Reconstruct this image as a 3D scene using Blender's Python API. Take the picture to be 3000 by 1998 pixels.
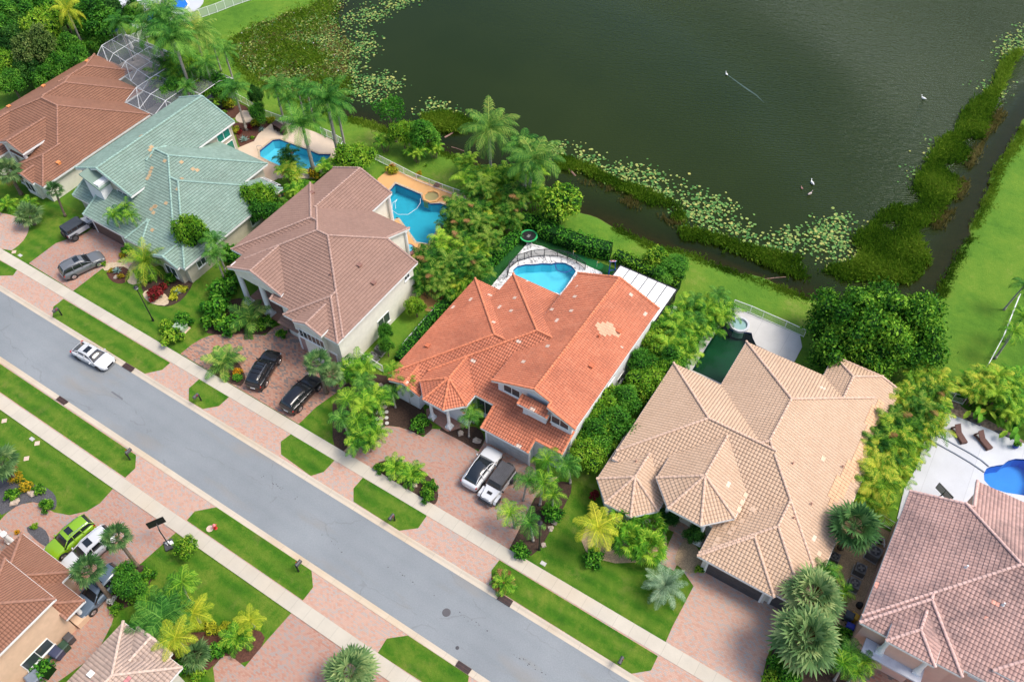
import bpy, math, random
import numpy as np
from mathutils import Vector, Matrix
from mathutils import noise as mnoise

for o in list(bpy.data.objects): bpy.data.objects.remove(o)
SC = bpy.context.scene
COL = SC.collection
R = random.Random(7)
rad = math.radians

# ---------------------------------------------------------------- camera, sky, sun, exposure
H = 70.0
F_PX, PITCH, ROLL, YAW = 2450.1, rad(50.822), rad(-1.0119), rad(-33.339)
_cp, _sp = math.cos(PITCH), math.sin(PITCH)
_d = np.array([math.sin(YAW)*_cp, math.cos(YAW)*_cp, -_sp]); _r = np.array([math.cos(YAW), -math.sin(YAW), 0.0]); _u = np.cross(_r, _d)
_r2 = math.cos(ROLL)*_r+math.sin(ROLL)*_u; _u2 = -math.sin(ROLL)*_r+math.cos(ROLL)*_u
CM = np.array([_r2, _u2, -_d]); CP = np.array([0, 0, H])
cam_d = bpy.data.cameras.new("Camera"); cam = bpy.data.objects.new("Camera", cam_d); COL.objects.link(cam)
cam_d.sensor_width = 36; cam_d.lens = F_PX/3000*36; cam_d.clip_start = 1; cam_d.clip_end = 3000
cam.matrix_world = Matrix.Translation((0, 0, H)) @ Matrix([[float(CM[j][i]) for j in range(3)] for i in range(3)]).to_4x4()
SC.camera = cam
SUN_EL, SUN_AZ = 58, 62      # azimuth clockwise from +Y
W = bpy.data.worlds.new("World"); SC.world = W; W.use_nodes = True
wn = W.node_tree.nodes; wl = W.node_tree.links
bg = wn["Background"]; sky = wn.new("ShaderNodeTexSky"); sky.sky_type = 'NISHITA'; sky.sun_disc = False
sky.sun_elevation = rad(SUN_EL); sky.sun_rotation = rad(SUN_AZ); sky.air_density = 1.0; sky.dust_density = 3.5; sky.ozone_density = 1.0
wl.new(sky.outputs[0], bg.inputs[0]); bg.inputs[1].default_value = 0.15
sd = bpy.data.lights.new("sun", 'SUN'); so = bpy.data.objects.new("sun", sd); COL.objects.link(so)
sd.energy = 1.75; sd.angle = rad(20); sd.color = (1, 0.93, 0.83)
_s = Vector((math.sin(rad(SUN_AZ))*math.cos(rad(SUN_EL)), math.cos(rad(SUN_AZ))*math.cos(rad(SUN_EL)), math.sin(rad(SUN_EL))))
so.rotation_euler = _s.to_track_quat('Z', 'Y').to_euler()
SC.view_settings.view_transform = 'Standard'; SC.view_settings.look = 'None'; SC.view_settings.gamma = 1
SC.view_settings.exposure = 0.66
SC.render.engine = 'CYCLES'

# ---------------------------------------------------------------- survey: reading of the photo -> point on a level plane
SV = {c: (1000*(i % 3), 666*(i//3), 2.354) for i, c in enumerate('abcdefghi')}
SV.update({'A': (0, 100, 3.92), 'B': (0, 250, 3.92), 'C': (200, 400, 3.485), 'D': (650, 470, 2.6133), 'E': (1150, 1000, 3.92), 'F': (2450, 1380, 2.5364),
 'G': (0, 1480, 3.0268), 'J': (560, 180, 4.708), 'K': (1950, 850, 4.708), 'L': (2500, 1100, 4.708), 'M': (2300, 1550, 3.364), 'P': (0, 0, 5.8875), 'Q': (380, 0, 5.8875), 'w': (0, 0, 0.78467), 'n': (0, 0, 1.0)})
def at(c, x, y, z=0.0):
    o = SV[c]; px, py = o[0]+x/o[2], o[1]+y/o[2]
    w = CM.T @ np.array([(px-1500)/F_PX, -(py-999)/F_PX, -1.0]); t = (z-H)/w[2]
    return Vector((t*w[0], t*w[1], z))
def pts(s, z=0.0):
    """'a 1,2 3,4 b 5,6' -> ground points"""
    out = []; c = 'n'
    for tok in s.split():
        if tok in SV: c = tok
        else:
            x, y = tok.split(','); p = at(c, float(x), float(y), z); out.append((p.x, p.y))
    return out

# ---------------------------------------------------------------- mesh builder
class MB:
    def __init__(s): s.v = []; s.f = []; s.m = []; s.uv = []; s.col = []
    def face(s, vs, m=0, uv=None, c=0.5):
        n = len(s.v); s.v.extend([tuple(p) for p in vs]); s.f.append(tuple(range(n, n+len(vs)))); s.m.append(m); s.uv.append(uv); s.col.append(c)
    def mesh(s, vs, fs, m=0, c=0.5):
        n = len(s.v); s.v.extend([tuple(p) for p in vs])
        for f in fs: s.f.append(tuple(i+n for i in f)); s.m.append(m); s.uv.append(None); s.col.append(c)
    def box(s, x0, x1, y0, y1, z0, z1, m=0, M=None, c=0.5):
        vs = [(x0, y0, z0), (x1, y0, z0), (x1, y1, z0), (x0, y1, z0), (x0, y0, z1), (x1, y0, z1), (x1, y1, z1), (x0, y1, z1)]
        if M is not None: vs = [M @ Vector(p) for p in vs]
        s.mesh(vs, [(3, 2, 1, 0), (4, 5, 6, 7), (0, 1, 5, 4), (1, 2, 6, 5), (2, 3, 7, 6), (3, 0, 4, 7)], m, c)
    def prism(s, poly, z0, z1, m=0, ms=None, bottom=False):
        poly = ccw(poly); n = len(poly)
        s.face([(x, y, z1) for x, y in poly], m)
        for i in range(n):
            a, b = poly[i], poly[(i+1) % n]; s.face([(a[0], a[1], z0), (b[0], b[1], z0), (b[0], b[1], z1), (a[0], a[1], z1)], m if ms is None else ms)
        if bottom: s.face([(x, y, z0) for x, y in reversed(poly)], m)
    def tube(s, p, q, r0, r1=None, n=8, m=0, cap=True, c=0.5):
        p, q = Vector(p), Vector(q); r1 = r0 if r1 is None else r1; d = q-p
        if d.length < 1e-6: return
        qn = d.to_track_quat('Z', 'Y'); a = []
        for k, (b, r) in enumerate(((p, r0), (q, r1))):
            for i in range(n):
                t = 2*math.pi*i/n; a.append(b+qn @ Vector((r*math.cos(t), r*math.sin(t), 0)))
        fs = [(i, (i+1) % n, n+(i+1) % n, n+i) for i in range(n)]
        if cap: fs += [tuple(range(n-1, -1, -1)), tuple(range(n, 2*n))]
        s.mesh(a, fs, m, c)
    def path(s, ps, r, n=6, m=0, c=0.5):
        rs = r if isinstance(r, (list, tuple)) else [r]*len(ps)
        for i in range(len(ps)-1): s.tube(ps[i], ps[i+1], rs[i], rs[i+1], n, m, i in (0, len(ps)-2), c)
    def lathe(s, cx, cy, prof, n=16, m=0, c=0.5):
        vs = []
        for r, z in prof: vs += [(cx+r*math.cos(2*math.pi*i/n), cy+r*math.sin(2*math.pi*i/n), z) for i in range(n)]
        fs = [(k*n+i, k*n+(i+1) % n, (k+1)*n+(i+1) % n, (k+1)*n+i) for k in range(len(prof)-1) for i in range(n)]
        fs.append(tuple((len(prof)-1)*n+i for i in range(n)))
        s.mesh(vs, fs, m, c)
    def build(s, name, mats, parent=None, smooth=False, loc=None):
        me = bpy.data.meshes.new(name); me.from_pydata(s.v, [], s.f)
        mats = mats if isinstance(mats, (list, tuple)) else [mats]
        for m in mats: me.materials.append(m)
        if me.polygons:
            me.polygons.foreach_set('material_index', s.m)
            if any(u is not None for u in s.uv):
                uvl = me.uv_layers.new(name='UVMap'); a = []
                for f, u in zip(s.f, s.uv):
                    for i in range(len(f)): a.extend(u[i] if u else (0, 0))
                uvl.data.foreach_set('uv', a)
            ca = me.attributes.new('tint', 'FLOAT', 'FACE'); ca.data.foreach_set('value', s.col)
            if smooth: me.polygons.foreach_set('use_smooth', [True]*len(s.f))
        me.update()
        return link(name, me, parent, loc)
def link(name, me, parent=None, loc=None):
    o = bpy.data.objects.new(name, me); COL.objects.link(o)
    if parent is not None: o.parent = parent
    if loc is not None: o.location = loc
    return o
def tag(o, label=None, cat=None, group=None, kind=None):
    if label: o['label'] = label
    if cat: o['category'] = cat
    if group: o['group'] = group
    if kind: o['kind'] = kind
    return o
def empty(name, loc, rz=0, **kw):
    o = bpy.data.objects.new(name, None); COL.objects.link(o); o.location = loc; o.rotation_euler = (0, 0, rz); o.empty_display_size = 0.3
    return tag(o, **kw)
def copy_tree(o, parent=None):
    c = o.copy(); COL.objects.link(c); c.parent = parent
    for ch in list(o.children): copy_tree(ch, c)
    return c
def area(p): return 0.5*sum(p[i][0]*p[(i+1) % len(p)][1]-p[(i+1) % len(p)][0]*p[i][1] for i in range(len(p)))
def ccw(p): return list(p) if area(p) > 0 else list(reversed(p))
def smooth_poly(p, it=2):
    for _ in range(it):
        q = []
        for i in range(len(p)):
            a, b = p[i], p[(i+1) % len(p)]
            q += [(a[0]*.75+b[0]*.25, a[1]*.75+b[1]*.25), (a[0]*.25+b[0]*.75, a[1]*.25+b[1]*.75)]
        p = q
    return p
def inside(poly, x, y):
    c = False; n = len(poly)
    for i in range(n):
        a, b = poly[i], poly[i-1]
        if (a[1] > y) != (b[1] > y) and x < (b[0]-a[0])*(y-a[1])/(b[1]-a[1])+a[0]: c = not c
    return c

# ---------------------------------------------------------------- materials
def new_mat(name):
    m = bpy.data.materials.new(name); m.use_nodes = True; nt = m.node_tree
    return m, nt, nt.nodes['Principled BSDF']
def nd(nt, t, **kw):
    n = nt.nodes.new(t)
    for k, v in kw.items():
        if k in n.inputs.keys(): n.inputs[k].default_value = v
        else: setattr(n, k, v)
    return n
def math_n(nt, op, a, b=None, c=None):
    n = nt.nodes.new('ShaderNodeMath'); n.operation = op
    for i, x in enumerate((a, b, c)):
        if x is None: continue
        if isinstance(x, (int, float)): n.inputs[i].default_value = x
        else: nt.links.new(x, n.inputs[i])
    return n.outputs[0]
def mixc(nt, f, a, b, mode='MIX'):
    n = nt.nodes.new('ShaderNodeMix'); n.data_type = 'RGBA'; n.blend_type = mode
    for s, x in ((n.inputs[0], f), (n.inputs[6], a), (n.inputs[7], b)):
        if hasattr(x, 'is_output'): nt.links.new(x, s)
        elif isinstance(x, (int, float)): s.default_value = x
        else: s.default_value = (*x, 1)
    return n.outputs[2]
def ramp(nt, f, stops):
    n = nt.nodes.new('ShaderNodeValToRGB'); nt.links.new(f, n.inputs[0]); e = n.color_ramp.elements
    while len(e) < len(stops): e.new(0.5)
    for i, (p, c) in enumerate(stops): e[i].position = p; e[i].color = (*c, 1) if len(c) == 3 else c
    return n.outputs[0]
def geo_pos(nt): return nt.nodes.new('ShaderNodeNewGeometry').outputs['Position']
def noise_n(nt, scale, detail=4, rough=0.55, vec=None, dist=0.0):
    n = nd(nt, 'ShaderNodeTexNoise', Scale=scale, Detail=detail, Roughness=rough, Distortion=dist)
    nt.links.new(vec if vec is not None else geo_pos(nt), n.inputs['Vector']); return n.outputs['Fac']
def bump(nt, b, h, strength=0.5, dist=0.05):
    n = nd(nt, 'ShaderNodeBump', Strength=strength, Distance=dist); nt.links.new(h, n.inputs['Height']); nt.links.new(n.outputs[0], b.inputs['Normal'])
def plain(name, col, rough=0.6, metal=0.0, var=0.12, scale=2.0, spec=None, coat=0.0):
    m, nt, b = new_mat(name)
    f = noise_n(nt, scale, 5)
    c = ramp(nt, f, [(0.3, tuple(x*(1-var) for x in col)), (0.7, tuple(min(1, x*(1+var)) for x in col))])
    nt.links.new(c, b.inputs['Base Color']); b.inputs['Roughness'].default_value = rough; b.inputs['Metallic'].default_value = metal
    if coat: b.inputs['Coat Weight'].default_value = coat
    return m
def emitless(name, col, rough=0.4): return plain(name, col, rough, var=0.03)

def grass_mat(name, dark, mid, light, stripe=0.0, patch=1.0):
    m, nt, b = new_mat(name)
    big = noise_n(nt, 0.16*patch, 5, 0.6); med = noise_n(nt, 1.3, 6, 0.8); fine = noise_n(nt, 7.0, 4, 0.85)
    f = math_n(nt, 'ADD', math_n(nt, 'MULTIPLY', big, 0.5), math_n(nt, 'MULTIPLY', med, 0.5))
    c = ramp(nt, f, [(0.38, dark), (0.5, mid), (0.63, light)])
    c = mixc(nt, math_n(nt, 'MULTIPLY', fine, 0.55), c, (dark[0]*.55, dark[1]*.6, dark[2]*.5))
    dry = math_n(nt, 'MULTIPLY', ramp(nt, noise_n(nt, 0.45, 6, 0.75), [(0.56, (0, 0, 0)), (0.72, (1, 1, 1))]), 0.45 if stripe else 0.0)
    c = mixc(nt, dry, c, (0.22, 0.19, 0.06))
    if stripe:
        wv = nd(nt, 'ShaderNodeTexWave', Scale=0.22, Distortion=3.5, Detail=3.0); wv.bands_direction = 'Y'; nt.links.new(geo_pos(nt), wv.inputs['Vector'])
        c = mixc(nt, math_n(nt, 'MULTIPLY', wv.outputs['Fac'], stripe), c, light)
    nt.links.new(c, b.inputs['Base Color']); b.inputs['Roughness'].default_value = 0.9; b.inputs['Specular IOR Level'].default_value = 0.2
    bump(nt, b, math_n(nt, 'ADD', fine, med), 0.9, 0.12)
    return m
def paver_mat(name, c1, c2, c3, ang=0.0, s=1.0):
    m, nt, b = new_mat(name)
    mp = nd(nt, 'ShaderNodeMapping'); nt.links.new(geo_pos(nt), mp.inputs[0]); mp.inputs['Rotation'].default_value = (0, 0, ang); mp.inputs['Scale'].default_value = (s, s, s)
    br = nd(nt, 'ShaderNodeTexBrick', Scale=1.0); br.inputs['Brick Width'].default_value = 0.24; br.inputs['Row Height'].default_value = 0.13; br.inputs['Mortar Size'].default_value = 0.009
    br.inputs['Color1'].default_value = (0, 0, 0, 1); br.inputs['Color2'].default_value = (1, 1, 1, 1); br.inputs['Mortar'].default_value = (0.5, 0.5, 0.5, 1); br.inputs['Bias'].default_value = 0.0
    nt.links.new(mp.outputs[0], br.inputs['Vector'])
    big = noise_n(nt, 0.35, 4, 0.6); pick = math_n(nt, 'ADD', math_n(nt, 'MULTIPLY', br.outputs['Color'], 0.7), math_n(nt, 'MULTIPLY', big, 0.5))
    c = ramp(nt, pick, [(0.25, c1), (0.55, c2), (0.72, c2), (0.8, c3), (1.0, c3)])
    c = mixc(nt, math_n(nt, 'MULTIPLY', br.outputs['Fac'], 0.45), c, (c2[0]*.45, c2[1]*.45, c2[2]*.42))
    c = mixc(nt, math_n(nt, 'MULTIPLY', noise_n(nt, 1.3, 5, 0.65), 0.2), c, (c1[0]*1.05, c1[1]*1.2, c1[2]*1.25))
    nt.links.new(c, b.inputs['Base Color']); b.inputs['Roughness'].default_value = 0.85
    bump(nt, b, math_n(nt, 'SUBTRACT', 1.0, br.outputs['Fac']), 0.4, 0.02)
    return m
def tile_mat(name, base, dark, light, pale, pale_amt=0.0, dirt=0.3, dirtc=(0.05, 0.04, 0.035), bw=0.3, rl=0.34, flat=False):
    """barrel or flat roof tile: UV in metres, u along the eave, v up the slope"""
    m, nt, b = new_mat(name)
    uv = nt.nodes.new('ShaderNodeUVMap'); sp = nt.nodes.new('ShaderNodeSeparateXYZ'); nt.links.new(uv.outputs[0], sp.inputs[0])
    U, V = sp.outputs[0], sp.outputs[1]
    cu = math_n(nt, 'FLOOR', math_n(nt, 'DIVIDE', U, bw)); cv = math_n(nt, 'FLOOR', math_n(nt, 'DIVIDE', V, rl))
    cb = nt.nodes.new('ShaderNodeCombineXYZ'); nt.links.new(cu, cb.inputs[0]); nt.links.new(cv, cb.inputs[1])
    wnz = nt.nodes.new('ShaderNodeTexWhiteNoise'); nt.links.new(cb.outputs[0], wnz.inputs[0]); rnd = wnz.outputs['Value']
    fr = math_n(nt, 'FRACT', math_n(nt, 'DIVIDE', U, bw))
    wave = math_n(nt, 'ABSOLUTE', math_n(nt, 'SINE', math_n(nt, 'MULTIPLY', fr, math.pi)))
    big = noise_n(nt, 0.5, 5, 0.65); med = noise_n(nt, 3.0, 5, 0.7)
    t = math_n(nt, 'ADD', math_n(nt, 'ADD', math_n(nt, 'MULTIPLY', rnd, 0.24), 0.13), math_n(nt, 'MULTIPLY', big, 0.5))
    c = ramp(nt, t, [(0.2, dark), (0.5, base), (0.85, light)])
    grv = math_n(nt, 'LESS_THAN', wave, 0.33 if not flat else 0.13)
    c = mixc(nt, math_n(nt, 'MULTIPLY', grv, 0.42 if not flat else 0.3), c, tuple(x*0.45 for x in dark))
    d = math_n(nt, 'MULTIPLY', ramp(nt, math_n(nt, 'ADD', math_n(nt, 'MULTIPLY', noise_n(nt, 0.28, 4, 0.6), .6), math_n(nt, 'MULTIPLY', med, .45)), [(0.48, (0, 0, 0)), (0.66, (1, 1, 1))]), dirt)
    c = mixc(nt, d, c, dirtc)
    if pale_amt:
        c2 = nt.nodes.new('ShaderNodeCombineXYZ'); nt.links.new(math_n(nt, 'FLOOR', math_n(nt, 'DIVIDE', U, bw*2)), c2.inputs[0]); nt.links.new(cv, c2.inputs[1])
        w2 = nt.nodes.new('ShaderNodeTexWhiteNoise'); nt.links.new(c2.outputs[0], w2.inputs[0])
        k = math_n(nt, 'MULTIPLY', math_n(nt, 'GREATER_THAN', w2.outputs['Value'], 1-pale_amt), math_n(nt, 'GREATER_THAN', noise_n(nt, 0.3, 2), 0.47))
        c = mixc(nt, k, c, pale)
    nt.links.new(c, b.inputs['Base Color']); b.inputs['Roughness'].default_value = 0.75
    bump(nt, b, math_n(nt, 'ADD', wave, math_n(nt, 'MULTIPLY', med, 0.3)), 0.7 if not flat else 0.25, 0.09)
    return m
def leaf_mat(name, dark, mid, light, trans=0.3, rough=0.5, hue=None):
    m, nt, b = new_mat(name)
    a = nt.nodes.new('ShaderNodeAttribute'); a.attribute_name = 'tint'
    oi = nt.nodes.new('ShaderNodeObjectInfo')
    f = math_n(nt, 'ADD', a.outputs['Fac'], math_n(nt, 'MULTIPLY', math_n(nt, 'SUBTRACT', oi.outputs['Random'], 0.5), 0.22))
    c = ramp(nt, f, [(0.1, dark), (0.5, mid), (0.95, light)])
    nt.links.new(c, b.inputs['Base Color']); b.inputs['Roughness'].default_value = max(rough, .6); b.inputs['Specular IOR Level'].default_value = 0.14
    tr = nt.nodes.new('ShaderNodeBsdfTranslucent'); nt.links.new(c, tr.inputs[0]); mx = nt.nodes.new('ShaderNodeMixShader'); mx.inputs[0].default_value = trans
    nt.links.new(b.outputs[0], mx.inputs[1]); nt.links.new(tr.outputs[0], mx.inputs[2]); nt.links.new(mx.outputs[0], nt.nodes['Material Output'].inputs[0])
    return m
def glass_mat(name, col, rough=0.05):
    m, nt, b = new_mat(name); b.inputs['Base Color'].default_value = (*col, 1); b.inputs['Roughness'].default_value = rough; b.inputs['Specular IOR Level'].default_value = 0.8
    return m
def clear_water(name, tint, wave=3.0, strength=0.12):
    m, nt, b = new_mat(name); nt.nodes.remove(b)
    tr = nt.nodes.new('ShaderNodeBsdfTransparent'); tr.inputs[0].default_value = (*tint, 1)
    gl = nt.nodes.new('ShaderNodeBsdfGlossy'); gl.inputs['Roughness'].default_value = 0.03
    fr = nt.nodes.new('ShaderNodeFresnel'); fr.inputs[0].default_value = 1.33
    mx = nt.nodes.new('ShaderNodeMixShader'); nt.links.new(fr.outputs[0], mx.inputs[0]); nt.links.new(tr.outputs[0], mx.inputs[1]); nt.links.new(gl.outputs[0], mx.inputs[2])
    bp = nd(nt, 'ShaderNodeBump', Strength=strength, Distance=0.1); nt.links.new(noise_n(nt, wave, 3), bp.inputs['Height'])
    nt.links.new(bp.outputs[0], gl.inputs['Normal']); nt.links.new(bp.outputs[0], fr.inputs['Normal'])
    nt.links.new(mx.outputs[0], nt.nodes['Material Output'].inputs[0]); return m
M = {}
M['lawn'] = grass_mat('lawn', (0.065, 0.165, 0.010), (0.12, 0.235, 0.014), (0.21, 0.31, 0.03))
M['lawn2'] = grass_mat('lawn_front', (0.035, 0.135, 0.006), (0.07, 0.195, 0.009), (0.19, 0.26, 0.03), stripe=0.3, patch=2.0)
M['turf'] = grass_mat('artificial_turf', (0.012, 0.085, 0.018), (0.016, 0.10, 0.02), (0.025, 0.12, 0.025))
M['putting'] = grass_mat('putting_green', (0.012, 0.14, 0.04), (0.016, 0.16, 0.045), (0.02, 0.18, 0.05))
M['pavA'] = paver_mat('pavers_red', (0.38, 0.185, 0.13), (0.42, 0.255, 0.195), (0.31, 0.275, 0.255))
M['pavB'] = paver_mat('pavers_pink', (0.46, 0.25, 0.18), (0.50, 0.325, 0.25), (0.37, 0.335, 0.305))
M['pavC'] = paver_mat('pavers_mixed', (0.34, 0.145, 0.095), (0.39, 0.235, 0.17), (0.15, 0.145, 0.14), s=0.8)
M['porch'] = paver_mat('porch_tile', (0.34, 0.17, 0.12), (0.38, 0.2, 0.15), (0.3, 0.18, 0.14), s=0.5)
def asphalt():
    m, nt, b = new_mat('asphalt')
    big = noise_n(nt, 0.12, 5, 0.6); fine = noise_n(nt, 9, 5, 0.9)
    c = ramp(nt, math_n(nt, 'ADD', math_n(nt, 'MULTIPLY', big, .4), math_n(nt, 'MULTIPLY', fine, .6)), [(0.33, (0.152, 0.172, 0.184)), (0.5, (0.207, 0.229, 0.242)), (0.68, (0.28, 0.304, 0.316))])
    st = nd(nt, 'ShaderNodeTexNoise', Scale=0.22, Detail=4.0); mp = nd(nt, 'ShaderNodeMapping'); mp.inputs['Scale'].default_value = (0.5, 1.6, 1); mp.inputs['Location'].default_value = (3.3, 1.2, 0)
    nt.links.new(geo_pos(nt), mp.inputs[0]); nt.links.new(mp.outputs[0], st.inputs['Vector'])
    c = mixc(nt, ramp(nt, st.outputs['Fac'], [(0.58, (0, 0, 0)), (0.72, (0.5, 0.5, 0.5))]), c, (0.24, 0.21, 0.17))
    vo = nd(nt, 'ShaderNodeTexVoronoi', Scale=0.16); vo.feature = 'DISTANCE_TO_EDGE'; mq = nd(nt, 'ShaderNodeMapping'); mq.inputs['Scale'].default_value = (0.45, 1.3, 1); ad = nt.nodes.new('ShaderNodeVectorMath'); nz = nd(nt, 'ShaderNodeTexNoise', Scale=0.8, Detail=5.0); nt.links.new(geo_pos(nt), nz.inputs['Vector']); nt.links.new(geo_pos(nt), ad.inputs[0]); nt.links.new(nz.outputs['Color'], ad.inputs[1]); nt.links.new(ad.outputs[0], mq.inputs[0]); nt.links.new(mq.outputs[0], vo.inputs['Vector'])
    cr = math_n(nt, 'MULTIPLY', math_n(nt, 'LESS_THAN', vo.outputs['Distance'], 0.006), math_n(nt, 'GREATER_THAN', noise_n(nt, 0.25, 2), 0.5))
    c = mixc(nt, math_n(nt, 'MULTIPLY', cr, 0.22), c, (0.09, 0.09, 0.09))
    tw = nt.nodes.new('ShaderNodeSeparateXYZ'); nt.links.new(geo_pos(nt), tw.inputs[0]); ln = math_n(nt, 'ABSOLUTE', math_n(nt, 'SINE', math_n(nt, 'MULTIPLY', math_n(nt, 'SUBTRACT', tw.outputs[1], 16.7), 2.08)))
    c = mixc(nt, math_n(nt, 'MULTIPLY', math_n(nt, 'MULTIPLY', ln, noise_n(nt, 0.5, 4)), 0.22), c, (0.30, 0.31, 0.325))
    nt.links.new(c, b.inputs['Base Color']); b.inputs['Roughness'].default_value = 0.85; bump(nt, b, fine, 0.3, 0.02); return m
M['asphalt'] = asphalt()
def concrete(name, col, stain=(0.5, 0.36, 0.2), amt=0.35, joint=None):
    m, nt, b = new_mat(name)
    c = ramp(nt, math_n(nt, 'ADD', math_n(nt, 'MULTIPLY', noise_n(nt, 0.5, 5), .6), math_n(nt, 'MULTIPLY', noise_n(nt, 12, 3, .7), .4)), [(0.3, tuple(x*.84 for x in col)), (0.7, tuple(min(1, x*1.08) for x in col))])
    c = mixc(nt, math_n(nt, 'MULTIPLY', ramp(nt, noise_n(nt, 0.09, 3), [(0.5, (0, 0, 0)), (0.68, (1, 1, 1))]), amt), c, stain)
    if joint:
        sp = nt.nodes.new('ShaderNodeSeparateXYZ'); nt.links.new(geo_pos(nt), sp.inputs[0])
        fr = math_n(nt, 'FRACT', math_n(nt, 'DIVIDE', sp.outputs[0], joint)); k = math_n(nt, 'MULTIPLY', math_n(nt, 'LESS_THAN', fr, 0.03/joint), 0.5)
        c = mixc(nt, k, c, tuple(x*.4 for x in col))
        w = nt.nodes.new('ShaderNodeTexWhiteNoise'); w.noise_dimensions = '1D'; nt.links.new(math_n(nt, 'FLOOR', math_n(nt, 'DIVIDE', sp.outputs[0], joint*4)), w.inputs['W'])
        c = mixc(nt, math_n(nt, 'MULTIPLY', w.outputs['Value'], 0.3), c, tuple(x*.72 for x in col))
    nt.links.new(c, b.inputs['Base Color']); b.inputs['Roughness'].default_value = 0.85; return m
M['walk'] = concrete('sidewalk_concrete', (0.52, 0.475, 0.39), joint=1.5)
M['kerb'] = concrete('kerb_concrete', (0.54, 0.47, 0.37), (0.45, 0.3, 0.14), 0.5, joint=3.0)
M['white_deck'] = concrete('white_deck', (0.54, 0.565, 0.60), (0.5, 0.48, 0.46), 0.3, joint=3.6)
M['grey_deck'] = concrete('pale_deck', (0.53, 0.52, 0.49), (0.42, 0.40, 0.36), 0.35, joint=3.2)
M['orange_deck'] = concrete('orange_deck', (0.66, 0.36, 0.14), (0.6, 0.33, 0.14), 0.3)
M['travertine'] = concrete('travertine', (0.62, 0.50, 0.38), (0.6, 0.33, 0.15), 0.6)
def marble():
    m, nt, b = new_mat('marble_tile')
    w = nd(nt, 'ShaderNodeTexNoise', Scale=0.55, Detail=7.0, Roughness=0.6, Distortion=1.6); nt.links.new(geo_pos(nt), w.inputs['Vector'])
    v = math_n(nt, 'ABSOLUTE', math_n(nt, 'SUBTRACT', w.outputs['Fac'], 0.5))
    c = ramp(nt, v, [(0.0, (0.08, 0.08, 0.09)), (0.012, (0.3, 0.3, 0.31)), (0.03, (0.66, 0.66, 0.65)), (0.2, (0.72, 0.72, 0.70))])
    nt.links.new(c, b.inputs['Base Color']); b.inputs['Roughness'].default_value = 0.4; return m
M['marble'] = marble()
M['mulch'] = plain('mulch', (0.05, 0.028, 0.018), 0.95, var=0.5, scale=9)
M['mulch_red'] = plain('mulch_red', (0.09, 0.035, 0.022), 0.95, var=0.45, scale=9)
M['gravel'] = plain('gravel', (0.42, 0.30, 0.18), 0.95, var=0.4, scale=12)
M['gravel_grey'] = plain('gravel_grey', (0.08, 0.08, 0.09), 0.95, var=0.5, scale=12)
M['flagstone'] = plain('flagstone', (0.42, 0.34, 0.27), 0.85, var=0.25, scale=3)
M['sand'] = plain('sand_stone', (0.5, 0.4, 0.27), 0.9, var=0.2, scale=5)
M['white'] = plain('white_paint', (0.78, 0.78, 0.76), 0.5, var=0.05)
M['white_metal'] = plain('white_metal', (0.76, 0.77, 0.77), 0.4, var=0.04)
M['black'] = plain('black_metal', (0.015, 0.015, 0.018), 0.45, var=0.2)
M['dark_grey'] = plain('dark_grey', (0.06, 0.06, 0.065), 0.5, var=0.2)
M['mid_grey'] = plain('mid_grey', (0.17, 0.17, 0.165), 0.6, var=0.2)
M['window'] = glass_mat('window_glass', (0.045, 0.06, 0.065))
M['green_glass'] = glass_mat('green_window_glass', (0.02, 0.20, 0.13))
M['tyre'] = plain('tyre', (0.018, 0.018, 0.018), 0.8, var=0.2)
M['chrome'] = plain('chrome', (0.55, 0.55, 0.56), 0.2, 0.9, var=0.05)
M['bark'] = plain('bark', (0.17, 0.125, 0.09), 0.9, var=0.35, scale=6)
M['palm_trunk'] = plain('palm_trunk', (0.33, 0.30, 0.26), 0.9, var=0.3, scale=5)
M['wicker'] = plain('wicker', (0.10, 0.045, 0.035), 0.7, var=0.3, scale=20)
M['red'] = plain('red_paint', (0.5, 0.02, 0.02), 0.4); M['blue'] = plain('blue_paint', (0.02, 0.06, 0.35), 0.4)
M['pool_floor'] = plain('pool_plaster', (0.16, 0.62, 0.74), 0.6, var=0.05, scale=0.6)
M['pool_deepfloor'] = plain('pool_plaster_deep', (0.03, 0.40, 0.52), 0.6, var=0.07, scale=0.5)
M['pool_blue'] = plain('pool_plaster_blue', (0.03, 0.26, 0.72), 0.6, var=0.08, scale=0.5)
M['pool_green'] = plain('pool_algae', (0.008, 0.07, 0.035), 0.7, var=0.3, scale=0.3)
M['pool_tile'] = plain('pool_tile_blue', (0.03, 0.07, 0.25), 0.3, var=0.3, scale=6)
M['pool_water'] = clear_water('pool_water', (0.72, 0.93, 0.96)); M['pool_water_g'] = clear_water('pool_water_green', (0.5, 0.75, 0.62))
M['stone'] = plain('stone_coping', (0.45, 0.36, 0.25), 0.8, var=0.25, scale=5)

# ---------------------------------------------------------------- ground
def sheet(name, poly, z, mat, kind='structure', label=None, cat=None, thick=0.0, side=None):
    mb = MB(); poly = ccw(poly)
    if thick: mb.prism(poly, z-thick, z, 0)
    else: mb.face([(x, y, z) for x, y in poly])
    o = mb.build(name, mat); return tag(o, label, cat, None, kind)
def rect(x0, x1, y0, y1): return [(x0, y0), (x1, y0), (x1, y1), (x0, y1)]
XW, XE = -160, 60
lake = pts('n 951,-40 a 2240,0 2080,60 1800,150 1640,240 1580,300 1620,420 1760,540 1900,600 2100,690 b 0,800 150,840 280,890 420,950 640,1010 730,1060 850,1110 1030,1200 1250,1300 1500,1420 1650,1480 e 1900,-10 2000,60 2150,130 f -20,150 130,230 340,290 540,365 700,430 870,480 1100,640 1300,690 1500,650 1690,560 1790,470 1830,330 1900,200 1990,60 2010,-60 c 2100,1360 2180,1130 2260,1030 2354,870 n 3060,280')
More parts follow.
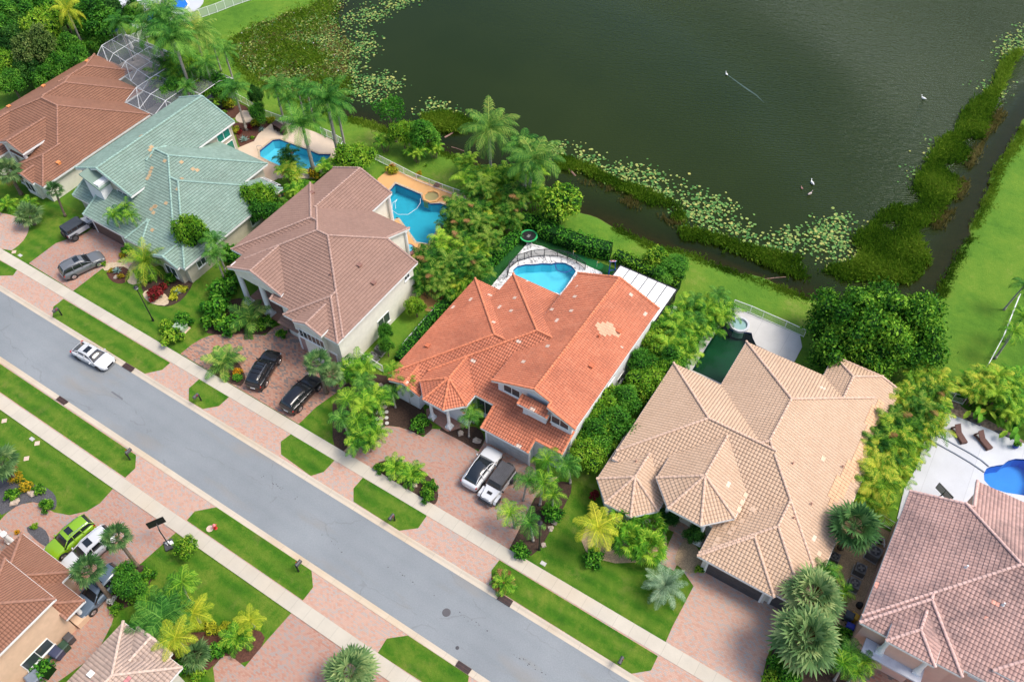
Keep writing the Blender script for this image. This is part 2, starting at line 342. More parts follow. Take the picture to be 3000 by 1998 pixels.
lake += [(40, 170), (60, 330), (-120, 420), (-320, 330), (-260, 160)]
POOLS = {
 'B': pts('J 950,1240 1130,1095 1220,1085 1420,1160 1620,1230 1760,1290 1930,1290 1880,1400 1600,1500 1300,1480 1110,1400 955,1320'),
 'C': pts('b 375,1272 548,1345 560,1385 610,1410 685,1408 800,1455 e 660,20 598,118 560,95 565,35 520,0 b 1100,1568')[:0] or pts('b 375,1272 548,1345 560,1385 610,1410 685,1408 800,1455 740,1530 e 660,20 598,118 520,105 400,-60 b 130,1580 200,1480'),
 'D': pts('e 1185,300 1215,275 1270,262 1330,262 1380,255 1450,258 1480,250 1540,252 1590,275 1618,310 1560,400 1530,440 1505,465 1420,440 1300,400 1210,350'),
 'E': pts('K 780,440 850,465 890,540 920,560 1015,592 1080,590 1110,585 1185,600 1200,670 1250,770 1400,840 1250,1060 1000,1380 760,1290 365,1110'),
 'F': pts('L 1795,1360 1830,1290 1880,1265 1980,1245 2060,1235 2130,1180 2230,1155 2354,1160 2500,1230 2560,1400 2500,1600 2354,1660 2100,1620 1900,1560 1800,1450'),
 'N': pts('Q 690,40 760,0 950,0 1010,90 970,160 860,200 740,160'),
 'N2': pts('Q 60,270 150,220 330,240 420,200 640,180 650,330 500,400 330,380 200,370 100,320')}
def smoothstep(t): t = np.clip(t, 0, 1); return t*t*(3-2*t)
def build_terrain():
    xs = np.concatenate([np.arange(-400, -150, 10), np.arange(-150, 50, 0.8), np.arange(50, 301, 10)]); ys = np.concatenate([np.arange(-150, -10, 10), np.arange(-10, 165, 0.8), np.arange(165, 501, 12)])
    X, Y = np.meshgrid(xs, ys); Z = np.zeros_like(X)
    def sdist(poly, X, Y):
        P = np.array(poly); D = np.full(X.shape, 1e9); IN = np.zeros(X.shape, bool); n = len(P)
        for i in range(n):
            a, b = P[i], P[(i+1) % n]; ab = b-a; L2 = (ab@ab)+1e-9
            t = np.clip(((X-a[0])*ab[0]+(Y-a[1])*ab[1])/L2, 0, 1); D = np.minimum(D, np.hypot(X-a[0]-t*ab[0], Y-a[1]-t*ab[1]))
            c = ((a[1] > Y) != (b[1] > Y)) & (X < (b[0]-a[0])*(Y-a[1])/((b[1]-a[1]) if abs(b[1]-a[1]) > 1e-9 else 1e-9)+a[0]); IN ^= c
        return np.where(IN, -D, D)
    sdl = sdist(lake, X, Y)
    wob = 0.35*np.sin(X*0.9+0.7*np.sin(Y*1.3))+0.25*np.sin(Y*1.7+X*0.45)
    Z = -1.5*smoothstep((0.9-(sdl+wob))/4.5)
    for p in POOLS.values():
        s = sdist(p, X, Y); Z = np.where(s < 0.95, -3.2, Z)
    ny, nx = X.shape
    V = np.stack([X.ravel(), Y.ravel(), Z.ravel()], 1)
    i = np.arange(ny-1)[:, None]*nx+np.arange(nx-1)[None, :]; Fq = np.stack([i, i+1, i+nx+1, i+nx], -1).reshape(-1, 4)
    me = bpy.data.meshes.new('ground'); me.vertices.add(len(V)); me.vertices.foreach_set('co', V.ravel()); me.loops.add(len(Fq)*4); me.loops.foreach_set('vertex_index', Fq.ravel())
    me.polygons.add(len(Fq)); me.polygons.foreach_set('loop_start', np.arange(len(Fq))*4); me.polygons.foreach_set('loop_total', np.full(len(Fq), 4)); me.update(calc_edges=True)
    # grass that turns to mud below the water line
    m, nt, b = new_mat('ground_grass'); g = M['lawn']
    big = noise_n(nt, 0.10, 5, 0.6); med = noise_n(nt, 0.9, 8, 0.8); fine = noise_n(nt, 6.0, 4, 0.85)
    f = math_n(nt, 'ADD', math_n(nt, 'MULTIPLY', big, 0.6), math_n(nt, 'MULTIPLY', med, 0.4))
    c = ramp(nt, f, [(0.34, (0.045, 0.14, 0.010)), (0.46, (0.10, 0.23, 0.018)), (0.56, (0.155, 0.275, 0.024)), (0.66, (0.28, 0.31, 0.07))])
    c = mixc(nt, math_n(nt, 'MULTIPLY', fine, 0.4), c, (0.05, 0.12, 0.012))
    sp = nt.nodes.new('ShaderNodeSeparateXYZ'); nt.links.new(geo_pos(nt), sp.inputs[0])
    k = math_n(nt, 'ADD', sp.outputs[2], math_n(nt, 'MULTIPLY', math_n(nt, 'SUBTRACT', med, 0.5), 0.25))
    mud = ramp(nt, med, [(0.3, (0.06, 0.042, 0.012)), (0.7, (0.14, 0.10, 0.03))])
    c = mixc(nt, ramp(nt, math_n(nt, 'MULTIPLY', k, -1.0), [(0.2, (0, 0, 0)), (0.36, (1, 1, 1))]), c, mud)
    nt.links.new(c, b.inputs['Base Color']); b.inputs['Roughness'].default_value = 0.9; b.inputs['Specular IOR Level'].default_value = 0.2; bump(nt, b, math_n(nt, 'ADD', fine, med), 0.9, 0.12)
    me.materials.append(m); return tag(link('ground', me), kind='structure')
build_terrain()
def lake_water():
    m, nt, b = new_mat('lake_water'); nt.nodes.remove(b)
    dif = nd(nt, 'ShaderNodeBsdfPrincipled'); dif.inputs['Roughness'].default_value = 0.5; dif.inputs['Specular IOR Level'].default_value = 0.0
    big = noise_n(nt, 0.03, 3)
    nt.links.new(ramp(nt, big, [(0.35, (0.013, 0.023, 0.003)), (0.65, (0.019, 0.030, 0.005))]), dif.inputs['Base Color'])
    tr = nt.nodes.new('ShaderNodeBsdfTransparent'); tr.inputs[0].default_value = (0.66, 0.5, 0.22, 1)
    a = nt.nodes.new('ShaderNodeAttribute'); a.attribute_name = 'depth'
    m1 = nt.nodes.new('ShaderNodeMixShader'); nt.links.new(a.outputs['Fac'], m1.inputs[0]); nt.links.new(tr.outputs[0], m1.inputs[1]); nt.links.new(dif.outputs[0], m1.inputs[2])
    gl = nt.nodes.new('ShaderNodeBsdfGlossy'); gl.inputs['Roughness'].default_value = 0.12; gl.inputs[0].default_value = (0.78, 0.93, 0.94, 1)
    fr = nt.nodes.new('ShaderNodeFresnel'); fr.inputs[0].default_value = 1.22
    # wind ripples: stronger away from the sheltered shore by the houses
    w1 = nd(nt, 'ShaderNodeTexWave', Scale=0.9, Distortion=6.0, Detail=3.0); w1.inputs['Detail Scale'].default_value = 2.0; mp = nd(nt, 'ShaderNodeMapping'); mp.inputs['Rotation'].default_value = (0, 0, rad(55)); nt.links.new(geo_pos(nt), mp.inputs[0]); nt.links.new(mp.outputs[0], w1.inputs['Vector'])
    sp = nt.nodes.new('ShaderNodeSeparateXYZ'); nt.links.new(geo_pos(nt), sp.inputs[0])
    wind = math_n(nt, 'ADD', math_n(nt, 'ADD', math_n(nt, 'MULTIPLY', sp.outputs[0], 0.0085), math_n(nt, 'MULTIPLY', sp.outputs[1], 0.0095)), math_n(nt, 'MULTIPLY', noise_n(nt, 0.02, 2), 0.35))
    ws = ramp(nt, math_n(nt, 'MULTIPLY', wind, 0.5), [(0.22, (0.04, 0.04, 0.04)), (0.42, (0.25, .25, .25)), (0.72, (1, 1, 1))])
    hgt = math_n(nt, 'ADD', math_n(nt, 'MULTIPLY', w1.outputs['Fac'], 0.5), noise_n(nt, 2.2, 4, 0.7))
    bp = nd(nt, 'ShaderNodeBump', Distance=0.35); nt.links.new(hgt, bp.inputs['Height']); nt.links.new(math_n(nt, 'MULTIPLY', math_n(nt, 'MULTIPLY', ws, 0.75), ramp(nt, a.outputs['Fac'], [(0.55, (.12, .12, .12)), (0.95, (1, 1, 1))])), bp.inputs['Strength'])
    nt.links.new(bp.outputs[0], gl.inputs['Normal']); nt.links.new(bp.outputs[0], fr.inputs['Normal'])
    m2 = nt.nodes.new('ShaderNodeMixShader'); nt.links.new(fr.outputs[0], m2.inputs[0]); nt.links.new(m1.outputs[0], m2.inputs[1]); nt.links.new(gl.outputs[0], m2.inputs[2])
    nt.links.new(m2.outputs[0], nt.nodes['Material Output'].inputs[0])
    # surface grid with water depth per vertex
    P = np.array(lake)
    xs = np.arange(-330, 70, 2.0); ys = np.arange(44, 430, 2.0); X, Y = np.meshgrid(xs, ys); D = np.full(X.shape, 1e9); IN = np.zeros(X.shape, bool)
    for i in range(len(P)):
        a_, b_ = P[i], P[(i+1) % len(P)]; ab = b_-a_; t = np.clip(((X-a_[0])*ab[0]+(Y-a_[1])*ab[1])/(ab@ab+1e-9), 0, 1); D = np.minimum(D, np.hypot(X-a_[0]-t*ab[0], Y-a_[1]-t*ab[1]))
        dy = b_[1]-a_[1]; dy = dy if abs(dy) > 1e-9 else 1e-9
        IN ^= ((a_[1] > Y) != (b_[1] > Y)) & (X < ab[0]*(Y-a_[1])/dy+a_[0])
    dep = np.where(IN, D, 0); keep = (IN | (D < 3.5)); ny, nx = X.shape
    i = np.arange(ny-1)[:, None]*nx+np.arange(nx-1)[None, :]; q = np.stack([i, i+1, i+nx+1, i+nx], -1).reshape(-1, 4); kf = keep.ravel()[q].any(1); q = q[kf]
    V = np.stack([X.ravel(), Y.ravel(), np.full(X.size, -0.3)], 1)
    me = bpy.data.meshes.new('lake'); me.from_pydata(V.tolist(), [], q.tolist())
    at_ = me.attributes.new('depth', 'FLOAT', 'POINT'); at_.data.foreach_set('value', np.clip(0.5+(dep.ravel()-1.5)/9.0, 0.45, 1.0))
    me.materials.append(m); tag(link('lake_water', me), kind='structure')
lake_water()

Y_SA, Y_NA = 16.72, 22.75
sheet('road', rect(XW, XE, Y_SA, Y_NA), 0.010, M['asphalt'])
def kerb(name, y0, y1, up):
    # low rolled kerb: gutter at road level rising 10 cm to the verge
    mb = MB(); n = 5; z = [0.014, 0.014, 0.03, 0.085, 0.10]; t = [0, 0.45, 0.55, 0.8, 1.0]
    for k in range(4):
        a = y0+(y1-y0)*t[k]; b = y0+(y1-y0)*t[k+1]
        q = [(XW, a, z[k]), (XE, a, z[k]), (XE, b, z[k+1]), (XW, b, z[k+1])]
        mb.face(q if y1 > y0 else q[::-1])
    mb.face([(XW, y1, 0.10), (XE, y1, 0.10), (XE, y1, 0), (XW, y1, 0)]); tag(mb.build(name, M['kerb']), kind='structure')
kerb('kerb_far', Y_NA, 23.35, 1); kerb('kerb_near', Y_SA, 16.16, -1)
sheet('driveway_aprons_far', rect(XW, XE, 23.35, 25.93), 0.07, M['pavB'], thick=0.07)
sheet('driveway_aprons_near', rect(XW, XE, 13.62, 16.16), 0.07, M['pavB'], thick=0.07)
sheet('sidewalk_far', rect(XW, XE, 25.93, 27.17), 0.10, M['walk'], thick=0.1); sheet('sidewalk_near', rect(XW, XE, 12.33, 13.62), 0.10, M['walk'], thick=0.1)
def verge(x0, x1, y0, y1, cutl=True, cutr=True):
    c = 0.75; w = 1.3
    p = []
    ym = y0 if y0 < 20 else y0
    # chamfer on the kerb side
    kerb_low = y0 > 20
    if kerb_low: p = [(x0+(w if cutl else 0), y0), (x1-(w if cutr else 0), y0), (x1, y0+c*1.1), (x1, y1), (x0, y1), (x0, y0+c*1.1)]
    else: p = [(x0, y0), (x1, y0), (x1, y1-c*1.1), (x1-(w if cutr else 0), y1), (x0+(w if cutl else 0), y1), (x0, y1-c*1.1)]
    return p
GV = 'verge_grass'
for s in ('d -120,200 0,232 120,297 92,335 -150,380', 'd 440,497 370,552 365,622 1000,1012 1120,985 1175,937', 'd 1375,1050 1305,1112 1303,1198 1400,1255 1510,1235 1580,1173',
          'd 2010,1425 1938,1480 n 824,1332 911,1395 949,1383 981,1349', 'h 150,160 85,235 85,325 400,525 530,508 590,422', 'h 1090,728 1035,800 1038,900 1060,925 2000,1510 2135,1487 2182,1388'):
    p = pts(s); p = [(x, min(max(y, 23.35), 25.93)) for x, y in p]; sheet(GV, p, 0.085, M['lawn2'], thick=0.02)
for s in ('g -800,-400 -1800,-1300 940,5 935,95 865,160', 'g 1290,455 1345,392 1495,363 2150,800 2160,915 2090,1005', 'h 250,1370 315,1268 460,1247 880,1525 872,1580 900,1790'):
    p = pts(s); p = [(max(x, XW), min(max(y, 13.62), 16.16)) for x, y in p]
    if s.startswith('g -800'): p = [(XW, 13.62), (XW, 16.16)]+[(x, y) for x, y in p[2:]]
    sheet(GV, p, 0.085, M['lawn2'], thick=0.02)

# driveways and paths (pavers) -------------------------------------------------
ZD = 0.03
sheet('front_lawn', [(XW, 27.17), (XE, 27.17), (XE, 36.5), (XW, 36.5)], 0.012, M['lawn2']); sheet('front_lawn_near', [(XW, -14), (XE, -14), (XE, 12.33), (XW, 12.33)], 0.012, M['lawn2'])
sheet('driveway_green_house', pts('d 200,250 385,112')+[(-84.4, 34.5), (-84.4, 36.0), (-77.0, 36.0), (-71.5, 36.5)]+pts('d 905,300 830,235 700,290 505,440'), ZD, M['pavA'], thick=0.02)
sheet('driveway_left', smooth_poly(pts('d -200,60 60,178 150,110 195,40 200,-20 150,-60 a 60,1480 0,1470 -400,1300'), 1), ZD, M['pavB'], thick=0.02)
sheet('driveway_brown_house', pts('d 1245,873 1320,812 1380,775 1440,750 1530,731 1620,728 1700,738 1830,745 1890,690')+[(-54.0, 36.3), (-51, 36.3), (-45.4, 36.2), (-42.7, 33.5)]+pts('d 2180,1240 2060,1357 1655,1118'), ZD, M['pavC'], thick=0.02)
sheet('driveway_orange_house', pts('e 8,1553 70,1488 150,1420 250,1378 330,1370 400,1378 470,1400 565,1447 628,1390 700,1395 945,1546 975,1500')+[(-27.0, 36.2), (-21.3, 36.2), (-20.2, 34.5)]+pts('h 1500,150 1330,300 1215,540 1155,655'), ZD, M['pavA'], thick=0.02)
sheet('driveway_tan_house', pts('h 2235,1295 2285,1180 2354,1050 i 75,905 -5,790')+[(-4.1, 36), (4.2, 36)]+pts('i 700,1070 650,1200 580,1400 540,1568')+[(4.6, 27.2)], ZD, M['pavB'], thick=0.02)
sheet('entry_walk_tan_house', pts('h 2195,745 2300,520 i 30,430 80,500 30,600 -60,800'), ZD-0.008, M['pavB'], thick=0.012)
sheet('driveway_pink_house', [(9.9, 27.2), (9.9, 35.6), (30, 35.6), (30, 27.2)], ZD, M['pavC'], thick=0.02)
sheet('driveway_near_left', pts('g 780,235 690,335 600,390 480,417 375,398 250,322 130,345 45,405 -60,520')+[(-62, -6), (-44.5, -6), (-42.6, 1)]+pts('g 770,1170 790,1095 735,1055 760,960 880,850 960,760 1220,530'), ZD, M['pavA'], thick=0.02)
sheet('driveway_near_middle', pts('g 2010,1090 1840,1280 1690,1462 1560,1360 1470,1465 1500,1700')+[(-34, -4), (-8, -4), (-8, 12.33)], ZD, M['pavA'], thick=0.02)

# planting beds ------------------------------------------------------------------
ZB = 0.045
def bed(name, s, mat='mulch', sm=1, z=ZB):
    p = pts(s) if isinstance(s, str) else s
    return sheet(name, smooth_poly(p, sm) if sm else p, z, M[mat], thick=0.03)
bed('mulch_bed', 'd 725,300 760,370 830,395 890,370 900,300 840,265', 'mulch_red'); bed('mulch_bed', 'd 985,440 1020,510 1090,545 1180,545 1260,500 1330,400 1340,330 1200,320 1050,330 960,380')
bed('stone_bed', 'd 980,450 1000,500 1060,535 1160,545 1170,480 1060,420', 'sand', z=ZB+.01); bed('stone_bed', 'd 700,270 730,310 800,270 860,290 870,380 940,405 950,350 870,250 760,240', 'sand', z=ZB-.01)
bed('mulch_bed', 'd 1430,590 1400,700 1450,745 1700,735 1830,745 1890,680 1860,560 1700,480 1500,520', 'mulch'); bed('mulch_bed', 'd 1435,985 1480,938 1560,900 1640,925 1690,1010 1692,1060 1648,1110', 'mulch', z=ZB+.01)
bed('mulch_bed', 'e -60,1180 60,1050 300,1000 470,1130 560,1230 600,1330 640,1380 565,1445 470,1398 400,1376 330,1368 250,1376 150,1418 70,1486 0,1560 -60,1500 -60,1300', 'mulch')
bed('mulch_bed', 'e 640,1380 850,1370 950,1380 990,1450 975,1500 945,1545 800,1460', 'mulch'); bed('mulch_bed', 'h 218,95 240,58 320,38 450,60 560,105 640,185 672,260 660,330 632,347', 'mulch', z=ZB+.01)
bed('mulch_bed', 'h 1155,655 1215,540 1330,300 1420,200 1560,180 1600,230 1530,370 1420,560 1380,640 1280,720', 'mulch'); bed('mulch_bed', 'h 1640,640 1830,750 2070,740 2200,740 2260,600 2200,480 1900,440 1700,450', 'gravel')
bed('gravel_bed', 'h 2290,740 2354,790 i 60,830 180,760 130,690 50,560 -20,620', 'gravel', z=ZB-.01)
bed('gravel_side_yard', [(5.9, 35.5), (9.8, 35.5), (9.9, 47.0), (5.9, 47.0)], 'gravel', 0)
bed('planter_bed', 'i 640,1290 540,1568 740,1700 1200,1568 1190,1400 1000,1250 800,1090', 'mulch', z=ZB+.005)
bed('mulch_bed', 'g 740,960 740,1060 800,1085 960,1010 1050,870 1045,790 960,750 850,830', 'mulch'); bed('mulch_bed', 'g 1240,1230 1600,1210 1790,1200 1840,1280 1690,1462 1560,1360 1460,1470 1380,1500 1200,1480 1080,1300', 'mulch_red')
bed('gravel_bed', 'g 170,510 230,480 310,510 345,580 330,640 260,600', 'gravel_grey', z=ZB+.01); bed('gravel_bed', 'g 0,150 100,180 180,200 310,220 380,270 395,340 370,392 250,318 130,345 45,400 0,420 -80,250', 'gravel_grey')
# porches
sheet('entry_porch', pts('e 585,1260 590,1312 735,1412 848,1380 900,1300 800,1180'), 0.16, M['porch'], thick=0.16)
sheet('entry_porch_brown', [(-59.9, 36.2), (-52.2, 36.2), (-51.5, 37.5), (-51.5, 42), (-59.9, 42)], 0.16, M['porch'], thick=0.16)
sheet('entry_porch_tan', [(-9.6, 36.6), (-3.0, 36.6), (-3.0, 42), (-9.6, 42)], 0.12, M['pavB'], thick=0.12)

# back yards: decks and pools ------------------------------------------------------
def deck(name, poly, z, mat, hole=None, thick=None):
    """deck slab with a pool-shaped opening, tessellated so no face crosses the hole"""
    poly = ccw(poly); thick = thick or z
    mb = MB()
    if hole is None: mb.prism(poly, z-thick, z)
    else:
        from mathutils.geometry import delaunay_2d_cdt
        hp = ccw(hole); vs = [Vector(p) for p in poly]+[Vector(p) for p in hp]
        n, k = len(poly), len(hp)
        ed = [(i, (i+1) % n) for i in range(n)]+[(n+i, n+(i+1) % k) for i in range(k)]
        rv, _, rf, _, _, _ = delaunay_2d_cdt(vs, ed, [], 0, 1e-5)
        for f in rf:
            cx = sum(rv[i].x for i in f)/len(f); cy = sum(rv[i].y for i in f)/len(f)
            if inside(poly, cx, cy) and not inside(hp, cx, cy):
                q = [(rv[i].x, rv[i].y) for i in f]; q = ccw(q); mb.face([(x, y, z) for x, y in q])
        for i in range(n):
            a, b = poly[i], poly[(i+1) % n]; mb.face([(a[0], a[1], z-thick), (b[0], b[1], z-thick), (b[0], b[1], z), (a[0], a[1], z)])
    return tag(mb.build(name, mat), kind='structure')
def offset_poly(p, d):
    p = ccw(p); n = len(p); out = []
    for i in range(n):
        a, b, c = Vector(p[i-1]), Vector(p[i]), Vector(p[(i+1) % n]); e1 = (b-a).normalized(); e2 = (c-b).normalized()
        n1 = Vector((e1.y, -e1.x)); n2 = Vector((e2.y, -e2.x)); m = (n1+n2); m = m/max(0.5, m.length_squared)*2; out.append((b.x+m.x*d, b.y+m.y*d))
    return out
def pool(poly, zdeck, floor, water, label, coping='stone', depth=1.4, zw=None, shallow=None):
    poly = ccw(poly); r = empty('swimming_pool', (sum(p[0] for p in poly)/len(poly), sum(p[1] for p in poly)/len(poly), 0), label=label, cat='swimming pool')
    L = lambda x, y: (x-r.location.x, y-r.location.y)
    zw = zdeck-0.13 if zw is None else zw
    mb = MB(); n = len(poly); mb.face([(*L(x, y), zdeck-depth) for x, y in poly])
    for i in range(n):
        a, b = poly[i], poly[(i+1) % n]; mb.face([(*L(*b), zdeck-depth), (*L(*a), zdeck-depth), (*L(*a), zw-0.12), (*L(*b), zw-0.12)])
    mb.build('basin', floor, r)
    mb = MB()
    for i in range(n):
        a, b = poly[i], poly[(i+1) % n]; mb.face([(*L(*b), zw-0.12), (*L(*a), zw-0.12), (*L(*a), zdeck+.01), (*L(*b), zdeck+.01)])
    mb.build('tile_band', M['pool_tile'], r)
    mb = MB(); mb.face([(*L(x, y), zw) for x, y in offset_poly(poly, -0.001)]); mb.build('water', water, r)
    if coping:
        o = offset_poly(poly, 0.28); mb = MB()
        for i in range(n):
            j = (i+1) % n; a, b, c, d = poly[i], poly[j], o[j], o[i]
            q = [L(*a), L(*b), L(*c), L(*d)]; q = ccw(q)
            mb.face([(x, y, zdeck+0.03) for x, y in q]); mb.face([(*L(*b), zdeck-.02), (*L(*a), zdeck-.02), (*L(*a), zdeck+.03), (*L(*b), zdeck+.03)]); mb.face([(*L(*d), zdeck-.02), (*L(*c), zdeck-.02), (*L(*c), zdeck+.03), (*L(*d), zdeck+.03)])
        mb.build('coping', M[coping], r)
    return r
# ---------------------------------------------------------------- roofs: every house is a union of hip / gable blocks
S0 = 5/12
DIR = {'E': (1, 0), 'W': (-1, 0), 'N': (0, 1), 'S': (0, -1), 'SW': (-.70711, -.70711), 'SE': (.70711, -.70711), 'NE': (.70711, .70711), 'NW': (-.70711, .70711)}
def clip2(poly, a, b, c):
    """keep a*x+b*y<=c"""
    out = []; n = len(poly)
    for i in range(n):
        p, q = poly[i], poly[(i+1) % n]; dp = a*p[0]+b*p[1]-c; dq = a*q[0]+b*q[1]-c
        if dp <= 1e-9: out.append(p)
        if (dp < -1e-9 and dq > 1e-9) or (dp > 1e-9 and dq < -1e-9): t = dp/(dp-dq); out.append((p[0]+t*(q[0]-p[0]), p[1]+t*(q[1]-p[1])))
    return out
class Block:
    def __init__(s, e=3.0, clips=(), ov=0.5, wall=True, slope=S0, base=0.0, caps=True, **pl):
        # pl: W=coord or (coord, eave) ; clips: dict-like tuples ('N', y)
        s.pl = []; s.wall = wall; s.base = base; s.ov = ov; s.caps = caps
        for k, v in pl.items():
            v = v if isinstance(v, tuple) else (v, e); n = DIR[k]
            sg = (1 if n[0]+n[1] > 0 else -1) if len(k) == 1 else 1
            s.pl.append((n[0], n[1], v[0]*sg if len(k) == 1 else v[0], v[1], slope))
        s.cl = []
        for k, v in clips:
            n = DIR[k]; s.cl.append((n[0], n[1], v*(1 if n[0]+n[1] > 0 else -1)))
        s.e = min([p[3] for p in s.pl] or [e])
    def hp(s, inset=0.0, cinset=None):
        ci = inset if cinset is None else cinset
        return [(p[0], p[1], p[2]-inset) for p in s.pl]+[(c[0], c[1], c[2]-ci) for c in s.cl]
    def foot(s, inset=0.0, cinset=None):
        poly = [(-200, -100), (100, -100), (100, 200), (-200, 200)]
        for a, b, c in s.hp(inset, cinset): poly = clip2(poly, a, b, c)
        return poly
    def z(s, x, y): return min(zp(p, x, y) for p in s.pl)
def zp(p, x, y): return p[3]+p[4]*(p[2]-p[0]*x-p[1]*y)
def zlin(p): return (-p[4]*p[0], -p[4]*p[1], p[3]+p[4]*p[2])      # z = ax+by+c
def covers(blocks, j, i):
    """half planes (a,b,c) a*x+b*y<=c of block j that can hide block i, with inset when j stands a storey above"""
    bj, bi = blocks[j], blocks[i]; ins = 0.55 if bj.e-bi.e > 1.1 else 0.0
    return bj.hp(ins)
def roof_pieces(blocks, i, p):
    b = blocks[i]; poly = b.foot(); zpl = zlin(p)
    for q in b.pl:
        if q is p: continue
        ql = zlin(q); poly = clip2(poly, zpl[0]-ql[0], zpl[1]-ql[1], ql[2]-zpl[2])
    pieces = [poly] if len(poly) > 2 else []
    for j in range(len(blocks)):
        if j == i: continue
        cons = covers(blocks, j, i); eps = 1e-4 if j < i else -1e-4
        for q in blocks[j].pl:
            ql = zlin(q); cons.append((zpl[0]-ql[0], zpl[1]-ql[1], ql[2]-zpl[2]+eps))
        nxt = []
        for P in pieces:
            rem = P
            for a, bb, c in cons:
                out = clip2(rem, -a, -bb, -c)
                if len(out) > 2 and abs(area(out)) > 1e-3: nxt.append(out)
                rem = clip2(rem, a, bb, c)
                if len(rem) < 3: break
        pieces = nxt
    return pieces
def seg_sub(blocks, i, P, Q, zf, tol, wallmode=False):
    """intervals of segment P-Q (2D) of block i not hidden by other blocks; zf(t) height along it"""
    ivs = [(0.0, 1.0)]
    for j in range(len(blocks)):
        if j == i: continue
        if wallmode and not blocks[j].wall: continue
        lo, hi = 0.0, 1.0
        cons = blocks[j].hp(blocks[j].ov, 0.35) if wallmode else covers(blocks, j, i)
        if wallmode and blocks[j].base > blocks[i].base+.1: continue
        tie = 0.004 if j < i else -0.004
        for a, b, c in cons:
            f0 = a*P[0]+b*P[1]-c-tie; f1 = a*Q[0]+b*Q[1]-c-tie
            lo, hi = _cut(lo, hi, f0, f1)
        z0, z1 = zf(0), zf(1); tt = (0.02 if j < i else -0.02) if tol is None else tol
        for q in blocks[j].pl:
            f0 = z0-zp(q, *P)-tt; f1 = z1-zp(q, *Q)-tt
            lo, hi = _cut(lo, hi, f0, f1)
        if hi-lo > 1e-4:
            nv = []
            for a, b in ivs:
                if lo > a: nv.append((a, min(b, lo)))
                if hi < b: nv.append((max(a, hi), b))
            ivs = [v for v in nv if v[1]-v[0] > 1e-4]
    return ivs
def _cut(lo, hi, f0, f1):
    if f0 <= 0 and f1 <= 0: return lo, hi
    if f0 > 0 and f1 > 0: return 1, 0
    t = f0/(f0-f1)
    return (max(lo, t), hi) if f0 > 0 else (lo, min(hi, t))
def lerp2(P, Q, t): return (P[0]+(Q[0]-P[0])*t, P[1]+(Q[1]-P[1])*t)
def cap_run(mb, A, B, r=0.105, L=0.38):
    A, B = Vector(A), Vector(B)
    if A.z > B.z: A, B = B, A
    d = B-A; n = max(1, int(round(d.length/L))); u = d.normalized(); s = u.cross(Vector((0, 0, 1)))
    if s.length < .1: return
    s.normalize(); w = s.cross(u).normalized()
    for k in range(n):
        p = A+u*(d.length*k/n-.04); q = A+u*(d.length*(k+1)/n); vs = []
        for c, rr, lift in ((p, r*1.13, .035), (q, r*.9, .0)):
            for i in range(7):
                t = math.pi*i/6; vs.append(c+s*(rr*1.15*math.cos(t))+w*(rr*math.sin(t)*1.0+lift-.01))
        fs = [(i, i+1, 8+i, 7+i) for i in range(6)]+[tuple(range(7))]
        mb.mesh(vs, [tuple(f) for f in fs], 0)
